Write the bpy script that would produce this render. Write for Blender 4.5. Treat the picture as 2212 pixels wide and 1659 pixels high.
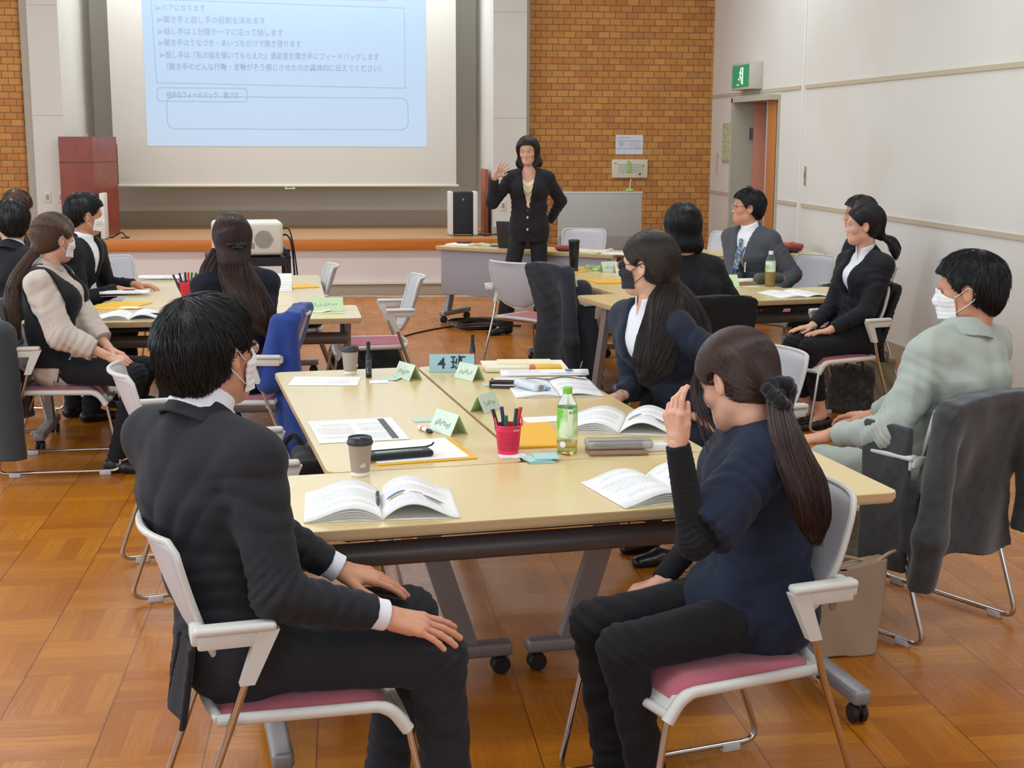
import bpy, bmesh, math, random
import numpy as np
from mathutils import Vector, Matrix, Euler

for _o in list(bpy.data.objects):
    bpy.data.objects.remove(_o)
SC = bpy.context.scene
COL = SC.collection
PI = math.pi

# ------------------------------------------------------------------ camera
# room axes: X to the right along the stage wall, Y towards the stage, Z up
CAM_Z = 1.68
cam = bpy.data.cameras.new('camera'); cam_o = bpy.data.objects.new('camera', cam); COL.objects.link(cam_o)
cam.sensor_fit = 'HORIZONTAL'; cam.sensor_width = 36.0
cam.lens = 36.0 * 2958.4 / 2212.0
cam.clip_start = 0.05; cam.clip_end = 100
_yaw, _pit, _roll = -0.125, 0.1788, 0.004
_R = Matrix.Rotation(_yaw, 4, 'Z') @ Matrix.Rotation(PI/2 - _pit, 4, 'X') @ Matrix.Rotation(_roll, 4, 'Z')
cam_o.matrix_world = Matrix.Translation((0, 0, CAM_Z)) @ _R
cam.dof.use_dof = False
SC.camera = cam_o

# ------------------------------------------------------------------ world, lights, exposure
W = bpy.data.worlds.new('world'); SC.world = W; W.use_nodes = True
W.node_tree.nodes['Background'].inputs[0].default_value = (0.75, 0.85, 1.0, 1)
W.node_tree.nodes['Background'].inputs[1].default_value = 0.25
SC.view_settings.view_transform = 'Standard'
SC.view_settings.look = 'None'
SC.view_settings.gamma = 1.0
SC.view_settings.use_curve_mapping = False
SC.view_settings.exposure = 0.0

def area(name, loc, target, sx, sy, power, color):
    l = bpy.data.lights.new(name, 'AREA'); l.shape = 'RECTANGLE'; l.size = sx; l.size_y = sy
    l.energy = power; l.color = color
    o = bpy.data.objects.new(name, l); COL.objects.link(o)
    o.location = loc
    o.rotation_euler = (Vector(target) - Vector(loc)).to_track_quat('-Z', 'Y').to_euler()
    return o
# daylight through the window band on the left and the glazing behind the camera
area('window_light_left', (-6.3, 5.5, 2.45), (4, 6.5, 0.4), 13.0, 2.2, 370, (0.80, 0.96, 1.08))
area('window_light_back', (-0.5, -3.3, 2.5), (0, 8, 0.8), 8.0, 2.2, 130, (0.80, 0.92, 1.08))
# ceiling luminaire rows
for _i, (_x, _y) in enumerate([(-3.6, 2.5), (-0.5, 2.5), (2.6, 2.5), (-3.6, 7.5), (-0.5, 7.5), (2.6, 7.5), (-3.6, 12.3), (-0.5, 12.3), (2.6, 12.3)]):
    area('ceiling_light_%d' % _i, (_x, _y, 4.22), (_x, _y, 0), 2.2, 0.5, 47, (0.86, 0.97, 1.06))
area('stage_fill', (-0.6, 15.7, 4.22), (-0.6, 16.6, 0), 4.4, 0.4, 95, (0.86, 0.97, 1.04))  # unseen lamp added above the stage to brighten the recess

# ------------------------------------------------------------------ small helpers
def srgb(r, g, b):
    def f(c):
        c /= 255.0
        return c/12.92 if c <= 0.04045 else ((c+0.055)/1.055)**2.4
    return (f(r), f(g), f(b), 1.0)

_M = {}
def mat(name, col, rough=0.5, metal=0.0, spec=0.5, bump=None, var=None, sheen=0, trans=0, ior=1.45, sss=0, alpha=1, emit=None):
    if name in _M: return _M[name]
    m = bpy.data.materials.new(name); m.use_nodes = True
    nt = m.node_tree; b = nt.nodes['Principled BSDF']
    if len(col) == 3: col = srgb(*col)
    b.inputs['Base Color'].default_value = col
    b.inputs['Roughness'].default_value = rough
    b.inputs['Metallic'].default_value = metal
    b.inputs['Specular IOR Level'].default_value = spec
    b.inputs['IOR'].default_value = ior
    if sheen: b.inputs['Sheen Weight'].default_value = sheen
    if trans: b.inputs['Transmission Weight'].default_value = trans
    if sss:
        b.inputs['Subsurface Weight'].default_value = sss
        b.inputs['Subsurface Radius'].default_value = (0.012, 0.005, 0.003)
        b.inputs['Subsurface Scale'].default_value = 1.0
    if alpha < 1: b.inputs['Alpha'].default_value = alpha
    if emit:
        b.inputs['Emission Color'].default_value = emit[0]; b.inputs['Emission Strength'].default_value = emit[1]
    tc = nt.nodes.new('ShaderNodeTexCoord')
    if bump:
        n = nt.nodes.new('ShaderNodeTexNoise'); n.inputs['Scale'].default_value = bump[0]; n.inputs['Detail'].default_value = 3
        nt.links.new(tc.outputs['Object'], n.inputs['Vector'])
        bp = nt.nodes.new('ShaderNodeBump'); bp.inputs['Strength'].default_value = bump[1]; bp.inputs['Distance'].default_value = bump[2] if len(bump) > 2 else 0.002
        nt.links.new(n.outputs['Fac'], bp.inputs['Height']); nt.links.new(bp.outputs['Normal'], b.inputs['Normal'])
    if var:   # (scale, second colour, low, high)
        n = nt.nodes.new('ShaderNodeTexNoise'); n.inputs['Scale'].default_value = var[0]; n.inputs['Detail'].default_value = 4
        nt.links.new(tc.outputs['Object'], n.inputs['Vector'])
        mp = nt.nodes.new('ShaderNodeMapRange'); mp.inputs[1].default_value = var[2]; mp.inputs[2].default_value = var[3]
        nt.links.new(n.outputs['Fac'], mp.inputs[0])
        mx = nt.nodes.new('ShaderNodeMix'); mx.data_type = 'RGBA'
        mx.inputs[6].default_value = col; mx.inputs[7].default_value = srgb(*var[1])
        nt.links.new(mp.outputs[0], mx.inputs[0]); nt.links.new(mx.outputs[2], b.inputs['Base Color'])
    _M[name] = m
    return m

class NB:
    """tiny node expression helper"""
    def __init__(s, name):
        s.m = bpy.data.materials.new(name); s.m.use_nodes = True; s.nt = s.m.node_tree; s.b = s.nt.nodes['Principled BSDF']
        s.tc = s.nt.nodes.new('ShaderNodeTexCoord')
    def n(s, t): return s.nt.nodes.new(t)
    def put(s, sock, v):
        if hasattr(v, 'is_output'): s.nt.links.new(v, sock)
        else: sock.default_value = v
    def math(s, op, a, b=0.0, c=None, clamp=False):
        n = s.n('ShaderNodeMath'); n.operation = op; n.use_clamp = clamp
        s.put(n.inputs[0], a); s.put(n.inputs[1], b)
        if c is not None: s.put(n.inputs[2], c)
        return n.outputs[0]
    def mix(s, f, a, b):
        n = s.n('ShaderNodeMix'); n.data_type = 'RGBA'; s.put(n.inputs[0], f); s.put(n.inputs[6], a); s.put(n.inputs[7], b); return n.outputs[2]
    def mixf(s, f, a, b):
        n = s.n('ShaderNodeMix'); n.data_type = 'FLOAT'; s.put(n.inputs[0], f); s.put(n.inputs[2], a); s.put(n.inputs[3], b); return n.outputs[0]
    def xyz(s, kind='Object'):
        n = s.n('ShaderNodeSeparateXYZ'); s.nt.links.new(s.tc.outputs[kind], n.inputs[0]); return n.outputs
    def vec(s, x, y, z=0.0):
        n = s.n('ShaderNodeCombineXYZ'); s.put(n.inputs[0], x); s.put(n.inputs[1], y); s.put(n.inputs[2], z); return n.outputs[0]
    def noise(s, v, scale, detail=3, rough=0.5):
        n = s.n('ShaderNodeTexNoise'); s.put(n.inputs['Vector'], v); n.inputs['Scale'].default_value = scale; n.inputs['Detail'].default_value = detail; n.inputs['Roughness'].default_value = rough; return n.outputs['Fac']
    def white(s, v):
        n = s.n('ShaderNodeTexWhiteNoise'); n.noise_dimensions = '3D'; s.put(n.inputs['Vector'], v); return n.outputs['Value']
    def bump(s, h, strength, dist):
        n = s.n('ShaderNodeBump'); s.put(n.inputs['Height'], h); n.inputs['Strength'].default_value = strength; n.inputs['Distance'].default_value = dist
        s.nt.links.new(n.outputs[0], s.b.inputs['Normal'])

def link(name, me, parent=None, mats=(), loc=None, rz=None, smooth=True):
    o = bpy.data.objects.new(name, me); COL.objects.link(o)
    for m in mats: me.materials.append(m)
    if parent is not None: o.parent = parent
    if loc is not None: o.location = loc
    if rz is not None: o.rotation_euler = (0, 0, rz)
    if smooth and me.polygons: me.polygons.foreach_set('use_smooth', [True]*len(me.polygons))
    return o

def tag(o, label=None, cat=None, group=None, kind=None):
    if label: o['label'] = label
    if cat: o['category'] = cat
    if group: o['group'] = group
    if kind: o['kind'] = kind
    return o

def empty(name, loc=(0, 0, 0), rz=0.0):
    o = bpy.data.objects.new(name, None); COL.objects.link(o); o.location = loc; o.rotation_euler = (0, 0, rz); o.empty_display_size = 0.1
    return o

def copy_tree(o, parent=None):
    c = o.copy(); COL.objects.link(c); c.parent = parent
    for ch in [x for x in o.children]: copy_tree(ch, c)
    return c

class MB:
    """collects shapes into one mesh"""
    def __init__(s): s.bm = bmesh.new()
    def _xf(s, vs, M):
        if M is not None: bmesh.ops.transform(s.bm, matrix=M, verts=vs)
    def box(s, c, size, bevel=0.0, seg=2, M=None, rz=0.0, rot=None):
        r = bmesh.ops.create_cube(s.bm, size=1.0); vs = r['verts']
        bmesh.ops.scale(s.bm, vec=size, verts=vs)
        if bevel > 0:
            es = list({e for v in vs for e in v.link_edges})
            q = bmesh.ops.bevel(s.bm, geom=vs+es, offset=min(bevel, min(size)*0.49), segments=seg, profile=0.5, affect='EDGES', clamp_overlap=True)
            vs = list({v for f in q['faces'] for v in f.verts} | {v for v in q['verts']})
            st = list(vs); seen = set(vs)
            while st:
                v = st.pop()
                for e in v.link_edges:
                    w = e.other_vert(v)
                    if w not in seen: seen.add(w); st.append(w)
            vs = list(seen)
        T = Matrix.Translation(c)
        if rot is not None: T = T @ Euler(rot).to_matrix().to_4x4()
        elif rz: T = T @ Matrix.Rotation(rz, 4, 'Z')
        if M is not None: T = M @ T
        s._xf(vs, T); return s
    def tube(s, pts, r, seg=8, cap=True, closed=False, M=None):
        P = [Vector(p) for p in pts]; n = len(P); rings = []
        rr = r if hasattr(r, '__len__') else [r]*n
        up = None
        for i in range(n):
            a = P[(i-1) % n] if (closed or i > 0) else P[i]; b = P[(i+1) % n] if (closed or i < n-1) else P[i]
            t = (b-a).normalized()
            if up is None:
                up = Vector((0, 0, 1)) if abs(t.z) < 0.9 else Vector((1, 0, 0))
            u = (up - t*up.dot(t)).normalized(); w = t.cross(u); up = u
            ring = [s.bm.verts.new(P[i] + rr[i]*(math.cos(2*PI*k/seg)*u + math.sin(2*PI*k/seg)*w)) for k in range(seg)]
            rings.append(ring)
        m = n if closed else n-1
        for i in range(m):
            A, B = rings[i], rings[(i+1) % n]
            for k in range(seg): s.bm.faces.new((A[k], A[(k+1) % seg], B[(k+1) % seg], B[k]))
        if cap and not closed:
            s.bm.faces.new(rings[0][::-1]); s.bm.faces.new(rings[-1])
        s._xf([v for g in rings for v in g], M); return s
    def lathe(s, prof, seg=24, c=(0, 0, 0), M=None, cap0=True, cap1=True):
        rings = []
        for r, z in prof:
            rings.append([s.bm.verts.new((c[0]+r*math.cos(2*PI*k/seg), c[1]+r*math.sin(2*PI*k/seg), c[2]+z)) for k in range(seg)])
        for A, B in zip(rings, rings[1:]):
            for k in range(seg): s.bm.faces.new((A[k], A[(k+1) % seg], B[(k+1) % seg], B[k]))
        if cap0: s.bm.faces.new(rings[0][::-1])
        if cap1: s.bm.faces.new(rings[-1])
        s._xf([v for g in rings for v in g], M); return s
    def prism(s, poly, z0, z1, M=None):
        a = [s.bm.verts.new((x, y, z0)) for x, y in poly]; b = [s.bm.verts.new((x, y, z1)) for x, y in poly]
        n = len(poly)
        s.bm.faces.new(a[::-1]); s.bm.faces.new(b)
        for k in range(n): s.bm.faces.new((a[k], a[(k+1) % n], b[(k+1) % n], b[k]))
        s._xf(a+b, M); return s
    def grid(s, F, thick=None, M=None):
        """F[i][j] = point; closed slab when thick (offset vector list) given"""
        vs = [[s.bm.verts.new(p) for p in row] for row in F]
        al = [v for r in vs for v in r]
        for i in range(len(vs)-1):
            for j in range(len(vs[0])-1): s.bm.faces.new((vs[i][j], vs[i+1][j], vs[i+1][j+1], vs[i][j+1]))
        if thick is not None:
            w = [[s.bm.verts.new(Vector(p)+Vector(thick)) for p in row] for row in F]
            al += [v for r in w for v in r]
            n, m = len(vs), len(vs[0])
            for i in range(n-1):
                for j in range(m-1): s.bm.faces.new((w[i][j], w[i][j+1], w[i+1][j+1], w[i+1][j]))
            for i in range(n-1):
                s.bm.faces.new((vs[i][0], w[i][0], w[i+1][0], vs[i+1][0])); s.bm.faces.new((vs[i][m-1], vs[i+1][m-1], w[i+1][m-1], w[i][m-1]))
            for j in range(m-1):
                s.bm.faces.new((vs[0][j], vs[0][j+1], w[0][j+1], w[0][j])); s.bm.faces.new((vs[n-1][j], w[n-1][j], w[n-1][j+1], vs[n-1][j+1]))
        s._xf(al, M); return s
    def raw(s, V, F):
        vs = [s.bm.verts.new(v) for v in V]
        for f in F: s.bm.faces.new([vs[i] for i in f])
        return s
    def build(s, name, m, parent=None, loc=None, rz=None, smooth=None, angle=40):
        me = bpy.data.meshes.new(name); bmesh.ops.recalc_face_normals(s.bm, faces=s.bm.faces); s.bm.to_mesh(me); s.bm.free()
        o = link(name, me, parent, [m] if not isinstance(m, (list, tuple)) else m, loc, rz, smooth=True)
        if smooth is not True:
            me.set_sharp_from_angle(angle=math.radians(angle))
        return o

def rpoly(w, d, r, n=5):
    """rounded rectangle outline centred on the origin"""
    out = []
    for cx, cy, a0 in ((w/2-r, d/2-r, 0), (-w/2+r, d/2-r, 90), (-w/2+r, -d/2+r, 180), (w/2-r, -d/2+r, 270)):
        for k in range(n+1):
            a = math.radians(a0+90*k/n); out.append((cx+r*math.cos(a), cy+r*math.sin(a)))
    return out

def smooth_path(pts, n=6):
    """Catmull-Rom through pts"""
    P = [np.array(p, float) for p in pts]; P = [2*P[0]-P[1]] + P + [2*P[-1]-P[-2]]
    out = []
    for i in range(1, len(P)-2):
        for k in range(n):
            t = k/n
            out.append(0.5*((2*P[i]) + (-P[i-1]+P[i+1])*t + (2*P[i-1]-5*P[i]+4*P[i+1]-P[i+2])*t*t + (-P[i-1]+3*P[i]-3*P[i+1]+P[i+2])*t**3))
    out.append(P[-2]); return out

def round_path(pts, r, n=5):
    """polyline with filleted corners"""
    P = [np.array(p, float) for p in pts]; out = [P[0]]
    for i in range(1, len(P)-1):
        a = P[i-1]-P[i]; b = P[i+1]-P[i]; la, lb = np.linalg.norm(a), np.linalg.norm(b)
        q = min(r, la*0.49, lb*0.49); A = P[i]+a/la*q; B = P[i]+b/lb*q
        for k in range(n+1):
            t = k/n; out.append((1-t)**2*A + 2*t*(1-t)*P[i] + t*t*B)
    out.append(P[-1]); return out

def text_mesh(name, s, size, m, parent=None, M=None, extrude=0.0004, align='LEFT', bold=0.0, width=None):
    cu = bpy.data.curves.new(name, 'FONT'); cu.body = s; cu.size = size; cu.align_x = align; cu.extrude = extrude; cu.offset = bold; cu.resolution_u = 2
    to = bpy.data.objects.new(name+'_tmp', cu); COL.objects.link(to)
    dg = bpy.context.evaluated_depsgraph_get(); dg.update()
    me = bpy.data.meshes.new_from_object(to.evaluated_get(dg))
    bpy.data.objects.remove(to); bpy.data.curves.remove(cu)
    me.name = name
    if width and me.vertices:
        xs = [v.co.x for v in me.vertices]; w = max(xs)-min(xs); me.transform(Matrix.Diagonal((width/w, 1, 1, 1)))
    if M is not None: me.transform(M)
    me.materials.clear()
    return link(name, me, parent, [m], smooth=False)
# ------------------------------------------------------------------ implicit surfaces for bodies, clothes and hair
F32 = np.float32
def A3(v): return np.array(v, dtype=F32)
def nrm(v):
    v = np.array(v, float); return v/max(1e-9, np.linalg.norm(v))

def seg(a, b, r1, r2=None, ax=None, sc=1.0, cut=None):
    """tapered capsule; ax/sc widen it along an axis; cut='b' flat end at b"""
    if r2 is None: r2 = r1
    a = A3(a); b = A3(b)
    M = None
    if ax is not None:
        x = nrm(ax); M = (np.eye(3) + (1.0/sc-1.0)*np.outer(x, x)).astype(F32)
    def f(P):
        p, q, w = P, a, b
        if M is not None: p, q, w = P@M, a@M, b@M
        ab = w-q; L2 = float(ab@ab)+1e-12
        pa = p-q
        t = np.clip(pa@ab/L2, 0, 1)
        d = np.linalg.norm(pa-t[:, None]*ab, axis=1) - (r1+(r2-r1)*t)
        if cut:
            n = (b-a)/np.linalg.norm(b-a)
            if 'b' in cut: d = np.maximum(d, (P-b)@n)
            if 'a' in cut: d = np.maximum(d, -((P-a)@n))
        return d
    f.pts = [(a, max(r1, r2)*max(1, sc)), (b, max(r1, r2)*max(1, sc))]
    return f
def blob(c, r, R=None):
    c = A3(c); r = A3(r)
    Rm = None if R is None else np.array(R, dtype=F32)
    def f(P):
        p = P-c
        if Rm is not None: p = p@Rm
        k0 = np.linalg.norm(p/r, axis=1); k1 = np.linalg.norm(p/(r*r), axis=1)+1e-9
        return k0*(k0-1)/k1
    f.pts = [(c, float(max(r)))]
    return f
def smin(a, b, k):
    if k <= 0: return np.minimum(a, b)
    h = np.maximum(k-np.abs(a-b), 0)/k
    return np.minimum(a, b)-h*h*k*0.25
def smax(a, b, k): return -smin(-a, -b, k)
def union(fs, k):
    def f(P):
        d = fs[0](P)
        for g in fs[1:]: d = smin(d, g(P), k)
        return d
    f.pts = [p for g in fs for p in g.pts]
    return f
def inter(f0, g, k=0.0):
    def f(P): return smax(f0(P), g(P), k)
    f.pts = f0.pts; return f
def minus(f0, g, k=0.0):
    def f(P): return smax(f0(P), -g(P), k)
    f.pts = f0.pts; return f
def half(p, n):
    p = A3(p); n = A3(nrm(n))
    return lambda P: (P-p)@n
def folds(f0, L):
    """L: (centre, radius, direction, wavelength, amplitude, phase)"""
    L = [(A3(c), r, A3(nrm(d)), 2*PI/w, a, ph) for c, r, d, w, a, ph in L]
    def f(P):
        d = f0(P)
        for c, r, n, k, a, ph in L:
            q = P-c; g = np.exp(-np.sum(q*q, axis=1)/(r*r))
            s = q@n
            o = np.roll(q, 1, axis=1)@A3((0.7, -0.4, 0.6))
            w = np.sin(k*s + ph + 1.6*np.sin(o*k*0.33+ph*2))
            d = d - a*g*(np.abs(w)-0.45)*1.9
        return d
    f.pts = f0.pts; return f
def wrinkle(f0, amp, wl, seed=0.0):
    k = 2*PI/wl
    def f(P):
        x, y, z = P[:, 0], P[:, 1], P[:, 2]
        w = np.sin(k*(0.8*x+0.5*z)+2.2*np.sin(k*0.37*y+seed)+seed)*np.sin(k*(0.7*y-0.6*z)*0.8+1.7*np.sin(k*0.41*x+seed*3))
        return f0(P)-amp*w
    f.pts = f0.pts; return f

def sdf_mesh(f, h, lo=None, hi=None, pad=0.02):
    if lo is None:
        lo = np.min([np.array(p)-r for p, r in f.pts], axis=0)-pad; hi = np.max([np.array(p)+r for p, r in f.pts], axis=0)+pad
    lo = np.array(lo, float); hi = np.array(hi, float)
    B = 8
    nb = np.ceil((hi-lo)/(h*B)).astype(int); n = nb*B
    ci = [lo[i]+(np.arange(nb[i])*B+(B-1)/2)*h for i in range(3)]
    C = np.stack(np.meshgrid(*ci, indexing='ij'), -1).reshape(-1, 3).astype(F32)
    d = f(C)
    V = np.repeat(np.repeat(np.repeat(np.where(d > 0, 1.0, -1.0).reshape(nb), B, 0), B, 1), B, 2).astype(F32)
    keep = np.where(np.abs(d) < B*h*0.9*1.7+0.01)[0]
    off = np.stack(np.meshgrid(*[np.arange(B)]*3, indexing='ij'), -1).reshape(-1, 3)
    kb = np.stack(np.unravel_index(keep, nb), -1)*B
    for s in range(0, len(kb), 600):
        idx = (kb[s:s+600, None, :]+off[None]).reshape(-1, 3)
        v = f((lo+idx*h).astype(F32))
        V[idx[:, 0], idx[:, 1], idx[:, 2]] = v
    V[0], V[-1], V[:, 0], V[:, -1], V[:, :, 0], V[:, :, -1] = 1, 1, 1, 1, 1, 1
    S = V < 0
    n = V.shape
    c = np.zeros([x-1 for x in n], np.uint8)
    for dx in (0, 1):
        for dy in (0, 1):
            for dz in (0, 1): c += S[dx:n[0]-1+dx, dy:n[1]-1+dy, dz:n[2]-1+dz]
    act = np.argwhere((c > 0) & (c < 8))
    if not len(act): return np.zeros((0, 3)), np.zeros((0, 4), int)
    idm = -np.ones(c.shape, np.int32); idm[tuple(act.T)] = np.arange(len(act))
    acc = np.zeros((len(act), 3)); cnt = np.zeros(len(act))
    cor = [(0, 0, 0), (1, 0, 0), (0, 1, 0), (1, 1, 0), (0, 0, 1), (1, 0, 1), (0, 1, 1), (1, 1, 1)]
    vals = [V[act[:, 0]+a, act[:, 1]+b, act[:, 2]+g] for a, b, g in cor]
    for i in range(8):
        for j in range(i+1, 8):
            if sum(abs(cor[i][k]-cor[j][k]) for k in range(3)) != 1: continue
            m = (vals[i] < 0) != (vals[j] < 0)
            if not m.any(): continue
            t = (vals[i][m]/(vals[i][m]-vals[j][m]))[:, None]
            acc[m] += np.array(cor[i])*(1-t)+np.array(cor[j])*t; cnt[m] += 1
    verts = lo+(act+acc/cnt[:, None])*h
    quads = []
    for ax in range(3):
        u, w = (ax+1) % 3, (ax+2) % 3
        sl0 = [slice(None)]*3; sl1 = [slice(None)]*3; sl0[ax] = slice(0, -1); sl1[ax] = slice(1, None)
        e = np.argwhere(S[tuple(sl0)] != S[tuple(sl1)])
        e = e[(e[:, u] > 0) & (e[:, w] > 0) & (e[:, u] < n[u]-1) & (e[:, w] < n[w]-1)]
        fl = S[tuple(e.T)]
        q = []
        for du, dw in ((-1, -1), (0, -1), (0, 0), (-1, 0)):
            k = e.copy(); k[:, u] += du; k[:, w] += dw; q.append(idm[tuple(k.T)])
        q = np.stack(q, -1); q[~fl] = q[~fl][:, ::-1]
        quads.append(q)
    q = np.concatenate(quads); q = q[(q >= 0).all(1)]
    return verts, q

def mesh_from(name, parts):
    """parts: list of (V, faces array)"""
    off = 0; VV = []; loops = []; ls = []; lt = []; pos = 0
    for V, Fq in parts:
        if not len(V): continue
        VV.append(V); loops.append((Fq+off).reshape(-1)); k = Fq.shape[1]
        ls.append(pos+np.arange(len(Fq))*k); lt.append(np.full(len(Fq), k)); pos += len(Fq)*k; off += len(V)
    VV = np.concatenate(VV); loops = np.concatenate(loops); ls = np.concatenate(ls); lt = np.concatenate(lt)
    me = bpy.data.meshes.new(name)
    me.vertices.add(len(VV)); me.vertices.foreach_set('co', VV.astype(F32).ravel())
    me.loops.add(len(loops)); me.loops.foreach_set('vertex_index', loops.astype(np.int32))
    me.polygons.add(len(ls)); me.polygons.foreach_set('loop_start', ls.astype(np.int32)); me.polygons.foreach_set('loop_total', lt.astype(np.int32))
    me.update(calc_edges=True); me.validate()
    return me
def sdf_obj(name, f, h, m, parent=None, M=None, **k):
    V, Q = sdf_mesh(f, h, **k)
    if M is not None: V = V@M[:3, :3].T+M[:3, 3]
    return link(name, mesh_from(name, [(V, Q)]), parent, [m])

def grad(f, P, e=0.002):
    g = np.zeros_like(P)
    for i in range(3):
        d = np.zeros(3, F32); d[i] = e
        g[:, i] = f(P+d)-f(P-d)
    return g/(np.linalg.norm(g, axis=1, keepdims=True)+1e-9)
def to_surface(f, P, off=0.0, it=3):
    for _ in range(it): P = P-((f(P)-off)[:, None]*grad(f, P)).astype(F32)
    return P
def strand_mesh(paths, r0, r1, normals=None):
    """paths (N,S,3) -> thin three-sided tapering tubes"""
    N, S, _ = paths.shape
    T = np.gradient(paths, axis=1); T /= np.linalg.norm(T, axis=2, keepdims=True)+1e-9
    ref = np.broadcast_to(np.array([0.31, 0.17, 0.93]), T.shape)
    a = np.cross(T, ref); a /= np.linalg.norm(a, axis=2, keepdims=True)+1e-9
    b = np.cross(T, a)
    rr = (r0+(r1-r0)*np.linspace(0, 1, S)**2)[None, :, None]
    ring = np.stack([paths+rr*(math.cos(q)*a+math.sin(q)*b) for q in (0, 2*PI/3, 4*PI/3)], 2)  # N,S,3,3
    V = ring.reshape(-1, 3)
    i = np.arange(N)[:, None, None]*S*3; s = np.arange(S-1)[None, :, None]*3; k = np.arange(3)[None, None, :]
    v0 = i+s+k; v1 = i+s+(k+1) % 3
    Q = np.stack([v0, v1, v1+3, v0+3], -1).reshape(-1, 4)
    return V, Q
# ------------------------------------------------------------------ people
def cloth(name, col, rough=0.85, weave=900, bstr=0.25, sheen=0.25, var=None):
    return mat(name, col, rough=rough, spec=0.25, bump=(weave, bstr, 0.0006), sheen=sheen, var=var)
SKIN = mat('skin', (206, 150, 120), rough=0.55, spec=0.35, sss=0.15, bump=(220, 0.12, 0.0006), var=(9, (194, 132, 104), 0.45, 0.75))
SKIN2 = mat('skin_light', (220, 170, 144), rough=0.55, spec=0.35, sss=0.15, bump=(220, 0.12, 0.0006), var=(9, (208, 148, 122), 0.45, 0.75))
LIP = mat('lip', (188, 104, 96), rough=0.45)
DARK = mat('dark_iris', (28, 20, 18), rough=0.2)
EYEW = mat('eye_white', (176, 162, 152), rough=0.5)
MASKW = cloth('mask_white', (238, 236, 236), weave=600, bstr=0.1, sheen=0)
MASKB = cloth('mask_black', (52, 50, 56), weave=600, bstr=0.1, sheen=0)

def hair_mat(name, dark, light, rough=0.38):
    k = NB(name); g = k.n('ShaderNodeNewGeometry'); p = k.xyz('Object')
    nz = k.noise(k.vec(k.math('MULTIPLY', p[0], 90), k.math('MULTIPLY', p[1], 90), k.math('MULTIPLY', p[2], 14)), 1.0, 3)
    f = k.math('ADD', k.math('MULTIPLY', g.outputs['Random Per Island'], 0.55), k.math('MULTIPLY', nz, 0.45))
    k.put(k.b.inputs['Base Color'], k.mix(f, srgb(*dark), srgb(*light)))
    k.b.inputs['Roughness'].default_value = rough; k.b.inputs['Specular IOR Level'].default_value = 0.4
    k.bump(nz, 0.5, 0.002)
    return k.m

def ring(c, ax, R, hh, t, slope=0.0, oax=None, osc=1.0):
    c = A3(c); n = A3(nrm(ax))
    Mx = np.eye(3, dtype=F32)
    if oax is not None:
        x = nrm(oax); Mx = (np.eye(3)+(1.0/osc-1)*np.outer(x, x)).astype(F32)
    def f(P):
        q = (P-c); z = q@n; q = (q-z[:, None]*n)@Mx
        return np.maximum(np.abs(np.linalg.norm(q, axis=1)-(R+slope*z))-t, np.abs(z)-hh)
    f.pts = [(c, R*max(1, osc)+hh+abs(slope)*hh+t)]
    return f

def head_sdf(fem=False):
    j = 0.92 if fem else 1.0
    fs = [blob((-0.012, 0, 0.035), (0.097, 0.076, 0.088)),
          blob((0.022, 0, -0.028), (0.066, 0.060*j, 0.082)),
          blob((0.052, 0, -0.082), (0.032, 0.030*j, 0.028)),
          seg((0.0, 0.045*j, -0.06), (0.055, 0.015, -0.088), 0.018, 0.02), seg((0.0, -0.045*j, -0.06), (0.055, -0.015, -0.088), 0.018, 0.02)]
    d = union(fs, 0.03)
    d = union([d, seg((0.070, 0.034, 0.022), (0.078, 0, 0.020), 0.009, 0.011), seg((0.070, -0.034, 0.022), (0.078, 0, 0.020), 0.009, 0.011),
               blob((0.052, 0.038, -0.022), (0.026, 0.024, 0.022)), blob((0.052, -0.038, -0.022), (0.026, 0.024, 0.022))], 0.02)
    for y in (0.031, -0.031):
        d = minus(d, blob((0.092, y, 0.004), (0.014, 0.017, 0.010)), 0.012)
    d = union([d, seg((0.080, 0, 0.008), (0.098, 0, -0.030), 0.007, 0.0105), blob((0.090, 0.011, -0.034), (0.010, 0.008, 0.007)), blob((0.090, -0.011, -0.034), (0.010, 0.008, 0.007))], 0.008)
    d = union([d, seg((0.081, -0.017, -0.056), (0.088, 0, -0.0545), 0.0055, 0.007), seg((0.081, 0.017, -0.056), (0.088, 0, -0.0545), 0.0055, 0.007),
               seg((0.078, -0.013, -0.066), (0.085, 0, -0.067), 0.006, 0.0075), seg((0.078, 0.013, -0.066), (0.085, 0, -0.067), 0.006, 0.0075)], 0.006)
    for s in (1, -1):
        a = 0.35*s
        R = [[math.cos(a), math.sin(a), 0], [-math.sin(a), math.cos(a), 0], [0, 0, 1]]
        ear = minus(blob((-0.008, 0.079*s, -0.002), (0.019, 0.009, 0.033), R), blob((-0.002, 0.088*s, 0.002), (0.010, 0.007, 0.018), R), 0.006)
        d = union([d, ear], 0.006)
    return d
_HEAD = {}
def head_mesh(fem, h):
    k = (fem, h)
    if k not in _HEAD:
        f = union([head_sdf(fem), seg((-0.022, 0, -0.05), (-0.028, 0, -0.095), 0.048 if fem else 0.053)], 0.03)
        _HEAD[k] = sdf_mesh(f, h, lo=(-0.13, -0.11, -0.16), hi=(0.13, 0.11, 0.14))
    return _HEAD[k]

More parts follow.
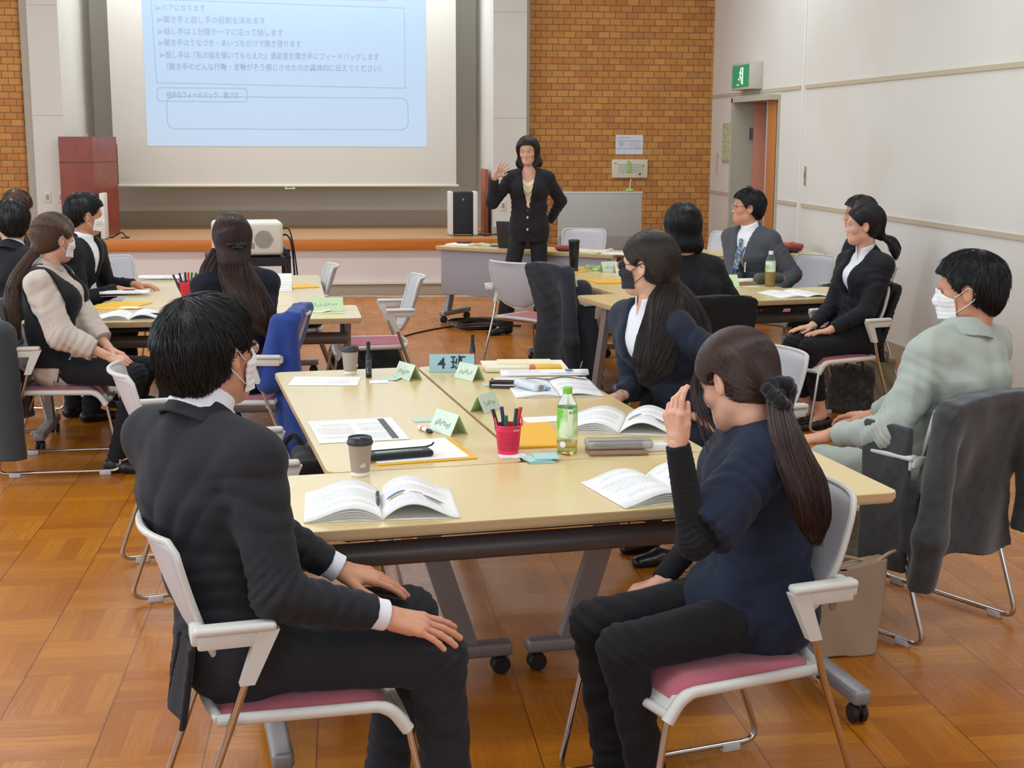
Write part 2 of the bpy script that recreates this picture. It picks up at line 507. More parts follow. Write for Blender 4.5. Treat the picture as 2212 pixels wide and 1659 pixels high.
def hand_mesh(W, d, n, side, curl=0.35, spread=0.10, thumb=0.6, h=0.003, k=1.0):
    """W wrist, d towards the fingers, n out of the back of the hand; side +1 left hand, -1 right hand"""
    d = nrm(d); n = nrm(np.array(n)-np.dot(n, d)*d); y = np.cross(n, d)*(-side)   # y = towards the thumb
    y = -y if False else y
    M = np.stack([d, y, n], 1)
    P = lambda x, yy, z: np.array((x, yy, z))
    fs = []
    kn = [(0.088, 0.030), (0.093, 0.009), (0.089, -0.012), (0.080, -0.031)]
    ln = [(0.042, 0.024, 0.019), (0.046, 0.028, 0.020), (0.042, 0.026, 0.019), (0.033, 0.020, 0.017)]
    palm = [seg(P(-0.02, 0, 0), P(0.02, 0, 0), 0.024, 0.02, ax=(0, 1, 0), sc=1.25)]
    for i, (kx, ky) in enumerate(kn):
        palm.append(seg(P(0.005, ky*0.45, -0.001), P(kx, ky, 0), 0.015, 0.0115))
    palm.append(seg(P(0.015, 0.018, -0.008), P(0.05, 0.030, -0.010), 0.016, 0.012))
    palm.append(seg(P(0.02, -0.018, -0.008), P(0.06, -0.024, -0.008), 0.014, 0.011))
    pd = union(palm, 0.010)
    cu = curl if hasattr(curl, '__len__') else [curl*0.9, curl, curl*1.1, curl*1.25]
    fing = []
    for i, (kx, ky) in enumerate(kn):
        a = cu[i]*0.7; sp = (1.5-i)*spread
        p = P(kx, ky, 0); r = [0.0092, 0.0094, 0.009, 0.0078][i]
        ch = []
        for j, L in enumerate(ln[i]):
            q = p+L*P(math.cos(a)*math.cos(sp), math.sin(sp)*math.cos(a), -math.sin(a))
            r2 = r*0.93; ch.append(seg(p, q, r, r2)); p = q; r = r2; a += cu[i]*1.0
        fing.append(union(ch, 0.003))
    t0, t1 = P(0.022, 0.022, -0.010), P(0.048+0.01*(1-thumb), 0.030+0.028*thumb, -0.016)
    t2 = t1+0.033*nrm((0.85, 0.5*thumb, -0.15)); t3 = t2+0.026*nrm((0.95, 0.15*thumb, -0.2))
    fing.append(union([seg(t0, t1, 0.015, 0.0115), seg(t1, t2, 0.0108, 0.0098), seg(t2, t3, 0.0098, 0.0082)], 0.004))
    def f(Q):
        dd = fing[0](Q)
        for g in fing[1:]: dd = np.minimum(dd, g(Q))
        return smin(pd(Q), dd, 0.007)
    f.pts = pd.pts+[p for g in fing for p in g.pts]
    V, Q = sdf_mesh(f, h, pad=0.008)
    if np.linalg.det(M) < 0: Q = Q[:, ::-1]
    return (V*k)@M.T+np.array(W), Q

def ik(S, Wp, L1, L2, pole):
    S, Wp = np.array(S, float), np.array(Wp, float); v = Wp-S; D = np.linalg.norm(v)
    if D > (L1+L2)*0.995: v *= (L1+L2)*0.995/D; D = (L1+L2)*0.995; Wp = S+v
    a = (L1*L1-L2*L2+D*D)/(2*D); hgt = math.sqrt(max(0, L1*L1-a*a)); u = v/D
    p = np.array(pole, float); p = nrm(p-u*p.dot(u))
    return S+u*a+p*hgt, Wp

def tracef(f, P, flow, S, step, off=0.001, lift=0.0, rng=None, stop=None):
    out = [P]; N = len(P); j = rng.normal(0, 1, (N, 3)); dead = np.zeros(N, bool)
    for s in range(S-1):
        P0 = P; g = grad(f, P.astype(F32)); d = flow(P); d = d/(np.linalg.norm(d, axis=1, keepdims=True)+1e-9)+0.06*j
        d = d-(d*g).sum(1, keepdims=True)*g
        d /= np.linalg.norm(d, axis=1, keepdims=True)+1e-9
        P = P+step*d
        P = to_surface(f, P.astype(F32), off+lift*(s/(S-1))**2, it=1)
        if stop is not None: dead |= stop(P)
        P = np.where(dead[:, None], P0+(P-P0)*0.02, P)
        out.append(P)
    return np.stack(out, 1)

def hair_build(style, h, n, rng, tail=None, Hi=None, opt={}):
    """returns mesh parts in head space"""
    zl = None; parts = []; tails = []
    if style == 'short':
        f = blob((-0.016, 0, 0.036), (0.120, 0.097, 0.107))
        f = union([f, blob((-0.075, 0, -0.02), (0.042, 0.062, 0.062))], 0.03)
        zz = [-0.2, -0.075, -0.045, -0.01, 0.02, 0.055, 0.075, 0.2]; xx = [-0.062, -0.050, -0.030, 0.016, 0.040, 0.062, 0.12, 0.12]
        zmin = -0.088
        flow = lambda P: np.stack([P[:, 0]+0.055, P[:, 1]*1.2, -0.35+0*P[:, 0]-np.clip(-(P[:, 2]-0.06), 0, 1)*8], 1)*np.array([1, 1, 0.12])+np.stack([0*P[:, 0], 0*P[:, 0], -np.clip(0.13-P[:, 2], 0, 0.2)], 1)
        S, step, lift, r0 = 8, 0.008, 0.006, 0.0013
    elif style == 'pony':
        T = opt.get('tie', (-0.112, 0, -0.062))
        f = union([blob((-0.018, 0, 0.037), (0.118, 0.094, 0.106)), seg((-0.055, 0, -0.015), T, 0.060, 0.026, ax=(0, 1, 0), sc=1.12)], 0.04)
        zz = [-0.2, -0.07, -0.04, -0.005, 0.03, 0.06, 0.088, 0.2]; xx = [-0.050, -0.034, -0.016, 0.014, 0.054, 0.080, 0.10, 0.12]
        zmin = -0.100
        Ta = np.array(T)
        flow = lambda P: (Ta-P)+np.stack([0*P[:, 0], 0*P[:, 0], np.clip(P[:, 0]+0.0, -1, 0.1)*0.3-0.0], 1)
        S, step, lift, r0 = 14, 0.012, 0.0, 0.0012
    elif style == 'bob':
        L = opt.get('len', -0.125); fx = opt.get('face', 0.045); fl = opt.get('flare', 0.0)
        f = union([blob((-0.03, 0.082, L+0.04), (0.04+fl, 0.026+fl, 0.045)), blob((-0.03, -0.082, L+0.04), (0.04+fl, 0.026+fl, 0.045)), blob((-0.012, 0, 0.036), (0.118, 0.098, 0.108)), seg((-0.018, 0, 0.03), (-0.028, 0, L+0.05), 0.088, 0.082, ax=(0, 1, 0), sc=1.12)], 0.03)
        zz = [-0.3, -0.10, -0.03, 0.03, 0.060, 0.078, 0.2]; xx = [fx-0.02, fx-0.01, fx, fx+0.015, fx+0.035, 0.14, 0.14]
        zmin = L
        flow = lambda P: np.stack([P[:, 0]*0.6, P[:, 1]*0.8, -0.08-0.3*np.clip(0.1-P[:, 2], 0, 0.2)], 1)
        S, step, lift, r0 = 14, 0.014, 0.0, 0.0012
    elif style == 'long':
        f = union([blob((-0.014, 0, 0.036), (0.115, 0.092, 0.103)), seg((-0.03, 0, 0.02), (-0.045, 0, -0.11), 0.078, 0.07, ax=(0, 1, 0), sc=1.15)], 0.03)
        zz = [-0.3, -0.05, -0.01, 0.03, 0.06, 0.088, 0.2]; xx = [0.0, 0.0, 0.015, 0.052, 0.078, 0.10, 0.12]
        zmin = -0.17
        flow = lambda P: np.stack([-0.05+0*P[:, 0], P[:, 1]*0.3, -0.08-0.3*np.clip(0.1-P[:, 2], 0, 0.2)], 1)
        S, step, lift, r0 = 14, 0.014, 0.0, 0.0012
    xl = lambda P: np.interp(P[:, 2], zz, xx).astype(F32)
    base = f
    def f2(P):
        d = smax(base(P), (P[:, 0]-xl(P))*0.8, 0.008)
        d = smax(d, (zmin-P[:, 2])*1.0, 0.01)
        if style in ('short', 'pony'):
            for s in (1, -1): d = smax(d, -(np.linalg.norm((P-A3((-0.002, 0.092*s, -0.008)))/A3((0.9, 1, 1.3)), axis=1)-0.030), 0.005)
        # strand grooves
        ang = np.arctan2(P[:, 1], P[:, 2]-0.03) if style != 'bob' else np.arctan2(P[:, 1], P[:, 0]+0.01)
        if style == 'short': ang = np.arctan2(P[:, 1], P[:, 0]+0.055)
        return d-0.0010*np.sin(ang*34+3*np.sin(P[:, 2]*45))-0.0009*np.sin(ang*71+5*np.sin(P[:, 0]*40))
    f2.pts = f.pts
    parts.append(sdf_mesh(f2, h, pad=0.01))
    if n:
        u = rng.normal(0, 1, (n*3, 3)); u /= np.linalg.norm(u, axis=1, keepdims=True)
        P = (np.array((-0.015, 0, 0.035))+u*0.11).astype(F32)
        P = to_surface(base, P, 0.0015, 4)
        ok = (P[:, 0] < xl(P)+0.002) & (P[:, 2] > zmin+0.03)
        if style == 'short': ok &= (P[:, 2] > -0.075) | (P[:, 0] < -0.05)
        if style in ('short', 'pony'):
            for s in (1, -1): ok &= np.linalg.norm(P-A3((0.004, 0.092*s, -0.006)), axis=1) > 0.036
        P = P[ok][:n]
        Sx = S
        paths = tracef(base, P, flow, Sx, step, 0.0016, lift, rng, stop=lambda Q: (Q[:, 0] > xl(Q)+0.004) | (Q[:, 2] < zmin-0.006) | ((style in ('short', 'pony')) & (np.linalg.norm((np.abs(Q)*A3((0, 1, 0))+Q*A3((1, 0, 1))-A3((-0.002, 0.092, -0.008)))/A3((0.9, 1, 1.3)), axis=1) < 0.031)))
        if style == 'short':
            j = rng.normal(0, 0.0022, (len(P), 1, 3))*np.linspace(0, 1, Sx)[None, :, None]**1.5; paths = paths+j
        parts.append(strand_mesh(paths, r0, r0*0.35))
    if tail is not None:
        for pts, rads, flat, cnt in tail:
            pw = np.array([T if p is None else (np.linalg.inv(Hi)@np.array((*p, 1)))[:3] for p in pts])
            c = np.array(smooth_path(pw, 5)); rr = np.interp(np.linspace(0, 1, len(c)), np.linspace(0, 1, len(rads)), rads)
            T2 = np.gradient(c, axis=0); T2 /= np.linalg.norm(T2, axis=1, keepdims=True)
            wy = (np.linalg.inv(Hi)[:3, :3]@np.array(flat[0])); a = wy-(T2*wy).sum(1, keepdims=True)*T2; a /= np.linalg.norm(a, axis=1, keepdims=True); b = np.cross(T2, a)
            fs = [seg(c[i], c[i+1], rr[i], rr[i+1], ax=a[i], sc=flat[1]) for i in range(0, len(c)-1)]
            ff = union(fs, 0.012)
            AA, CC = a.astype(F32), c.astype(F32)
            def g(P, ff=ff, AA=AA, CC=CC):
                d2 = ((P[:, None, ::1]-CC[None])**2).sum(2); i = d2.argmin(1)
                s = ((P-CC[i])*AA[i]).sum(1)
                return ff(P)+0.003-0.0012*np.sin(s*520+2.5*np.sin(P[:, 2]*23))-0.0012*np.sin(s*1130+1.7*np.sin(P[:, 2]*41))
            g.pts = ff.pts
            parts.append(sdf_mesh(g, h*1.1, pad=0.01))
            th = rng.uniform(0, 2*PI, cnt); q = np.sqrt(rng.uniform(0.6, 1.3, cnt)); t0 = rng.uniform(0, 0.45, cnt)*(rng.random(cnt) < 0.5); t1 = rng.uniform(0.7, 1.04, cnt)
            S2 = 14; tt = t0[:, None]+(t1-t0)[:, None]*np.linspace(0, 1, S2)[None]
            xi = np.clip(tt, 0, 1)*(len(c)-1); i0 = np.minimum(xi.astype(int), len(c)-2); fr = (xi-i0)[..., None]
            lerp = lambda X: X[i0]*(1-fr)+X[i0+1]*fr
            cc, aa, bb, rs = lerp(c), lerp(a), lerp(b), lerp(rr[:, None])
            tw = th[:, None]+0.25*np.sin(tt*5+th[:, None]*3)
            pa = cc+rs*1.03*(q[:, None, None])*(np.cos(tw)[..., None]*aa*flat[1]+np.sin(tw)[..., None]*bb)
            pa += (tt[..., None] > 1)*(tt[..., None]-1)*0.3*T2[-1]
            pa += rng.normal(0, 0.004, (cnt, 1, 3))*tt[..., None]**2
            parts.append(strand_mesh(pa, 0.0013, 0.0005))
    return parts

def person(label, pos, yaw, head, hair, hairmat, top, group=None, seat=0.435, sc=1.0, fem=False, lean=(0.0, 0.0), shyaw=0.0, chest=0.0,
           R=None, L=None, knees=None, ankles=None, footyaw=(0, 0), trousers=None, shoe=None, mask=None, glasses=None, face=False,
           res=0.009, skin=None, stand=None, hstr=900, tail=None, hopt={}, seed=1, headoff=(0.02, 0.0), bare_ankle=False, cuffs=None, neck=0.185, waistx=0.0):
    rng = np.random.default_rng(seed); skin = skin or (SKIN2 if fem else SKIN)
    ya = math.radians(yaw); Wm = np.array(Matrix.Translation((pos[0], pos[1], 0)) @ Matrix.Rotation(ya, 4, 'Z')); Wi = np.linalg.inv(Wm)
    toL = lambda p: (Wi@np.array((*p, 1.0)))[:3]
    dirL = lambda d: Wi[:3, :3]@nrm(d)
    if stand is None: Pc = np.array((0, 0, seat+0.095))
    else: Pc = np.array((0, 0, stand))
    g = 0.90 if fem else 1.0; g *= sc
    Nb = Pc+np.array((lean[0], lean[1], 0.485*sc))
    sy = math.radians(shyaw); lat = np.array((-math.sin(sy), math.cos(sy), 0.0)); fwd = np.array((math.cos(sy), math.sin(sy), 0.0))
    sw = 0.178*g
    Sh = {'L': Nb+lat*sw+np.array((0, 0, -0.055)), 'R': Nb-lat*sw+np.array((0, 0, -0.055))}
    hy = math.radians(head[0])-ya
    Hc = Nb+np.array((headoff[0], headoff[1], neck*sc))
    Hm = np.array(Matrix.Translation(Hc) @ Matrix.Rotation(hy, 4, 'Z') @ Matrix.Rotation(math.radians(-head[1]), 4, 'Y') @ Matrix.Rotation(math.radians(head[2] if len(head) > 2 else 0), 4, 'X') @ Matrix.Diagonal((sc*0.985 if fem else sc,)*3+(1,)))
    kn = knees or [(0.42*sc, 0.10, seat+0.05), (0.42*sc, -0.10, seat+0.05)]
    an = ankles or [(kn[0][0]-0.01, kn[0][1], 0.085), (kn[1][0]-0.01, kn[1][1], 0.085)]
    hips = [Pc+np.array((0, 0.088*g, -0.01)), Pc+np.array((0, -0.088*g, -0.01))]
    arms = {}
    for s, A in (('L', L), ('R', R)):
        sgn = 1 if s == 'L' else -1
        if A is None: A = dict(w=None)
        if A.get('w') is None:
            w = np.array((0.30*sc, sgn*0.09, seat+0.165)); d = np.array((0.9, -sgn*0.3, -0.15)); n = np.array((0.1, 0, 1.0))
        else:
            w = toL(A['w']); d = dirL(A.get('d', (1, 0, 0))); n = dirL(A.get('n', (0, 0, 1)))
        pole = A.get('pole', (-0.5, sgn*0.6, -0.7))
        E, w2 = ik(Sh[s], w, 0.285*sc, 0.25*sc, pole)
        arms[s] = dict(E=E, W=w2, d=d, n=n, curl=A.get('curl', 0.3), spread=A.get('spread', 0.08), thumb=A.get('thumb', 0.6), show=A.get('show', True))
    wx = np.array((waistx, 0, 0))
    def torso(e):
        w = Pc*0.62+Nb*0.38+np.array((-0.012+chest*0.3, 0, 0))+wx; c = Pc*0.28+Nb*0.72+np.array((chest, 0, 0))+wx*0.5
        fs = [seg(hips[0]*0.8+hips[1]*0.2, hips[1]*0.8+hips[0]*0.2, 0.118*g+e),
              seg(Pc+np.array((0.0, 0, 0.02)), w, 0.108*g+e, 0.100*g+e, ax=(0, 1, 0), sc=1.32),
              seg(w, c, 0.100*g+e, 0.110*g+e, ax=lat, sc=1.36),
              seg(c, Nb+np.array((-0.005, 0, -0.085)), 0.108*g+e, 0.080*g+e, ax=lat, sc=1.6),
              seg(Sh['L']*0.93+Sh['R']*0.07, Sh['R']*0.93+Sh['L']*0.07, 0.058*g+e*0.8),
              seg(Nb+np.array((-0.012, 0, -0.02)), Sh['L']+np.array((0, 0, 0.01)), 0.052*g+e*0.6, 0.045*g+e*0.6), seg(Nb+np.array((-0.012, 0, -0.02)), Sh['R']+np.array((0, 0, 0.01)), 0.052*g+e*0.6, 0.045*g+e*0.6)]
        if fem: fs += [blob(c+fwd*0.07+lat*0.07*g+np.array((0, 0, 0.0)), (0.06+e,)*3), blob(c+fwd*0.07-lat*0.07*g, (0.06+e,)*3)]
        return fs
    # ---- body (one continuous figure)
    nk = Hm[:3, :3]@np.array((-0.022, 0, -0.06))+Hc
    core = union(torso(-0.012), 0.045)
    core = union([core, seg(Nb+np.array((-0.005, 0, -0.06)), nk, 0.062*g, 0.054*g)], 0.035)
    limbs = [core]
    for s in 'LR':
        A = arms[s]; limbs.append(union([seg(Sh[s], A['E'], 0.046*g, 0.037*g), seg(A['E'], A['W'], 0.038*g, 0.0255*g)], 0.02))
    for i in (0, 1):
        limbs.append(union([seg(hips[i], kn[i], 0.078*g, 0.056*g), seg(kn[i], an[i], 0.052*g, 0.033*g), seg(an[i], np.array(an[i])+np.array((0.085*math.cos(math.radians(footyaw[i])), 0.085*math.sin(math.radians(footyaw[i])), -0.058)), 0.026, 0.016)], 0.03))
    body = union(limbs, 0.025)
    parts = [sdf_mesh(body, max(res, 0.008)), None]
    V, Q = head_mesh(fem, 0.004 if res < 0.0085 or face else 0.005)
    parts[1] = (V@Hm[:3, :3].T+Hm[:3, 3], Q)
    for s in 'LR':
        A = arms[s]
        if A['show']:
            parts.append(hand_mesh(A['W'], A['d'], A['n'], 1 if s == 'L' else -1, A['curl'], A['spread'], A['thumb'], h=0.003 if res < 0.0075 else 0.004, k=0.92*g if fem else g*0.98))
    root = link('person', mesh_from('person', parts), None, [skin], loc=(pos[0], pos[1], 0), rz=ya)
    tag(root, label, 'person', group)
    # ---- top garment
    e = top.get('e', 0.014); tf = torso(e)
    if stand is None:
        hem = top.get('hem', seat+0.012)
        tf += [seg(Pc+np.array((-0.01, 0, 0.0)), Pc+np.array((0.09, 0, 0.0)), 0.116*g+e, 0.095*g+e, ax=(0, 1, 0), sc=1.42)]
    else:
        hem = top.get('hem', stand-0.13)
        tf += [seg(Pc+np.array((0, 0, 0.06)), Pc+np.array((0, 0, -0.14)), 0.104*g+e, 0.125*g+e, ax=(0, 1, 0), sc=1.36)]
    J = union(tf, 0.045)
    J = inter(J, lambda P, hem=hem: hem-P[:, 2]+0.004*np.sin(P[:, 1]*38+P[:, 0]*21), 0.006)
    slv = []
    for s in 'LR':
        A = arms[s]; u = nrm(A['W']-A['E']); end = top.get('sleeve', 'long')
        q = top.get('puff', 0.0)
        up = seg(Sh[s], A['E'], 0.060*g+e*0.5+q*0.3, 0.047*g+e*0.5+q)
        if end == 'long':
            slv.append(union([up, seg(A['E'], A['W']-u*top.get('cuffgap', 0.022), 0.046*g+e*0.5+q, 0.034*g+e*0.35+q*top.get('puffend', 0.3), cut='b')], 0.02))
        elif end == 'short':
            mid = Sh[s]*0.12+A['E']*0.88
            slv.append(seg(Sh[s], mid, 0.062*g+e*0.5, 0.080*g+e*0.4, cut='b'))
        elif end == 'elbow3':
            slv.append(union([up, seg(A['E'], A['W']-u*0.075, 0.046*g+e*0.5+q, 0.045*g+q*0.6, cut='b')], 0.02))
    if top.get('pad', True):
        for s, sg in (('L', 1), ('R', -1)):
            J = union([J, seg(Nb*0.55+Sh[s]*0.45+np.array((0, 0, 0.012)), Sh[s]+lat*sg*0.018+np.array((0, 0, 0.016)), 0.045*g+e*0.5, 0.040*g+e*0.5)], 0.03)
    J = union([J]+slv, 0.022)
    ax = nrm(nk-Nb)
    J = minus(J, seg(Nb+ax*0.005+fwd*0.012, Nb+ax*0.16, 0.054*g, 0.062*g), 0.012)
    if top.get('collar'):
        cr = ring(Nb+ax*0.024-fwd*0.004, nrm(ax*0.88+fwd*0.42), 0.072*top.get('colR', 1.0)*g, 0.032, 0.005, -0.30, lat, 1.10)
    vd = top.get('V')
    if not top.get('collar'): cr = None
    def vreg(w0, depth, shift=0.0):
        z1 = Nb[2]+0.03; z0 = Nb[2]-depth
        def f(P):
            q = P-A3(Nb); l = np.abs(q@A3(lat)+shift*(Nb[2]-P[:, 2])); fr = q@A3(fwd)
            w = w0*np.clip((P[:, 2]-z0)/(z1-z0), 0, 1)
            return np.maximum(np.maximum(l-w, -fr-0.0), z0-P[:, 2])
        return f
    if vd:
        vr = vreg(0.075*g, vd)
        J0 = J
        def J1(P, J0=J0, vr=vr):
            v = vr(P); d = J0(P)
            d = d-0.006*np.clip(1-np.abs(v-0.024)/0.026, 0, 1)**0.5*(v > -0.002)*(v < 0.05)*((P-A3(Nb))@A3(fwd) > 0.02)
            return smax(d, -v, 0.004)
        J1.pts = J0.pts; J = J1
    FL = []
    for s in 'LR':
        A = arms[s]; u = nrm(A['W']-A['E']); u1 = nrm(A['E']-Sh[s])
        FL += [(A['E'], 0.075, u+u1*0.6, 0.050, 0.0075, 1.0), (A['E']*0.5+A['W']*0.5, 0.08, u+lat*0.4, 0.09, 0.005, 2.0), (Sh[s]+u1*0.09, 0.08, u1+lat*0.3, 0.08, 0.006, 0.3)]
    FL += [(Pc*0.7+Nb*0.3, 0.16, (0.25, 0.35, 0.9), 0.10, 0.007, 0.5), (Pc+np.array((0.08, 0, 0.0)), 0.14, (0.7, 0.4, 0.6), 0.09, 0.008, 1.3), (Nb*0.7+Pc*0.3-fwd*0.1, 0.15, lat+np.array((0, 0, 0.5)), 0.14, 0.004, 0.9)]
    FL += [((c[0] if not isinstance(c[0], str) else None), *c[1:]) for c in top.get('folds', [])]
    J = wrinkle(folds(J, FL), top.get('wr', 0.0018), 0.11, seed)
    sdf_obj(top.get('name', 'jacket'), J, res, top['mat'], root)
    if cr is not None:
        if vd: cr = minus(cr, vreg(0.075*g, vd), 0.003)
        sdf_obj('collar', wrinkle(cr, 0.001, 0.06, seed), min(res, 0.0036) if res < 0.008 else 0.0045, top['mat'], root)
    # ---- layer beneath
    if top.get('inner'):    # long sleeves showing under a short sleeve
        fs = []
        for s in 'LR':
            A = arms[s]; u = nrm(A['W']-A['E'])
            fs.append(union([seg(Sh[s], A['E'], 0.050*g, 0.045*g), seg(A['E'], A['W']-u*0.004, 0.044*g, 0.033*g, cut='b')], 0.02))
        fi = union(fs, 0.0)
        FI = []
        for s in 'LR':
            A = arms[s]; u = nrm(A['W']-A['E']); FI += [(A['E'], 0.08, u, 0.026, 0.004, 0.6), (A['W']-u*0.06, 0.06, u, 0.022, 0.002, 0.2)]
        sdf_obj('long_sleeve_shirt', folds(fi, FI), res*0.85, top['inner'], root)
    if top.get('shirt'):
        fs = [ring(Nb+ax*top.get('shc', 0.040)-fwd*0.002, nrm(ax*0.88+fwd*0.40), 0.0625*g, 0.032, 0.0038, -0.22, lat, 1.06)]
        if vd:
            fs = [minus(fs[0], vreg((0.012 if top.get('tie') else 0.034)*g, 0.12), 0.004)]
            sh = inter(union(torso(e-0.012), 0.045), vreg(0.095*g, vd+0.04))
            sh = union([sh, inter(seg(Nb+np.array((0, 0, -0.06)), Nb+ax*0.035, 0.074*g, 0.066*g), vreg(0.095*g, vd+0.04))], 0.01)
            sh = minus(sh, seg(Nb+ax*0.03+fwd*0.008, Nb+ax*0.16, 0.052*g, 0.056*g), 0.004)
            if fem: sh = minus(sh, vreg(0.020*g, 0.03))
            for q in (1, -1):
                fs.append(seg(Nb+fwd*0.062*g+lat*q*0.014-np.array((0, 0, 0.008)), Nb+fwd*0.072*g+lat*q*0.038-np.array((0, 0, 0.05)), 0.007, 0.012))
            fs.append(sh)
        sdf_obj('shirt', union(fs, 0.006), 0.0036 if res < 0.008 else 0.0042, top['shirt'], root)
    if cuffs:
        for s in 'LR':
            A = arms[s]; u = nrm(A['W']-A['E'])
            b = A['W']+u*0.002
            sdf_obj('shirt_cuff', minus(seg(A['W']-u*0.045, b, 0.034*g, 0.0345*g, cut='b'), seg(A['W']-u*0.02, b+u*0.02, 0.0290*g)), 0.0028, cuffs, root)
    if top.get('vest'):
        v = union(torso(e+0.017), 0.045); v = inter(v, lambda P: (Pc[2]+0.0)-P[:, 2]+0.01*np.sin(P[:, 1]*20), 0.006)
        for s in 'LR': v = minus(v, seg(Sh[s]+lat*(0.012 if s == 'L' else -0.012), Sh[s]*0.55+arms[s]['E']*0.45, 0.082, 0.080), 0.01)
        v = minus(v, seg(Nb+ax*0.0+fwd*0.01, Nb+ax*0.16, 0.066*g, 0.085*g), 0.012)
        v = minus(v, vreg(0.11, 0.2))
        sdf_obj('vest', v, res, top['vest'], root)
    if top.get('tie'):
        tp = [Nb+fwd*(0.088*g+e)+np.array((0, 0, -0.052)), Nb+fwd*(0.104*g+e)+np.array((chest*0.4, 0, -0.13)), Nb+fwd*(0.118*g+e)+np.array((chest, 0, -0.25))]
        sdf_obj('necktie', union([seg(tp[0], tp[1], 0.006, 0.007, ax=lat, sc=2.4), seg(tp[1], tp[2], 0.007, 0.008, ax=lat, sc=3.4), blob(tp[0]+fwd*0.002, (0.012, 0.016, 0.014))], 0.006), 0.004, top['tie'], root)
    # ---- trousers
    tr = trousers or M_['black_trousers']
    tl = top.get('tleg', 1.0)
    fs = [seg(hips[0]*0.85+hips[1]*0.15, hips[1]*0.85+hips[0]*0.15, 0.120*g), seg(Pc, Pc+np.array((0, 0, 0.07)), 0.108*g, 0.10*g, ax=(0, 1, 0), sc=1.3)]
    T0 = union(fs, 0.03); lg = [T0]; FT = []
    for i in (0, 1):
        k_, a_ = np.array(kn[i], float), np.array(an[i], float); u = nrm(a_-k_)
        end = a_-u*(0.10 if bare_ankle else (-0.02 if stand is None else -0.055))
        lg.append(union([seg(hips[i], k_, 0.090*g, 0.068*g*tl), seg(k_, end, 0.064*g*tl, top.get('hemr', 0.052)*g*tl, cut='b')], 0.025))
        FT += [(k_, 0.09, u+nrm(k_-hips[i]), 0.07, 0.006, 1.0+i), (hips[i]+np.array((0.07, 0, 0.03)), 0.1, (0.7, 0.5, 0.2), 0.08, 0.007, 0.4), (a_, 0.10, u, 0.08, 0.006, 0.2), ((k_+a_)/2, 0.12, u+np.array((0, 0.7, 0)), 0.12, 0.004, 0.8)]
    T = union(lg, 0.022)
    if stand is None: T = inter(T, lambda P: (seat-0.004)-P[:, 2]-1e3*(P[:, 0] > 0.24), 0.008)
    sdf_obj('trousers', wrinkle(folds(T, FT), 0.0012, 0.13, seed+5), res, tr, root)
    # ---- shoes
    sm = shoe or M_['black_shoe']
    for i in (0, 1):
        a_ = np.array(an[i], float); fy = math.radians(footyaw[i]); c, s_ = math.cos(fy), math.sin(fy)
        fx = lambda x, z, y=0.0: np.array((a_[0]+c*x-s_*y, a_[1]+s_*x+c*y, z))
        sd = (-s_, c, 0)
        fs = [seg(fx(-0.045, 0.036), fx(0.05, 0.034), 0.034, 0.034, ax=sd, sc=1.05), seg(fx(0.05, 0.030), fx(0.155, 0.020), 0.036, 0.024, ax=sd, sc=1.3)]
        if not bare_ankle: fs.append(seg(fx(-0.02, 0.05), fx(-0.005, 0.085), 0.034, 0.034))
        S_ = union(fs, 0.02); S_ = inter(S_, lambda P: 0.001-P[:, 2], 0.003)
        if bare_ankle: S_ = minus(S_, seg(fx(-0.03, 0.09), fx(0.08, 0.075), 0.04, 0.035), 0.004)
        if top.get('heels'):
            S_ = minus(S_, seg(fx(0.02, -0.012), fx(0.045, -0.012), 0.03, 0.03, ax=sd, sc=2), 0.004)
        sdf_obj('shoe', S_, 0.0055, sm, root)
    # ---- head wear
    hp = hair_build(hair, 0.0045 if res < 0.0075 else 0.0055, hstr, rng, tail=[(tuple(None if p is None else toL(p) for p in t[0]), t[1], (dirL(t[2][0]), t[2][1]), t[3]) for t in (tail or [])] or None, Hi=Hm, opt=hopt)
    Hb = [(V@Hm[:3, :3].T+Hm[:3, 3], Q) for V, Q in hp]
    link('hair', mesh_from('hair', Hb), root, [hairmat])
    hx = lambda p: Hm[:3, :3]@np.array(p, float)+Hm[:3, 3]
    if mask:
        hs = head_sdf(fem)
        def mk(P):
            d = hs(P); an_ = np.abs(np.arctan2(P[:, 1], P[:, 0]-0.0))
            reg = np.maximum(np.abs(P[:, 2]+0.052-0.012*np.cos(an_*1.5))-(0.056-0.020*an_), (an_-1.12)*0.07)
            pl = 0.0007*np.sin(P[:, 2]*420)
            return np.maximum(np.abs(d-0.007-pl)-0.0026, reg)
        V, Q = sdf_mesh(mk, 0.0028, lo=(0.0, -0.085, -0.125), hi=(0.125, 0.085, 0.02))
        mo = link('face_mask', mesh_from('face_mask', [(V@Hm[:3, :3].T+Hm[:3, 3], Q)]), root, [mask])
        for s in (1, -1):
            m = MB()
            m.tube([hx(p) for p in smooth_path([(0.044, 0.062*s, -0.018), (0.02, 0.076*s, -0.004), (-0.006, 0.088*s, 0.016), (-0.028, 0.090*s, 0.010), (-0.030, 0.086*s, -0.018), (-0.008, 0.080*s, -0.038), (0.035, 0.060*s, -0.068)], 4)], 0.0016, 6)
            m.build('ear_loop', mask, mo)
    if glasses:
        m = MB()
        for s in (1, -1):
            m.tube([hx((0.098+0.004*math.cos(t)-0.0, s*0.034+0.0235*math.cos(t), 0.004+0.017*math.sin(t))) for t in np.linspace(0, 2*PI, 21)[:-1]], 0.0014, 6, closed=True)
            m.tube([hx(p) for p in [(0.096, s*0.057, 0.008), (0.06, s*0.076, 0.010), (0.0, s*0.087, 0.012), (-0.02, s*0.088, -0.004)]], 0.0013, 6)
        m.tube([hx((0.1, -0.011, 0.008)), hx((0.104, 0, 0.011)), hx((0.1, 0.011, 0.008))], 0.0013, 6)
        go = m.build('glasses', glasses, root)
        ml = MB()
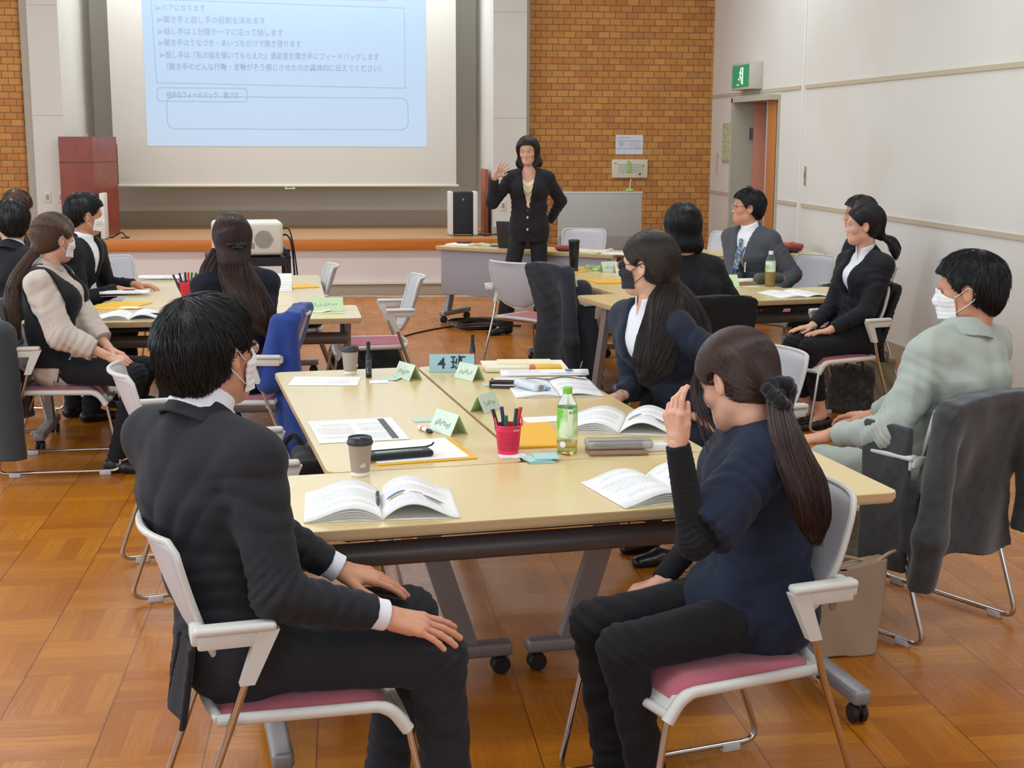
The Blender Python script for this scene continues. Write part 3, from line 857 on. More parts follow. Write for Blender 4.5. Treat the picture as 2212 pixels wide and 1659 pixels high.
        for s in (1, -1):
            ml.raw([hx((0.0985, s*0.034+0.023*math.cos(t), 0.004+0.0165*math.sin(t))) for t in np.linspace(0, 2*PI, 21)[:-1]], [list(range(20))])
            ml.build('lens', M_['lens'], go); ml = MB()
        ml.bm.free()
    if face:
        for s in (1, -1):
            m = MB(); m.tube([hx(p) for p in [(0.083, s*0.016, 0.027), (0.085, s*0.030, 0.031), (0.074, s*0.047, 0.027)]], [0.0018, 0.0026, 0.0012], 6); m.build('eyebrow', DARK, root)
            if face == 'closed':
                m = MB(); m.tube([hx(p) for p in [(0.0835, s*0.018, 0.0035), (0.0845, s*0.031, 0.0), (0.074, s*0.045, 0.004)]], [0.0006, 0.0016, 0.0008], 6); m.build('eyelid', DARK, root)
            else:
                sdf_obj('eye', blob(hx((0.0745, s*0.031, 0.003)), (0.0080, 0.0120, 0.0048), Hm[:3, :3]), 0.002, EYEW, root, pad=0.004)
                sdf_obj('iris', blob(hx((0.0785, s*0.031, 0.003)), (0.0052, 0.0056, 0.0050), Hm[:3, :3]), 0.0016, DARK, root, pad=0.004)
        R3 = Hm[:3, :3]
        lp = union([seg(hx((0.0835, -0.017, -0.056)), hx((0.0905, 0, -0.0555)), 0.0035, 0.0055), seg(hx((0.0835, 0.017, -0.056)), hx((0.0905, 0, -0.0555)), 0.0035, 0.0055), seg(hx((0.081, -0.012, -0.066)), hx((0.088, 0, -0.0665)), 0.004, 0.0055), seg(hx((0.081, 0.012, -0.066)), hx((0.088, 0, -0.0665)), 0.004, 0.0055)], 0.003)
        sdf_obj('lips', lp, 0.002, LIP, root, pad=0.004)
    return root, dict(Hm=Hm, Nb=Nb, ax=ax, fwd=fwd, lat=lat, arms=arms, Pc=Pc, hx=hx, g=g, toL=toL, e=e, Sh=Sh)
M_ = _M
# ------------------------------------------------------------------ surface materials of the room
def floor_mat():
    k = NB('parquet'); p = k.xyz('Object'); T = 0.306
    U = k.math('DIVIDE', k.math('ADD', p[0], 0.09), T); V = k.math('DIVIDE', k.math('ADD', p[1], 0.045), T)
    iu, iv = k.math('FLOOR', U), k.math('FLOOR', V); fu, fv = k.math('FRACT', U), k.math('FRACT', V)
    par = k.math('FLOORED_MODULO', k.math('ADD', iu, iv), 2.0)
    s = k.mixf(par, fu, fv); t = k.mixf(par, fv, fu)
    idx = k.math('FLOOR', k.math('MULTIPLY', s, 4.0))
    r1 = k.white(k.vec(iu, iv, idx)); r2 = k.white(k.vec(iu, iv, 77.0)); r3 = k.white(k.vec(iv, iu, k.math('ADD', idx, 9.0)))
    gr = k.noise(k.vec(k.math('ADD', k.math('MULTIPLY', s, 26.0), k.math('MULTIPLY', r1, 50.0)), k.math('ADD', k.math('MULTIPLY', t, 1.6), k.math('MULTIPLY', r3, 30.0)), k.math('MULTIPLY', r2, 40.0)), 1.0, 6, 0.6)
    blot = k.noise(k.vec(k.math('MULTIPLY', p[0], 1.0), p[1], 0.0), 3.2, 4)
    c1 = k.mix(r1, srgb(162, 93, 12), srgb(198, 128, 28))
    c2 = k.mix(k.math('MULTIPLY', r3, 0.6), c1, srgb(180, 104, 18))
    gm = k.n('ShaderNodeMapRange'); k.put(gm.inputs[0], gr); gm.inputs[1].default_value = 0.35; gm.inputs[2].default_value = 0.75
    c3 = k.mix(k.math('MULTIPLY', gm.outputs[0], 0.50), c2, srgb(138, 72, 18))
    bm = k.n('ShaderNodeMapRange'); k.put(bm.inputs[0], blot); bm.inputs[1].default_value = 0.5; bm.inputs[2].default_value = 0.8
    c4 = k.mix(k.math('MULTIPLY', bm.outputs[0], 0.35), c3, srgb(160, 86, 34))
    eu = k.math('MINIMUM', fu, k.math('SUBTRACT', 1.0, fu)); ev = k.math('MINIMUM', fv, k.math('SUBTRACT', 1.0, fv))
    fs = k.math('FRACT', k.math('MULTIPLY', s, 4.0)); es = k.math('MULTIPLY', k.math('MINIMUM', fs, k.math('SUBTRACT', 1.0, fs)), 0.25)
    gapu = k.math('LESS_THAN', eu, 0.0060); gapv = k.math('LESS_THAN', ev, 0.0050); gaps = k.math('LESS_THAN', es, 0.0016)
    c5 = k.mix(k.math('MULTIPLY', gaps, 0.30), c4, srgb(120, 60, 24))
    g2 = k.math('ADD', k.math('MULTIPLY', gapu, 0.80), k.math('MULTIPLY', gapv, k.math('ADD', 0.2, k.math('MULTIPLY', r2, 0.3))), clamp=True)
    c6 = k.mix(g2, c5, srgb(70, 36, 18))
    k.put(k.b.inputs['Base Color'], c6)
    k.put(k.b.inputs['Roughness'], k.math('ADD', 0.20, k.math('MULTIPLY', gr, 0.16)))
    k.b.inputs['Specular IOR Level'].default_value = 0.38
    h = k.math('SUBTRACT', k.math('MULTIPLY', gr, 0.25), g2)
    k.bump(h, 0.25, 0.0012)
    return k.m
def brick_mat():
    k = NB('orange_brick'); p = k.xyz('Object'); bw, rh = 0.128, 0.0706
    row = k.math('FLOOR', k.math('DIVIDE', p[2], rh))
    off = k.math('MULTIPLY', k.math('FLOORED_MODULO', row, 2.0), 0.5)
    jit = k.math('MULTIPLY', k.white(k.vec(row, 3.0, 1.0)), 0.08)
    uu = k.math('ADD', k.math('ADD', k.math('DIVIDE', p[0], bw), off), jit)
    fu = k.math('FRACT', uu); fv = k.math('FRACT', k.math('DIVIDE', p[2], rh)); iu = k.math('FLOOR', uu)
    eu = k.math('MULTIPLY', k.math('MINIMUM', fu, k.math('SUBTRACT', 1.0, fu)), bw); ev = k.math('MULTIPLY', k.math('MINIMUM', fv, k.math('SUBTRACT', 1.0, fv)), rh)
    ed = k.math('MINIMUM', eu, ev)
    mo = k.math('LESS_THAN', ed, 0.0034)
    r = k.white(k.vec(iu, row, 0.0)); r2 = k.white(k.vec(iu, row, 5.0))
    n = k.noise(k.tc.outputs['Object'], 26, 4)
    c = k.mix(r, srgb(188, 126, 62), srgb(208, 148, 74)); c = k.mix(k.math('MULTIPLY', k.math('GREATER_THAN', r2, 0.86), 0.6), c, srgb(178, 108, 60))
    c = k.mix(k.math('MULTIPLY', n, 0.35), c, srgb(160, 100, 48))
    k.put(k.b.inputs['Base Color'], k.mix(mo, c, srgb(112, 84, 58)))
    k.b.inputs['Roughness'].default_value = 0.75
    h = k.math('ADD', k.math('MINIMUM', k.math('MULTIPLY', ed, 160.0), 1.0), k.math('MULTIPLY', n, 0.4))
    k.bump(h, 0.7, 0.004)
    return k.m
def wood_mat(name, a, b, scale=(2, 30, 30), rough=0.35):
    k = NB(name); p = k.xyz('Object')
    n = k.noise(k.vec(k.math('MULTIPLY', p[0], scale[0]), k.math('MULTIPLY', p[1], scale[1]), k.math('MULTIPLY', p[2], scale[2])), 1.0, 5, 0.6)
    k.put(k.b.inputs['Base Color'], k.mix(n, srgb(*a), srgb(*b))); k.b.inputs['Roughness'].default_value = rough
    return k.m
FLOORM = floor_mat(); BRICK = brick_mat()
PLASTER = mat('cream_plaster', (214, 208, 198), rough=0.85, bump=(60, 0.15, 0.002), var=(1.3, (206, 198, 186), 0.45, 0.8))
PANELW = mat('white_wall_panel', (222, 218, 210), rough=0.8, bump=(90, 0.1, 0.001), var=(0.9, (214, 208, 196), 0.45, 0.75))
STAGEF = mat('stage_front_white', (226, 214, 208), rough=0.7, bump=(70, 0.1, 0.001), var=(1.1, (218, 204, 196), 0.4, 0.8))
RECESS = mat('recess_plaster', (208, 202, 190), rough=0.9, bump=(60, 0.15, 0.002))
SKIRT = mat('tan_skirting', (176, 160, 138), rough=0.6)
TRIM = mat('tan_trim', (196, 180, 154), rough=0.6)
CEIL = mat('ceiling_white', (226, 224, 218), rough=0.9)
STAGEW = wood_mat('stage_floor_wood', (178, 132, 88), (198, 152, 108), (3, 22, 10), 0.4)
STAGEO = wood_mat('stage_edge_wood', (190, 104, 34), (212, 130, 52), (1.5, 20, 40), 0.3)
DOORW = wood_mat('door_orange_wood', (184, 112, 58), (200, 128, 68), (30, 30, 2), 0.35)

def struct(name, mb, m, parent=None):
    o = mb.build(name, m, parent)
    if parent is None: o['kind'] = 'structure'
    return o
XL, XR, YB, YF, ZC = -6.5, 4.19, -3.6, 15.35, 4.3
struct('floor', MB().box(((XL+XR)/2+0.5, (YB+17)/2, -0.05), (XR-XL+3.0, 17-YB+0.6, 0.1)), FLOORM)
struct('ceiling', MB().box(((XL+XR)/2, (YB+17)/2, ZC+0.05), (XR-XL+0.6, 17-YB+0.6, 0.1)), CEIL)
# left wall: sill, head and piers around the window band
m = MB()
m.box((XL-0.1, (YB+17)/2, 0.6), (0.2, 17-YB, 1.2)).box((XL-0.1, (YB+17)/2, 4.0), (0.2, 17-YB, 0.6))
for y in (-3.3, -1.0, 2.0, 5.0, 8.0, 11.0, 15.5): m.box((XL-0.1, y, 2.45), (0.2, 0.5 if y < 15 else 3.0, 2.5))
struct('wall_left', m, PANELW)
m = MB()
for y0, y1 in ((-0.75, 1.75), (2.25, 4.75), (5.25, 7.75), (8.25, 10.75), (11.25, 14.0)):
    for yy in (y0+0.03, (y0+y1)/2, y1-0.03): m.box((XL-0.1, yy, 2.45), (0.05, 0.05, 2.5))
    for zz in (1.23, 3.67): m.box((XL-0.1, (y0+y1)/2, zz), (0.05, y1-y0, 0.06))
struct('window_1', m, mat('window_aluminium', (180, 180, 178), rough=0.4, metal=0.8))
m = MB().box(((XL+XR)/2, YB-0.1, ZC/2), (XR-XL, 0.2, ZC)); struct('wall_back', m, PANELW)
# right wall with the door opening
DY0, DY1, DZ = 12.90, 14.20, 2.08
m = MB()
m.box((XR+0.1, (YB+DY0)/2, ZC/2), (0.2, DY0-YB, ZC)).box((XR+0.1, (DY1+YF+0.1)/2, ZC/2), (0.2, YF+0.1-DY1, ZC)).box((XR+0.1, (DY0+DY1)/2, (ZC+DZ)/2), (0.2, DY1-DY0, ZC-DZ))
struct('wall_right', m, PANELW)
m = MB()   # tan strips, kept in panels with a white joint
for z in (2.13, 1.075):
    for a, b in ((YB, 12.18), (12.32, DY0-0.02) if z < 2 else (12.32, 14.3), (DY1+0.02, YF) if z < 2 else (14.35, YF)):
        m.box((XR-0.006, (a+b)/2, z), (0.012, b-a, 0.034))
m.box((XR-0.006, 8, 3.25), (0.012, 2*(YF-8), 0.034))
struct('trim_1', m, TRIM)
m = MB()
for y in (12.25, 7.2, 2.2): m.box((XR-0.003, y, ZC/2), (0.008, 0.03, ZC))
struct('trim_2', m, mat('joint_white', (232, 228, 220), rough=0.7))
struct('baseboard_right', MB().box((XR-0.008, (YB+DY0)/2, 0.07), (0.016, DY0-YB, 0.14)), SKIRT)
# door: frame, open leaf seen edge-on, corridor behind
d = MB(); d.box((XR+0.08, DY0+0.02, DZ/2), (0.2, 0.05, DZ)).box((XR+0.02, DY1-0.02, DZ/2), (0.26, 0.05, DZ)).box((XR+0.02, (DY0+DY1)/2, DZ-0.02), (0.26, DY1-DY0, 0.05))
dr = struct('door_1', d, mat('door_frame_grey', (186, 180, 160), rough=0.5))
MB().box((0.0, 0.0, 0.0), (0.04, 0.30, DZ-0.05), bevel=0.003).build('side_leaf', DOORW, dr, loc=(XR-0.0, DY0+0.175, DZ/2-0.02))
MB().box((0.0, 0.0, 0.0), (0.05, 0.012, DZ-0.05)).build('meeting_strip', mat('strip_pale', (206, 206, 214), rough=0.4), dr, loc=(XR-0.0, DY0+0.335, DZ/2-0.02))
MB().box((0.30, 0.02, 0.0), (0.58, 0.04, DZ-0.06), bevel=0.003).build('door_leaf', mat('door_leaf_red', (196, 120, 92), rough=0.4), dr, loc=(XR+0.10, DY1-0.10, DZ/2), rz=-0.25)
MB().box((0, 0, 0), (0.22, 0.03, 0.05)).box((0.06, -0.05, 0.02), (0.26, 0.02, 0.02)).build('door_closer', mat('door_closer_silver', (190, 192, 200), rough=0.35, metal=0.6), dr, loc=(XR+0.26, DY1-0.3, 1.98))
m = MB()
for z in (1.72, 1.12): m.box((XR+0.10, DY1-0.05, z), (0.05, 0.02, 0.12)).tube([(XR+0.07, DY1-0.07, z-0.06), (XR+0.07, DY1-0.07, z+0.06)], 0.012)
m.build('hinge', mat('hinge_steel', (150, 150, 150), rough=0.4, metal=0.7), dr)
struct('wall_corridor', MB().box((XR+1.9, 13.6, ZC/2), (0.1, 5.0, ZC)).box((XR+1.0, 15.9, ZC/2), (1.8, 0.1, ZC)).box((XR+1.0, 11.1, ZC/2), (1.8, 0.1, ZC)), PLASTER)
# front wall: brick, pilasters, recess
def wallbox(name, x0, x1, y0, y1, z0, z1, m, bev=0.0):
    return struct(name, MB().box(((x0+x1)/2, (y0+y1)/2, (z0+z1)/2), (x1-x0, y1-y0, z1-z0), bevel=bev, seg=4), m)
wallbox('wall_front', 2.105, XR+0.02, YF, YF+0.25, 0, ZC, BRICK)
wallbox('wall_front_left', -5.2, -3.27, 15.15, 15.40, 0.0, ZC, BRICK, 0.05)
wallbox('trim_3', 2.045, 2.105, YF-0.05, YF+0.2, 0, ZC, mat('return_beige', (186, 176, 160), rough=0.8))
wallbox('trim_4', -3.27, -3.17, 15.2, 15.42, 0, ZC, M_['return_beige'])
wallbox('wall_pilaster_right', 1.68, 2.045, 15.10, 17.1, 0, ZC, PLASTER)
wallbox('wall_pilaster_left', -3.17, -2.86, 15.10, 17.1, 0, ZC, PLASTER)
wallbox('wall_stage_back', -6.5, 2.1, 17.0, 17.2, 0, ZC, RECESS)
wallbox('wall_left_stage', XL-0.1, -5.2, 15.15, 15.4, 0, ZC, PLASTER)
wallbox('trim_5', 1.68, 1.99, 15.085, 15.10, 0.6, 0.70, SKIRT)
wallbox('trim_6', -3.17, -2.86, 15.085, 15.10, 0.6, 0.70, SKIRT)
wallbox('baseboard_stage', -2.86, 1.68, 16.98, 17.0, 0.6, 0.78, SKIRT)
wallbox('baseboard_front', 2.105, XR, YF-0.016, YF, 0, 0.14, SKIRT)
# stage
st = struct('floor_stage', MB().box((-2.2, 15.86, 0.565), (8.6, 2.28, 0.07)), STAGEW)
struct('trim_7', MB().box((-2.2, 14.71, 0.545), (8.62, 0.05, 0.11), bevel=0.006), STAGEO)
struct('wall_stage_front', MB().box((-2.2, 14.78, 0.27), (8.58, 0.06, 0.50)), STAGEF)
struct('baseboard_stage_front', MB().box((-2.2, 14.735, 0.055), (8.6, 0.05, 0.11)), SKIRT)
struct('trim_8', MB().box((-2.2, 14.725, 0.127), (8.6, 0.07, 0.022)), mat('skirting_cap', (226, 216, 204), rough=0.5))
struct('wall_stage_side', MB().box((2.08, 15.1, 0.28), (0.06, 0.7, 0.56)), STAGEF)
m = MB()
for x in (-4.2, -2.4, -0.6, 1.2): m.box((x, 14.749, 0.31), (0.004, 0.003, 0.34))
struct('trim_9', m, mat('panel_joint', (196, 184, 176), rough=0.8))
m = MB()
for z in (1.88, 3.0): m.box((1.86, 15.098, z), (0.36, 0.004, 0.004)).box((-3.01, 15.098, z), (0.3, 0.004, 0.004))
struct('trim_10', m, mat('plaster_joint', (190, 182, 170), rough=0.8))

# ------------------------------------------------------------------ wall fixtures
def plate(x, y, z, label, dark=False, w=0.07, h=0.115, ry=0):
    t = empty('wall_outlet', (x, y, z), ry)
    MB().box((0, -0.004, 0), (w, 0.008, h), bevel=0.003).build('face_plate', mat('outlet_cream', (216, 206, 190), rough=0.5), t)
    MB().box((0, -0.009, 0.0), (w*0.42, 0.004, h*0.45)).build('socket', mat('outlet_insert', (150, 146, 130), rough=0.5), t)
    return tag(t, label, 'outlet')
plate(-3.06, 15.10, 1.03, 'small cream wall switch plate on the left pilaster, nearer to the brick')
plate(-2.92, 15.10, 1.03, 'small cream wall outlet on the left pilaster, nearer to the podium')
plate(1.79, 15.10, 0.93, 'grey socket plate on the right pilaster left of the presenter')
plate(1.93, 15.10, 0.93, 'socket plate on the right pilaster partly behind the presenter')
ex = empty('exit_sign', (XR-0.065, 13.82, 2.29), -PI/2); tag(ex, 'green and white emergency exit sign box jutting from the wall above the door', 'exit sign')
MB().box((0, 0.0, 0), (0.66, 0.13, 0.27), bevel=0.006).build('housing', mat('sign_housing', (196, 190, 176), rough=0.5), ex)
MB().box((0, -0.066, 0.0), (0.58, 0.004, 0.22)).build('green_face', mat('exit_green', (24, 138, 96), rough=0.4, emit=(srgb(20, 140, 90), 0.35)), ex)
mp = MB()   # running figure by the doorway
mp.lathe([(0.0001, -0.001), (0.016, -0.001), (0.016, 0.001), (0.0001, 0.001)], 14, M=Matrix.Translation((0.012, -0.069, 0.07)) @ Matrix.Rotation(PI/2, 4, 'X'))
for a, b, r in (((0.005, 0.05), (-0.008, 0.0), 0.012), ((0.0, 0.045), (-0.035, 0.03), 0.006), ((0.0, 0.045), (0.035, 0.022), 0.006), ((-0.008, 0.0), (0.03, -0.028), 0.008), ((0.03, -0.028), (0.028, -0.065), 0.007), ((-0.008, 0.0), (-0.04, -0.035), 0.008), ((-0.04, -0.035), (-0.07, -0.03), 0.006)):
    L = math.hypot(b[0]-a[0], b[1]-a[1]); an = math.atan2(b[1]-a[1], b[0]-a[0])
    mp.box(((a[0]+b[0])/2, -0.069, (a[1]+b[1])/2), (L+r, 0.002, 2*r), rot=(0, -an, 0))
mp.box((0.075, -0.069, 0.0), (0.04, 0.002, 0.17)).box((-0.08, -0.069, -0.085), (0.06, 0.002, 0.012))
mp.build('pictogram', mat('exit_white', (226, 240, 226), rough=0.4, emit=(srgb(225, 240, 225), 0.5)), ex)
th = empty('wall_control', (XR, 12.10, 1.34), -PI/2); tag(th, 'narrow tan control strip on the white wall right of the door', 'wall control')
MB().box((0, -0.006, 0), (0.03, 0.012, 0.17), bevel=0.003).build('body', mat('control_tan', (170, 150, 120), rough=0.5), th)
MB().box((0, -0.013, 0.01), (0.016, 0.004, 0.06)).build('window', mat('control_grey', (110, 110, 112), rough=0.4), th)
gb = empty('wall_map', (XR, 14.62, 1.62), -PI/2); tag(gb, 'pale green framed notice beside the door, left of its frame', 'notice')
MB().box((0, -0.008, 0), (0.42, 0.016, 0.42), bevel=0.003).build('frame', mat('notice_frame', (190, 184, 150), rough=0.5), gb)
MB().box((0, -0.018, 0), (0.37, 0.004, 0.37)).build('sheet', mat('notice_sheet', (198, 206, 168), rough=0.6, var=(40, (150, 160, 120), 0.5, 0.6)), gb)
tag(MB().tube([(XR-0.03, 15.02, 1.3), (XR-0.03, 15.02, 1.52)], 0.008).box((XR-0.015, 15.02, 1.5), (0.03, 0.012, 0.012)).box((XR-0.015, 15.02, 1.32), (0.03, 0.012, 0.012)).build('pull_handle', TRIM), 'thin tan vertical handle on the white wall at the brick corner', 'handle')
# notices on the brick wall
nt = empty('notice_paper', (3.246, YF-0.003, 1.595)); tag(nt, 'white printed notice sheet taped to the orange brick wall', 'notice')
MB().box((0, -0.001, 0), (0.312, 0.002, 0.215)).build('sheet', mat('paper_white_wall', (214, 216, 226), rough=0.7), nt)
m = MB()
for i, (z, w, x) in enumerate([(0.075, 0.14, -0.06), (0.04, 0.27, 0), (-0.045, 0.29, 0)]): m.box((x, -0.0026, z), (w, 0.001, 0.005))
for i in range(5): m.box((-0.1+0.018*(i % 2), -0.0026, 0.02-0.011*i), (0.07-0.01*i, 0.001, 0.004)); m.box((0.06, -0.0026, 0.02-0.011*i), (0.13, 0.001, 0.002))
m.build('print_lines', mat('print_blue_grey', (120, 128, 160), rough=0.7), nt)
MB().box((0.10, -0.0028, -0.075+0.04), (0.08, 0.001, 0.012)).build('highlight', mat('hl_yellow', (230, 200, 90), rough=0.6), nt)
pn = empty('control_panel', (3.251, YF, 1.329)); tag(pn, 'cream fire alarm indicator panel with rows of keys on the brick wall', 'control panel')
MB().box((0, -0.02, 0), (0.408, 0.04, 0.206), bevel=0.006).build('case', mat('panel_cream', (214, 208, 184), rough=0.5), pn)
m = MB(); rnd = random.Random(4)
for r in range(4):
    for c in range(13): m.box((-0.13+c*0.023, -0.042, 0.045-r*0.026), (0.015, 0.006, 0.014))
m.build('keys', mat('key_grey', (186, 184, 168), rough=0.5), pn)
m = MB(); m.box((-0.165, -0.042, 0.06), (0.016, 0.006, 0.016)).box((0.155, -0.042, 0.03), (0.014, 0.006, 0.014)); m.build('red_lamp', mat('lamp_red', (214, 84, 60), rough=0.4), pn)
MB().box((0.115, -0.043, -0.062), (0.022, 0.006, 0.016)).build('key_switch', mat('black_plastic', (30, 30, 32), rough=0.4), pn)
m = MB()
for i in range(6): m.tube([(-0.03, -0.045, 0.085-i*0.02), (-0.005-0.01*(i % 2), -0.05, 0.07-i*0.02), (0.0, -0.045, 0.06-i*0.02)], 0.012, 6)
m.build('green_tassel', mat('tassel_green', (170, 210, 120), rough=0.7), pn)

# ------------------------------------------------------------------ stage furniture
SY = 16.3
ps = empty('projection_screen', ((-2.545+1.375)/2, SY, 0)); tag(ps, 'large pull-down projection screen hanging above the stage', 'projection screen')
hw = (1.375+2.545)/2
SCR = mat('screen_fabric', (214, 208, 198), rough=0.9)
MB().box((0, 0, 2.62), (2*hw, 0.006, 3.02)).build('screen_sheet', SCR, ps)
MB().box((0, -0.004, 1.108), (2*hw+0.06, 0.03, 0.028), bevel=0.006).build('bottom_bar', mat('screen_bar_cream', (224, 222, 200), rough=0.5), ps)
MB().box((0.02, -0.012, 1.075), (0.12, 0.02, 0.012)).tube([(-0.03, -0.012, 1.095), (-0.03, -0.012, 1.075)], 0.006).tube([(0.06, -0.012, 1.095), (0.06, -0.012, 1.075)], 0.006).build('pull_loop', M_['screen_bar_cream'], ps)
MB().box((0, 0.02, 4.18), (2*hw+0.2, 0.12, 0.12), bevel=0.01).build('case', M_['sign_housing'], ps)
MB().box((-hw+0.03, -0.001, 1.35), (0.02, 0.012, 0.45)).build('edge_stripe', M_['black_plastic'], ps)
# the projected slide: light thrown onto the sheet
k = NB('projected_light'); pz = k.xyz('Object')
fz = k.n('ShaderNodeMapRange'); k.put(fz.inputs[0], pz[2]); fz.inputs[1].default_value = 1.5; fz.inputs[2].default_value = 3.4
cc = k.mix(fz.outputs[0], srgb(208, 230, 255), srgb(184, 218, 255))
k.put(k.b.inputs['Base Color'], srgb(120, 130, 140)); k.put(k.b.inputs['Emission Color'], cc); k.b.inputs['Emission Strength'].default_value = 0.62; k.b.inputs['Roughness'].default_value = 0.9
sx0, sx1 = -2.165, 1.03
sl = MB().box(((sx0+sx1)/2+0.585, -0.0045, 2.53), (sx1-sx0, 0.002, 1.945)).build('projected_slide', k.m, ps)
TXT = mat('slide_text', (130, 138, 156), rough=0.9, emit=(srgb(150, 166, 206), 0.40))
LINE = mat('slide_line', (120, 134, 150), rough=0.9, emit=(srgb(156, 186, 222), 0.42))
def scr(px, py):   # slide layout: photo-measured offsets converted to metres on the sheet plane
    return ((px-320)/601.0*3.18+sx0+0.585, 1.558+(315-py)/315.0*1.70)
def slide_text(s, px, py, w_px, hpx, nm='slide_text'):
    x, z = scr(px, py); wx = w_px/601.0*3.18
    text_mesh(nm, s, hpx/601.0*3.18, TXT, ps, M=Matrix.Translation((x, -0.0065, z)) @ Matrix.Rotation(PI/2, 4, 'X'), extrude=0.0003, width=wx, bold=0.0005)
slide_text('➢ペアになります', 347, 36, 105, 16)
slide_text('➢聞き手と話し手の役割を決めます', 349, 60, 229, 16)
slide_text('➢話し手は１分間テーマに沿って話します', 350, 84, 265, 16)
slide_text('➢聞き手はうなづき・あいづちだけで聞き浸ります', 350, 107, 303, 16)
slide_text('➢話し手は『私の話を聞いてもらえた』満足度を聞き手にフィードバックします', 352, 132, 468, 16)
slide_text('（聞き手のどんな行動・言動がそう感じさせたのか具体的に伝えてください）', 358, 156, 458, 16)
slide_text('相手のフィードバック　気づき', 364, 214, 152, 15)
def slide_box(pts, w=0.006, closed=True):
    m = MB(); q = [scr(*p) for p in pts]
    if closed: q.append(q[0])
    for a, b in zip(q, q[1:]):
        L = math.hypot(b[0]-a[0], b[1]-a[1]); m.box(((a[0]+b[0])/2, -0.0065, (a[1]+b[1])/2), (L+w*0.5, 0.0006, w), rot=(0, -math.atan2(b[1]-a[1], b[0]-a[0]), 0))
    return m
slide_box([(340, 14), (877, 24), (877, 191), (345, 184)]).build('text_frame', LINE, ps)
def rrp(x0, y0, x1, y1, r):
    return [(x0+r, y0), (x1-r, y0), (x1-r*0.3, y0+r*0.3), (x1, y0+r), (x1, y1-r), (x1-r*0.3, y1-r*0.3), (x1-r, y1), (x0+r, y1), (x0+r*0.3, y1-r*0.3), (x0, y1-r), (x0, y0+r), (x0+r*0.3, y0+r*0.3)]
slide_box(rrp(345, 194, 535, 222, 6)).build('heading_frame', LINE, ps)
slide_box(rrp(364, 212, 883, 279, 14)).build('answer_frame', LINE, ps)
slide_box([(343, 1), (838, 9)], 0.02, False).build('title_rule', mat('slide_rule', (150, 150, 190), rough=0.9, emit=(srgb(170, 170, 200), 0.35)), ps)

RED = mat('podium_mahogany', (142, 66, 48), rough=0.3, var=(6, (126, 54, 40), 0.4, 0.7))
pd = empty('podium', (-2.66, 15.2, 0.6)); tag(pd, 'tall reddish-brown wooden podium standing on the stage at the left', 'podium')
MB().prism([(-0.235, -0.235), (0.11, -0.245), (0.24, 0.50), (-0.14, 0.50), (-0.18, -0.125), (-0.235, -0.125)], 0.0, 1.06).build('cabinet', RED, pd)
MB().prism([(-0.238, -0.238), (0.112, -0.248), (0.244, 0.503), (-0.138, 0.503), (-0.178, -0.122), (-0.238, -0.122)], 0.79, 0.80).build('dark_joint', mat('podium_dark', (92, 40, 30), rough=0.4), pd)  # thin dark joint line around the upper cabinet
MB().tube([(0.03, -0.05, 1.06), (0.03, -0.05, 1.09)], 0.006).build('top_peg', M_['door_frame_grey'], pd)
sd = empty('side_stand', (1.62, 15.45, 0.6)); tag(sd, 'narrow reddish-brown upright stand on the stage beside the right pilaster', 'stand')
MB().box((0, 0, 0.36), (0.045, 0.4, 0.72), bevel=0.004).build('upright', mat('stand_red_brown', (150, 78, 52), rough=0.4), sd)
MB().box((0, 0, 0.01), (0.10, 0.42, 0.02), bevel=0.004).build('foot', M_['stand_red_brown'], sd)
def speaker(x, y, rz, label):
    t = empty('stage_speaker', (x, y, 0.6), rz)
    m = MB()
    for s in (1, -1): m.box((s*0.135, 0.0, 0.25), (0.05, 0.21, 0.47), bevel=0.008)
    m.build('side_panel', mat('speaker_cream', (224, 218, 210), rough=0.4), t)
    MB().box((0, 0.0, 0.25), (0.22, 0.19, 0.46), bevel=0.004).build('cabinet', M_['black_plastic'], t)
    MB().box((0, -0.098, 0.25), (0.21, 0.006, 0.44), bevel=0.003).build('grille', mat('grille_black', (34, 36, 40), rough=0.6, bump=(700, 0.8, 0.002)), t)
    MB().lathe([(0.0001, 0), (0.012, 0), (0.012, 0.004), (0.0001, 0.004)], 16, M=Matrix.Translation((0, -0.101, 0.40)) @ Matrix.Rotation(PI/2, 4, 'X')).build('badge', M_['outlet_insert'], t)
    m = MB()
    for s in (1, -1):
        for q in (1, -1): m.box((s*0.135, q*0.075, 0.006), (0.05, 0.04, 0.014))
    m.build('rubber_feet', M_['outlet_insert'], t)
    return tag(t, label, 'speaker', 'speakers on the stage edge')
speaker(1.345, 15.15, 0.0, 'black speaker with cream sides on the stage, beside the presenter')
speaker(-2.575, 14.80, 0.0, 'black speaker with cream sides on the stage, in front of the podium')
# cables on the stage
CAB = mat('cable_black', (26, 26, 28), rough=0.5)
def cable(name, pts, r, m, label, cat='cable'):
    return tag(MB().tube(smooth_path(pts, 6), r, 6).build(name, m), label, cat)
cable('stage_cable', [(1.50, 15.2, 0.61), (1.6, 15.1, 0.606), (1.58, 15.0, 0.606), (1.72, 15.05, 0.62), (1.8, 15.0, 0.606), (1.72, 14.9, 0.64), (1.86, 14.95, 0.606), (1.98, 14.92, 0.606)], 0.006, CAB, 'black cable coiled on the stage floor right of the speaker')
cable('stage_cable', [(-2.55, 15.25, 0.606), (-2.42, 15.05, 0.606), (-2.36, 15.0, 0.63), (-2.30, 15.0, 0.66), (-2.26, 15.0, 0.62), (-2.22, 14.98, 0.606), (-2.30, 14.95, 0.606)], 0.007, CAB, 'short black cable with a plug on the stage floor near the podium')
pv = empty('stage_step', (0, 0, 0))
bpy.data.objects.remove(pv)
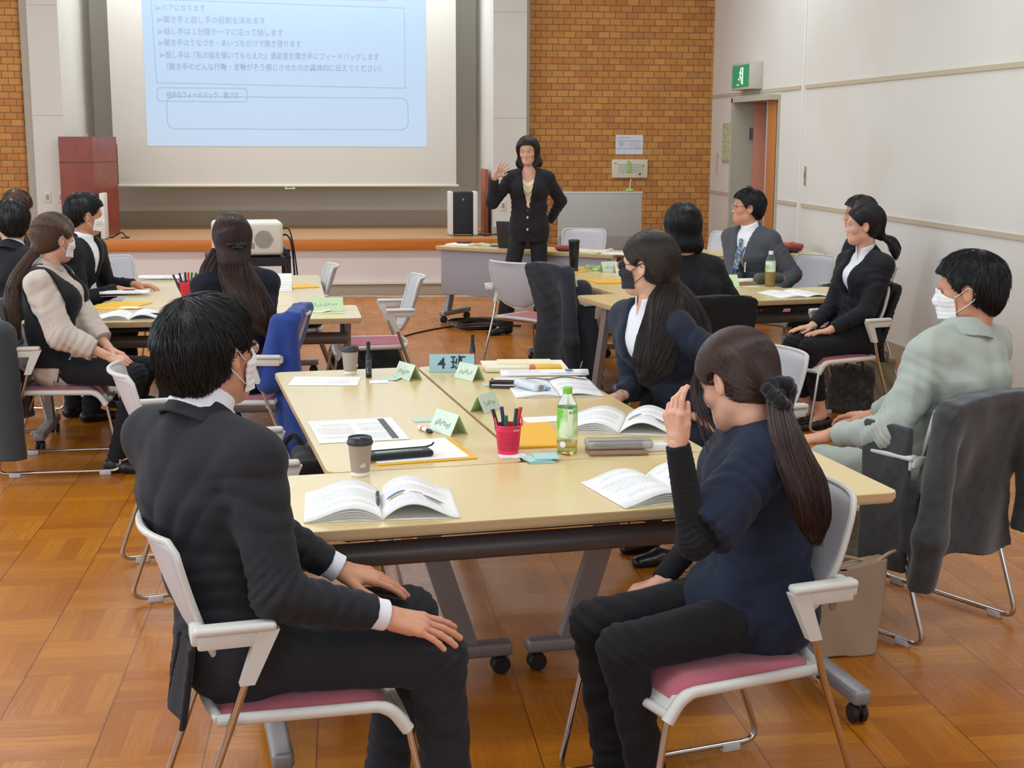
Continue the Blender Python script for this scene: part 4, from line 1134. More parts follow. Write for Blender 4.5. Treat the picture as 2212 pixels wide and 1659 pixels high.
# partition board behind the desk
wb = empty('partition_board', (2.62, 13.75, 0)); tag(wb, 'grey folded tabletop partition standing before the brick wall', 'partition')
MB().box((0, 0, 0.66), (0.86, 0.035, 0.92), bevel=0.008).build('board', mat('board_grey', (168, 164, 158), rough=0.5), wb)
MB().box((0, -0.0195, 0.62), (0.84, 0.004, 0.13)).build('darker_band', mat('board_band', (150, 142, 138), rough=0.5), wb)
MB().box((0, 0, 1.125), (0.87, 0.04, 0.02), bevel=0.004).build('top_edge', mat('board_edge', (196, 194, 188), rough=0.4), wb)
m = MB()
for s in (1, -1): m.box((s*0.36, 0, 0.12), (0.04, 0.04, 0.2)).box((s*0.36, 0, 0.035), (0.05, 0.45, 0.03), bevel=0.004)
m.build('stand', M_['hinge_steel'], wb)
gc = empty('green_clip', (2.92, 13.75, 1.135)); tag(gc, 'small lime green clip with a thin white stick on the grey partition', 'clip')
MB().box((0, 0, 0.014), (0.07, 0.05, 0.028), bevel=0.008).build('clip_body', mat('lime', (150, 200, 90), rough=0.5), gc)
MB().tube([(0.0, 0, 0.02), (0.012, 0, 0.13)], 0.004, 6).build('stick', M_['speaker_cream'], gc)
# floor cables by the stage and under the desk
cable('floor_cable', [(-1.2, 14.55, 0.006), (-0.3, 14.5, 0.006), (0.1, 14.56, 0.006), (0.6, 14.5, 0.006), (1.3, 14.45, 0.006), (2.2, 14.35, 0.006), (3.0, 14.2, 0.006)], 0.007, mat('cable_white', (214, 208, 200), rough=0.5), 'thin pale cable lying along the foot of the stage')
cable('floor_cable', [(0.22, 10.8, 0.006), (0.5, 11.5, 0.006), (0.85, 12.0, 0.006), (1.2, 12.2, 0.006), (1.6, 12.1, 0.006)], 0.008, CAB, 'black cable running across the parquet to the coil by the desk')
m = MB()
for i in range(7):
    a = [(1.22+(0.20+0.012*i)*math.cos(t)+0.03*math.sin(i), 12.1+(0.27+0.01*i)*math.sin(t), 0.008+0.006*i+0.004*math.sin(3*t+i)) for t in np.linspace(0, 2*PI, 30)[:-1]]
    m.tube(a, 0.006, 6, closed=True)
tag(m.build('cable_coil', CAB), 'black cable wound in a flat coil on the floor before the desk', 'cable')
# ------------------------------------------------------------------ tables
TOPM = wood_mat('table_beech_laminate', (216, 192, 136), (224, 202, 148), (3, 40, 10), 0.25)
EDGE = mat('table_edge_tan', (196, 164, 122), rough=0.45)
GREYM = mat('table_steel_grey', (142, 138, 140), rough=0.42, metal=0.35)
BEAM = mat('table_beam_brown_grey', (104, 98, 96), rough=0.45, metal=0.3)
RACK = mat('table_rack_dark', (58, 52, 50), rough=0.45, metal=0.3)
CAST = mat('caster_black', (24, 25, 28), rough=0.45)
CBLUE = mat('lever_blue', (74, 110, 150), rough=0.4)
MPAN = mat('modesty_panel_grey', (160, 154, 160), rough=0.6)
def table_parts(t, L=1.8, D=0.6, panel=False, H=0.702, rack=True, lever=True):
    MB().prism(rpoly(L-0.004, D-0.004, 0.035), H-0.003, H).prism(rpoly(L-0.008, D-0.008, 0.034), H-0.024, H-0.003).build('tabletop', TOPM, t, angle=30)
    MB().prism(rpoly(L, D, 0.037), H-0.019, H-0.004).prism(rpoly(L-0.012, D-0.012, 0.033), H-0.030, H-0.019).build('edge_band', EDGE, t, angle=30)
    MB().tube([(-L/2+0.075, -0.07, H-0.140), (L/2-0.075, -0.07, H-0.140)], 0.034, 12).build('beam', BEAM, t)
    if rack:
        m = MB()
        for y in (-0.17, -0.11, -0.05, 0.01):
            m.tube(round_path([(-L/2+0.20, y, H-0.03), (-L/2+0.24, y, H-0.085+0.02), (L/2-0.24, y, H-0.085+0.02), (L/2-0.20, y, H-0.03)], 0.03), 0.006, 6)
        m.tube([(-L/2+0.26, -0.18, H-0.065), (-L/2+0.26, 0.03, H-0.065)], 0.005, 6).tube([(L/2-0.26, -0.18, H-0.065), (L/2-0.26, 0.03, H-0.065)], 0.005, 6)
        m.build('shelf_rack', RACK, t)
    for s in (-1, 1):
        x = s*(L/2-0.07)
        lg = MB().prism([(-0.0325, -0.02), (0.0325, -0.02), (0.0325, 0.02), (-0.0325, 0.02)], 0, 1)
        lg.bm.free()
        m = MB(); zt, zb = H-0.03, 0.105; yt, yb = 0.02, 0.13
        V = []
        for z, y, w in ((zb, yb, 0.040), (zt, yt-0.07, 0.036)):
            for dx, dy in ((-0.018, -w), (0.018, -w), (0.018, w), (-0.018, w)): V.append((x+dx, y+dy, z))
        m.raw(V, [(0, 1, 2, 3), (4, 7, 6, 5), (0, 4, 5, 1), (1, 5, 6, 2), (2, 6, 7, 3), (3, 7, 4, 0)])
        l_ = m.build('leg', GREYM, t, angle=20)
        MB().box((x, 0.0, 0.086), (0.058, D*0.93, 0.046), bevel=0.012, seg=3).build('foot_bar', GREYM, l_)
        if lever: MB().box((x-s*0.03, yt-0.05, H-0.085), (0.022, 0.03, 0.08), bevel=0.004).build('fold_lever', CBLUE, l_)
        for q in (-1, 1):
            y = q*(D*0.93/2-0.035)
            c = MB(); rr = 0.030
            for dx in (-0.014, 0.014):
                c.lathe([(0.004, -0.009), (rr-0.004, -0.009), (rr, -0.004), (rr, 0.004), (rr-0.004, 0.009), (0.004, 0.009)], 18, M=Matrix.Translation((x+dx, y, rr+0.001)) @ Matrix.Rotation(PI/2, 4, 'Y'))
            c.box((x, y, 0.046), (0.012, 0.04, 0.03), bevel=0.004).tube([(x, y+0.006, 0.046), (x, y+0.006, 0.072)], 0.006, 8)
            c.build('caster', CAST, l_, angle=35)
    if panel:
        MB().box((0, 0.20, H-0.03-0.205), (L-0.10, 0.016, 0.40), bevel=0.004).build('modesty_panel', MPAN, t)
def table(cx, cy, ang, label, group, **k):
    t = empty('folding_table', (cx, cy, 0), ang); table_parts(t, **k)
    return tag(t, label, 'table', group)
def group_frame(O, phi):
    u = np.array((math.cos(phi), math.sin(phi))); v = np.array((-math.sin(phi), math.cos(phi)))
    return lambda a, b: tuple(np.array(O)+a*u+b*v)
G4 = group_frame((-0.052, 3.957), 0.131)
G1o = np.array((1.46, 8.43)); G1 = group_frame(tuple(G1o+0.27*np.array((0.98, 0.199))), 0.2)
G3 = group_frame((-1.29, 8.005), 0.04)
gl = 'folding tables of the front group'
table(*G4(0.635, -0.302), 0.131, 'wide beech folding table nearest the camera with an open booklet and paper cup', gl)
table(*G4(0.303, 0.902), 0.131-PI/2, 'beech folding table left of the long seam behind the nearest table', gl)
table(*G4(0.911, 0.902), 0.131+PI/2, 'beech folding table right of the long seam, holding magazines and the basket', gl)
gl = 'folding tables of the right group'
table(*G1(0.63, -0.302), 0.2, 'beech folding table crosswise at the right, with a tea bottle on it', gl)
table(*G1(0.303, 0.902), 0.2-PI/2, 'beech folding table of the right group with a black tumbler and number 1 sign', gl)
table(*G1(0.911, 0.902), 0.2+PI/2, 'beech folding table of the right group in front of the man in grey', gl)
gl = 'folding tables of the left group'
table(*G3(0.48, -0.302), 0.04, 'beech folding table crosswise at the left with a green name card at its end', gl)
table(*G3(0.303, 0.902), 0.04-PI/2, 'beech folding table of the left group, nearest the men at the far left', gl)
table(*G3(0.911, 0.902), 0.04+PI/2, 'beech folding table of the left group, nearest the edge-on grey chair', gl)
ud = (0.796, -0.605); vd = (0.605, 0.796); A0 = (0.84, 12.40)
table(A0[0]+0.9*ud[0]+0.25*vd[0], A0[1]+0.9*ud[1]+0.25*vd[1], -0.65+PI, 'presenter desk with grey modesty panel, angled before the stage', None, D=0.5, panel=True, rack=False, lever=False)
table(3.30, 11.50, 0.12, 'beech folding table at the right wall with a red bag on it', None, L=1.6, D=0.6, panel=True, rack=False)
# ------------------------------------------------------------------ chairs
SHELL = mat('chair_shell_light_grey', (196, 194, 198), rough=0.42)
SHELLR = mat('chair_rim_cream_grey', (206, 204, 196), rough=0.42)
PINK = cloth('chair_seat_pink', (178, 96, 108), weave=500, bstr=0.5)
CHROME = mat('chair_chrome', (196, 192, 188), rough=0.16, metal=1.0)
def chair_proto():
    t = empty('stacking_chair')
    # back shell
    F = []; n, mm = 15, 15
    for i in range(n):
        v = i/(n-1); z = 0.500+0.325*v
        hw = 0.130+0.075*math.sin(min(1, v*1.5)*PI/2) if v < 0.67 else 0.205
        if v < 0.28: hw = 0.195*math.sqrt(max(0, 1-(1-v/0.28)**2)*0.72+0.10)
        if v > 0.90: hw -= 0.022*((v-0.90)/0.10)**2
        row = []
        for j in range(mm):
            s = -1+2*j/(mm-1); y = s*hw
            x = -0.205-0.155*v+0.030*v*v-0.0+0.052*(abs(s)**2.2)*(0.55+0.45*v)
            if v > 0.93: x -= 0.010*(v-0.93)/0.07
            row.append((x, y, z))
        F.append(row)
    bk = MB().grid(F, thick=(-0.011, 0, 0.002)).build('backrest', SHELL, t, smooth=True)
    rim = [F[i][0] for i in range(n)]+[F[-1][j] for j in range(1, mm)]+[F[i][-1] for i in range(n-2, -1, -1)]+[F[0][j] for j in range(mm-2, 0, -1)]
    MB().tube([(p[0]-0.005, p[1], p[2]) for p in rim], 0.0085, 8, closed=True).build('back_rim', SHELLR, bk)
    # seat shell with a downturned front
    F = []
    for i in range(13):
        u = i/12; x = -0.215+0.435*u; row = []
        for j in range(11):
            s = -1+2*j/10; hw = 0.205+0.02*u
            z = 0.418-0.006*(1-s*s)+(0.012*(1-u/0.15) if u < 0.15 else 0)
            if u > 0.8: z -= 0.055*((u-0.8)/0.2)**2
            row.append((x, s*hw, z))
        F.append(row)
    seat = MB().grid(F, thick=(0, 0, -0.010)).build('seat_shell', SHELLR, t, smooth=True)
    m = MB()
    for s in (1, -1):
        m.tube(round_path([(-0.205, s*0.205, 0.418), (0.175, s*0.222, 0.414), (0.218, s*0.224, 0.352)], 0.06, 8), [0.014]*4+[0.0155]*6+[0.016], 10)
    m.tube([(0.214, -0.22, 0.366), (0.222, -0.1, 0.360), (0.222, 0.1, 0.360), (0.214, 0.22, 0.366)], 0.012, 8)
    m.tube(round_path([(-0.20, -0.205, 0.418), (-0.222, -0.1, 0.428), (-0.222, 0.1, 0.428), (-0.20, 0.205, 0.418)], 0.05), 0.012, 8)
    m.build('seat_frame', SHELLR, seat, angle=50)
    F = []
    for i in range(13):
        u = i/12; x = -0.205+0.41*u; row = []
        for j in range(11):
            s = -1+2*j/10; e = min(1, (1-abs(s))*5, (1-abs(2*u-1))*7)
            z = 0.422+0.013*math.sqrt(max(0, e))-0.004*(1-s*s)
            if u > 0.8: z -= 0.05*((u-0.8)/0.2)**2
            row.append((x, s*0.198, z))
        F.append(row)
    MB().grid(F, thick=(0, 0, -0.012)).build('seat_cushion', PINK, t, smooth=True)
    for s in (1, -1):
        # arm: pad, slanting post
        y = s*0.262
        a = MB().box((-0.165, y, 0.648), (0.175, 0.040, 0.020), bevel=0.009, seg=3).build('armrest', SHELLR, t)
        m = MB().box((-0.175, y, 0.622), (0.14, 0.022, 0.034), bevel=0.006)
        m.box((-0.243, s*0.232, 0.632), (0.03, 0.075, 0.035), bevel=0.008)
        V = []
        for x, z, w in ((-0.083, 0.640, 0.024), (-0.132, 0.520, 0.016)):
            for dx, dy in ((-w, -0.013), (w, -0.013), (w, 0.013), (-w, 0.013)): V.append((x-0.012+dx, y+dy, z))
        m.raw(V, [(0, 1, 2, 3), (4, 7, 6, 5), (0, 4, 5, 1), (1, 5, 6, 2), (2, 6, 7, 3), (3, 7, 4, 0)])
        m.build('arm_post', SHELLR, a, angle=30)
        p = round_path([(-0.144, y, 0.53), (-0.180, s*0.252, 0.42), (-0.325, s*0.250, 0.020), (0.285, s*0.250, 0.020), (0.218, s*0.226, 0.362)], 0.055, 7)
        lg = MB().tube(p, 0.0088, 10).build('leg', CHROME, t)
        for x in (-0.235, 0.20): MB().box((x, s*0.250, 0.012), (0.055, 0.020, 0.024), bevel=0.003).build('glide', SHELL, lg)
    m = MB().tube([(-0.178, -0.25, 0.405), (-0.178, 0.25, 0.405)], 0.009, 8).tube([(0.10, -0.2, 0.398), (0.10, 0.2, 0.398)], 0.008, 8)
    m.build('cross_bar', CHROME, t)
    return t
CH0 = chair_proto(); _cu = [False]
def chair(x, y, deg, label, group='pink-seated chairs'):
    c = CH0 if not _cu[0] else copy_tree(CH0); _cu[0] = True
    c.location = (x, y, 0); c.rotation_euler = (0, 0, math.radians(deg))
    return tag(c, label, 'chair', group)
chair(-0.12, 3.115, 10, 'grey chair nearest the camera, under the man in charcoal')
chair(0.885, 3.17, 194, 'grey chair under the woman in the navy top')
chair(1.965, 4.51, 118, 'grey chair with a dark grey blazer hung on its back')
chair(-0.52, 5.21, 13, 'empty grey chair behind the charcoal man, farther from the front table')
chair(-0.10, 4.60, 8, 'empty grey chair tucked against the left edge of the front tables')
chair(1.50, 5.28, 192, 'grey chair under the woman with the long ponytail')
chair(2.83, 7.70, 198, 'grey chair at the right under the woman in black with ankle trousers')
chair(-1.40, 7.14, 2, 'grey chair with a charcoal jacket, under the woman in beige sleeves')
chair(-0.50, 6.78, 172, 'grey chair with the bright blue jacket on its back')
chair(0.17, 8.46, 184, 'empty grey chair seen side-on at the end of the left tables')
chair(1.38, 9.58, 42, 'empty grey chair turned with its back to us, below the presenter')
chair(1.64, 8.98, 28, 'grey chair buried under a black quilted coat')
chair(-0.36, 9.22, 186, 'grey chair edge-on at the right side of the left tables')
chair(2.18, 12.45, 250, 'grey chair behind the presenter desk')
chair(3.22, 12.10, 200, 'grey chair standing behind the man in the grey suit')
chair(3.22, 9.62, 205, 'grey chair under the man in the grey suit', 'pink-seated chairs')
chair(3.42, 8.98, 140, 'grey chair whose back shows left of the woman in black at the right')
chair(1.90, 7.30, 100, 'grey chair under the woman with the black bob')
chair(-1.52, 9.80, -60, 'grey chair whose back shows right of the masked man in black')
chair(-1.92, 8.85, -12, 'grey chair under the masked man in black at the left')
chair(-2.05, 8.00, 35, 'pale grey chair under the man at the left whose ear shows')
chair(-2.35, 9.75, 20, 'grey chair under the farthest left person in black')

# ------------------------------------------------------------------ projector cart
pj = empty('projector', (-0.81, 12.25, 0.64), 0.12); tag(pj, 'bulky white projector with a round vent grille on the black cart', 'projector')
WPL = mat('projector_white', (226, 220, 204), rough=0.4)
MB().box((0, 0, 0.16), (0.60, 0.42, 0.29), bevel=0.035, seg=4).build('casing', WPL, pj)
m = MB()
for i in range(13):
    x = -0.075+i*0.0125; h = math.sqrt(max(0, 0.078**2-x*x)); m.box((0.13+x, -0.213, 0.155), (0.007, 0.006, 2*h))
m.build('vent_grille', mat('vent_grey', (158, 154, 140), rough=0.5), pj)
m = MB()
for dx, dz in ((-0.0, 0.235), (0.0, 0.19)): m.lathe([(0.0001, 0), (0.013, 0), (0.013, 0.005), (0.0001, 0.005)], 14, M=Matrix.Translation((0.025, -0.209, dz)) @ Matrix.Rotation(PI/2, 4, 'X'))
m.box((0.025, -0.211, 0.10), (0.05, 0.004, 0.05))
m.build('buttons', M_['vent_grey'], pj)
m = MB()
for s in (1, -1):
    for q in (1, -1): m.lathe([(0.02, 0), (0.024, 0.018)], 12, c=(s*0.22, q*0.14, 0))
m.build('feet', CAST, pj)
ct = empty('projector_cart', (-0.81, 12.25, 0), 0.12); tag(ct, 'black steel projector cart with a raised rim behind the long-haired woman', 'cart')
BLK = mat('cart_black_steel', (48, 48, 50), rough=0.4, metal=0.4)
m = MB()
for s in (1, -1):
    for q in (1, -1): m.box((s*0.335, q*0.22, 0.35), (0.045, 0.04, 0.60))
m.build('post', BLK, ct)
MB().box((0, 0, 0.63), (0.70, 0.48, 0.02)).box((0, -0.235, 0.595), (0.70, 0.02, 0.06)).box((0.335, 0, 0.66), (0.035, 0.48, 0.10)).box((-0.335, 0, 0.645), (0.035, 0.48, 0.05)).build('top_shelf', BLK, ct)
MB().box((0, 0, 0.16), (0.70, 0.48, 0.02)).build('lower_shelf', BLK, ct)
m = MB()
for s in (1, -1):
    for q in (1, -1): m.lathe([(0.004, -0.012), (0.03, -0.012), (0.03, 0.012), (0.004, 0.012)], 14, M=Matrix.Translation((s*0.335, q*0.22, 0.031)) @ Matrix.Rotation(PI/2, 4, 'Y'))
m.build('casters', CAST, ct)
cable('projector_cable', [(-0.50, 12.20, 0.88), (-0.44, 12.17, 0.87), (-0.40, 12.13, 0.70), (-0.37, 12.12, 0.40), (-0.35, 12.15, 0.05), (-0.30, 12.3, 0.008), (-0.1, 12.6, 0.008)], 0.007, CAB, 'upper black cable hanging from the projector side')
cable('projector_cable', [(-0.50, 12.22, 0.82), (-0.46, 12.20, 0.82), (-0.42, 12.16, 0.74), (-0.40, 12.15, 0.45), (-0.39, 12.18, 0.06), (-0.36, 12.3, 0.008)], 0.009, CAB, 'thicker black plug cable hanging below the other from the projector side')
# ------------------------------------------------------------------ clothes and hair colours
mat('black_shoe', (26, 25, 27), rough=0.3)
mat('lens', (200, 205, 210), rough=0.05, trans=0.9, ior=1.1)
cloth('black_trousers', (28, 28, 31), weave=700, bstr=0.2, sheen=0.04)
CHAR = cloth('charcoal_suit', (40, 40, 44), weave=900, bstr=0.3, sheen=0.06)
BSUIT = cloth('black_suit', (31, 32, 36), weave=800, bstr=0.2, sheen=0.04)
NAVY = cloth('navy_suit', (42, 48, 62), weave=800, bstr=0.25, sheen=0.06)
SCRUB = cloth('navy_scrub', (31, 38, 55), weave=800, bstr=0.25, sheen=0.05)
KNITN = cloth('navy_knit', (28, 29, 42), weave=420, bstr=0.5, sheen=0.06)
BKNIT = cloth('black_jersey', (28, 27, 30), weave=500, bstr=0.3, sheen=0.04)
GREYS = cloth('grey_suit', (78, 80, 86), weave=800, bstr=0.3, sheen=0.08)
SAGE = cloth('sage_work_jacket', (168, 176, 166), weave=700, bstr=0.2, sheen=0.1)
BEIGE = cloth('beige_blouse', (196, 182, 170), weave=700, bstr=0.15, sheen=0.15)
VEST = cloth('black_vest', (30, 31, 34), weave=500, bstr=0.4, sheen=0.1)
PIN = cloth('dark_pinstripe', (40, 38, 42), weave=800, bstr=0.2, sheen=0.05)
WSH = cloth('white_shirt', (232, 232, 238), weave=800, bstr=0.1, sheen=0)
TIE = mat('striped_tie', (74, 92, 112), rough=0.5, var=(70, (150, 160, 172), 0.5, 0.55))
HB = hair_mat('hair_black', (14, 14, 15), (34, 33, 34))
HBB = hair_mat('hair_brown_black', (28, 23, 21), (62, 51, 45))
HRB = hair_mat('hair_red_brown', (36, 24, 21), (76, 52, 44))
HBR = hair_mat('hair_brown', (58, 42, 34), (104, 78, 62))

# ------------------------------------------------------------------ the people
p1, i1 = person('man in a charcoal suit and mask seated at the left front, nearest the camera', (-0.245, 3.10), 10, (52, 4, -4), 'short', HB,
    dict(mat=CHAR, name='suit_jacket', e=0.014, shc=0.056, collar=True, shirt=WSH, cuffgap=0.03, hem=0.36, folds=[]),
    sc=1.03, lean=(-0.075, 0.02), chest=-0.015, shyaw=33, headoff=(0.03, 0.03), neck=0.150,
    R=dict(w=(0.085, 2.955, 0.618), d=(0.96, 0.02, -0.30), n=(0.28, -0.30, 1.0), pole=(-0.6, -0.35, -0.55), curl=0.16, spread=0.13, thumb=0.5),
    L=dict(w=(0.010, 3.255, 0.612), d=(0.93, 0.10, -0.28), n=(0.28, -0.10, 1.0), pole=(-0.6, 0.4, -0.6), curl=0.2, spread=0.05, thumb=0.9),
    knees=[(0.43, 0.13, 0.49), (0.43, -0.15, 0.49)], ankles=[(0.37, 0.14, 0.085), (0.46, -0.16, 0.085)],
    trousers=CHAR, mask=MASKW, glasses=mat('glasses_silver', (170, 170, 175), rough=0.2, metal=1), res=0.0062, hstr=2600, cuffs=WSH, seed=3)
p2, i2 = person('woman in a navy short-sleeved top raising her hand, ponytail tied with a black scrunchie', (1.03, 3.205), 194, (128, -24, 4), 'pony', HRB,
    dict(mat=SCRUB, name='scrub_top', e=0.020, sleeve='short', collar=True, colR=1.12, inner=BKNIT, hem=0.395, wr=0.0022), sc=0.94, fem=True, lean=(0.03, 0.0), chest=-0.015, shyaw=-22, headoff=(0.055, 0.0), neck=0.114,
    L=dict(w=(0.748, 2.95, 1.00), d=(-0.16, 0.0, 1.0), n=(-0.85, -0.5, 0.0), pole=(0.5, 0.2, -1.0), curl=[0.30, 0.55, 0.72, 0.8], spread=0.04, thumb=0.1),
    R=dict(w=(0.800, 3.30, 0.555), d=(-0.93, 0.0, -0.25), n=(-0.1, 0.15, 1.0), pole=(-0.4, -0.5, -0.5), curl=0.55, spread=0.05, thumb=0.7),
    knees=[(0.415, 0.08, 0.485), (0.405, -0.10, 0.485)], ankles=[(0.315, 0.05, 0.085), (0.345, -0.11, 0.085)],
    res=0.0062, hstr=3000, 
    tail=[([None, (1.025, 3.00, 0.975), (1.055, 2.955, 0.89), (1.075, 2.95, 0.81), (1.085, 2.955, 0.755)], [0.016, 0.030, 0.034, 0.028, 0.006], ((1, 0.2, 0), 1.4), 1500)], seed=5)
p3, i3 = person('man in a sage green work jacket and white mask seated at the right', (2.075, 4.475), 122, (150, -4, 0), 'short', HB,
    dict(mat=SAGE, name='work_jacket', e=0.026, collar=True, colR=1.10, hem=0.42, wr=0.006, pad=True), sc=1.0, lean=(-0.06, 0.0), chest=-0.025, headoff=(-0.01, -0.008), neck=0.152,
    L=dict(w=(1.69, 4.50, 0.66), d=(-0.85, 0.15, -0.2), n=(0, 0, 1), pole=(-0.8, 0.35, -0.5), curl=0.4),
    R=dict(w=(1.95, 4.88, 0.62), d=(-0.5, 0.85, -0.1), n=(0, 0, 1), pole=(-0.3, -0.8, -0.5), curl=0.4),
    trousers=SAGE, shoe=mat('sneaker_grey', (176, 172, 160), rough=0.7), mask=MASKW, res=0.0068, hstr=2200, seed=7)
p4, i4 = person('woman in a navy suit, black mask and glasses with a long dark ponytail', (1.43, 5.28), 196, (147, 0, 0), 'pony', HBB,
    dict(mat=NAVY, name='suit_jacket', e=0.020, V=0.27, collar=True, shirt=WSH, hem=0.43, wr=0.003), sc=1.0, fem=True, lean=(0.24, 0.0), chest=0.02, headoff=(0.02, -0.0), neck=0.172, shyaw=8,
    R=dict(w=(1.075, 5.16, 0.685), d=(-0.8, -0.4, -0.1), n=(0, 0, 1), pole=(-0.6, -0.6, -0.6), curl=0.5),
    L=dict(w=(1.38, 5.12, 0.60), d=(0.75, 0.3, -0.35), n=(0, -0.3, 1), pole=(-0.8, 0.5, -0.5), curl=0.25),
    ankles=[(0.16, 0.08, 0.085), (0.12, -0.10, 0.085)],
    trousers=NAVY, mask=MASKB, glasses=mat('glasses_dark', (40, 38, 50), rough=0.25), res=0.0068, hstr=2000, 
    tail=[([None, (1.235, 5.09, 1.06), (1.205, 5.05, 0.94), (1.165, 5.03, 0.82), (1.14, 5.02, 0.76)], [0.018, 0.032, 0.038, 0.036, 0.010], ((1, 0.1, 0), 2.0), 1500),
          ([None, (1.30, 5.12, 1.07), (1.345, 5.10, 0.97), (1.37, 5.09, 0.87), (1.36, 5.08, 0.80)], [0.016, 0.028, 0.034, 0.030, 0.010], ((1, 0.1, 0), 1.6), 900)], seed=9)
person('woman in a black jacket with a straight black bob, seated with her back to us', (1.95, 7.36), 100, (96, -4, 0), 'bob', HB,
    dict(mat=BSUIT, name='suit_jacket', e=0.02, hem=0.43, wr=0.002), sc=1.0, fem=True, lean=(0.02, 0.06), headoff=(0.01, 0.02), neck=0.175, hopt=dict(len=-0.135, face=0.02), res=0.009, hstr=1000, seed=11,
    R=dict(w=(2.20, 7.66, 0.62), d=(0, 1, -0.1), n=(0, 0, 1)))
p6, i6 = person('man in a grey suit with tie, glasses and blue lanyard behind the right tables', (3.02, 9.60), 214, (176, 4, 0), 'short', HB,
    dict(mat=GREYS, name='suit_jacket', e=0.018, V=0.30, collar=True, shirt=WSH, tie=TIE, hem=0.43), sc=1.0, lean=(0.13, 0.0), chest=0.02, headoff=(0.03, -0.02), neck=0.17,
    R=dict(w=(2.76, 9.30, 0.60), d=(-0.5, -0.5, -0.2), n=(0, 0, 1)), L=dict(w=(2.98, 9.22, 0.58), d=(-0.6, -0.5, -0.2), n=(0, 0, 1)),
    trousers=GREYS, glasses=M_['glasses_dark'], face=True, res=0.009, hstr=900, seed=13)
p7, i7 = person('woman in a black suit and ankle trousers sitting upright with hands on her knees', (3.03, 7.73), 200, (166, 0, 0), 'pony', HB,
    dict(mat=BSUIT, name='suit_jacket', e=0.016, V=0.26, collar=True, shirt=WSH, hem=0.435, wr=0.0015), sc=0.97, fem=True, lean=(-0.04, 0.0), headoff=(0.03, 0.0), neck=0.178,
    L=dict(w=(2.80, 7.56, 0.585), d=(-0.95, -0.1, -0.12), n=(0, 0, 1), pole=(-0.6, 0.3, -0.6), curl=0.12, spread=0.03),
    R=dict(w=(2.74, 7.70, 0.590), d=(-0.95, -0.15, -0.12), n=(0, 0, 1), pole=(-0.6, -0.3, -0.6), curl=0.12, spread=0.03),
    knees=[(0.40, 0.07, 0.485), (0.41, -0.07, 0.485)], ankles=[(0.29, 0.06, 0.085), (0.31, -0.06, 0.085)],
    bare_ankle=True, face=True, res=0.008, hstr=1200, 
    tail=[([None, (3.195, 7.68, 1.085), (3.215, 7.67, 1.04), (3.22, 7.665, 0.985)], [0.014, 0.028, 0.032, 0.010], ((0, 1, 0), 1.1), 300)], seed=15)
person('person in a black jacket, mostly hidden behind the woman in ankle trousers', (3.60, 9.12), 150, (168, 0, 0), 'short', HBB,
    dict(mat=BSUIT, name='suit_jacket', e=0.02, hem=0.43), sc=0.96, lean=(0.04, 0.0), headoff=(0.01, 0.0), neck=0.17, face=True, res=0.010, hstr=500, seed=17)
p9, i9 = person('woman in a navy cardigan with very long dark brown hair seen from behind', (-0.46, 6.82), 150, (108, -3, 0), 'long', HRB,
    dict(mat=KNITN, name='cardigan', e=0.022, hem=0.42, wr=0.003), sc=0.98, fem=True, lean=(0.05, 0.02), shyaw=-35, headoff=(0.01, 0.01), neck=0.175,
    mask=MASKW, res=0.008, hstr=1800,
    tail=[([(-0.515, 6.81, 1.10), (-0.50, 6.73, 1.03), (-0.455, 6.655, 0.93), (-0.395, 6.62, 0.83), (-0.345, 6.61, 0.745)], [0.030, 0.038, 0.042, 0.040, 0.010], ((1, 0.2, 0), 2.1), 1500),
          ([(-0.585, 6.83, 1.12), (-0.625, 6.77, 1.03), (-0.645, 6.75, 0.93), (-0.655, 6.75, 0.85)], [0.022, 0.030, 0.026, 0.008], ((1, 0.2, 0), 1.6), 500)], seed=19)
p10, i10 = person('woman in a black vest over beige puffed sleeves, hands clasped on her knee', (-1.43, 7.13), -8, (42, -6, 0), 'pony', HBR,
    dict(mat=BEIGE, name='blouse', e=0.018, sleeve='elbow3', puff=0.020, vest=VEST, collar=True, hem=0.415, wr=0.005), sc=0.97, fem=True, lean=(-0.03, 0.0), headoff=(0.03, 0.03), neck=0.165,
    R=dict(w=(-1.150, 6.90, 0.600), d=(0.85, -0.1, -0.28), n=(0.1, -0.5, 0.9), pole=(-0.5, -0.4, -0.7), curl=0.35, spread=0.02),
    L=dict(w=(-1.145, 6.99, 0.605), d=(0.85, -0.35, -0.28), n=(0.1, 0.2, 1.0), pole=(-0.5, 0.5, -0.7), curl=0.4, spread=0.02),
    knees=[(0.42, 0.05, 0.50), (0.43, -0.16, 0.50)], ankles=[(0.28, 0.06, 0.085), (0.32, -0.15, 0.085)], footyaw=(0, -10),
    mask=MASKW, res=0.0075, hstr=2000, 
    tail=[([None, (-1.60, 7.06, 0.98), (-1.625, 7.02, 0.87), (-1.615, 7.0, 0.76), (-1.60, 7.0, 0.68)], [0.016, 0.024, 0.026, 0.022, 0.008], ((1, 0, 0), 1.3), 1000)], seed=21)
p11, i11 = person('man in a black suit and white mask, leaning on the left tables, facing right', (-1.78, 8.84), -14, (24, -6, 0), 'short', HB,
    dict(mat=BSUIT, name='suit_jacket', e=0.018, V=0.26, collar=True, shirt=WSH, hem=0.43), sc=1.0, lean=(0.20, 0.0), chest=0.01, headoff=(0.02, 0.02), neck=0.172,
    R=dict(w=(-1.37, 8.72, 0.735), d=(1, 0.1, -0.05), n=(0, 0, 1), curl=0.4), L=dict(w=(-1.30, 8.98, 0.735), d=(1, -0.2, -0.05), n=(0, 0, 1), curl=0.4),
    trousers=BSUIT, mask=MASKW, res=0.0085, hstr=900, seed=23)
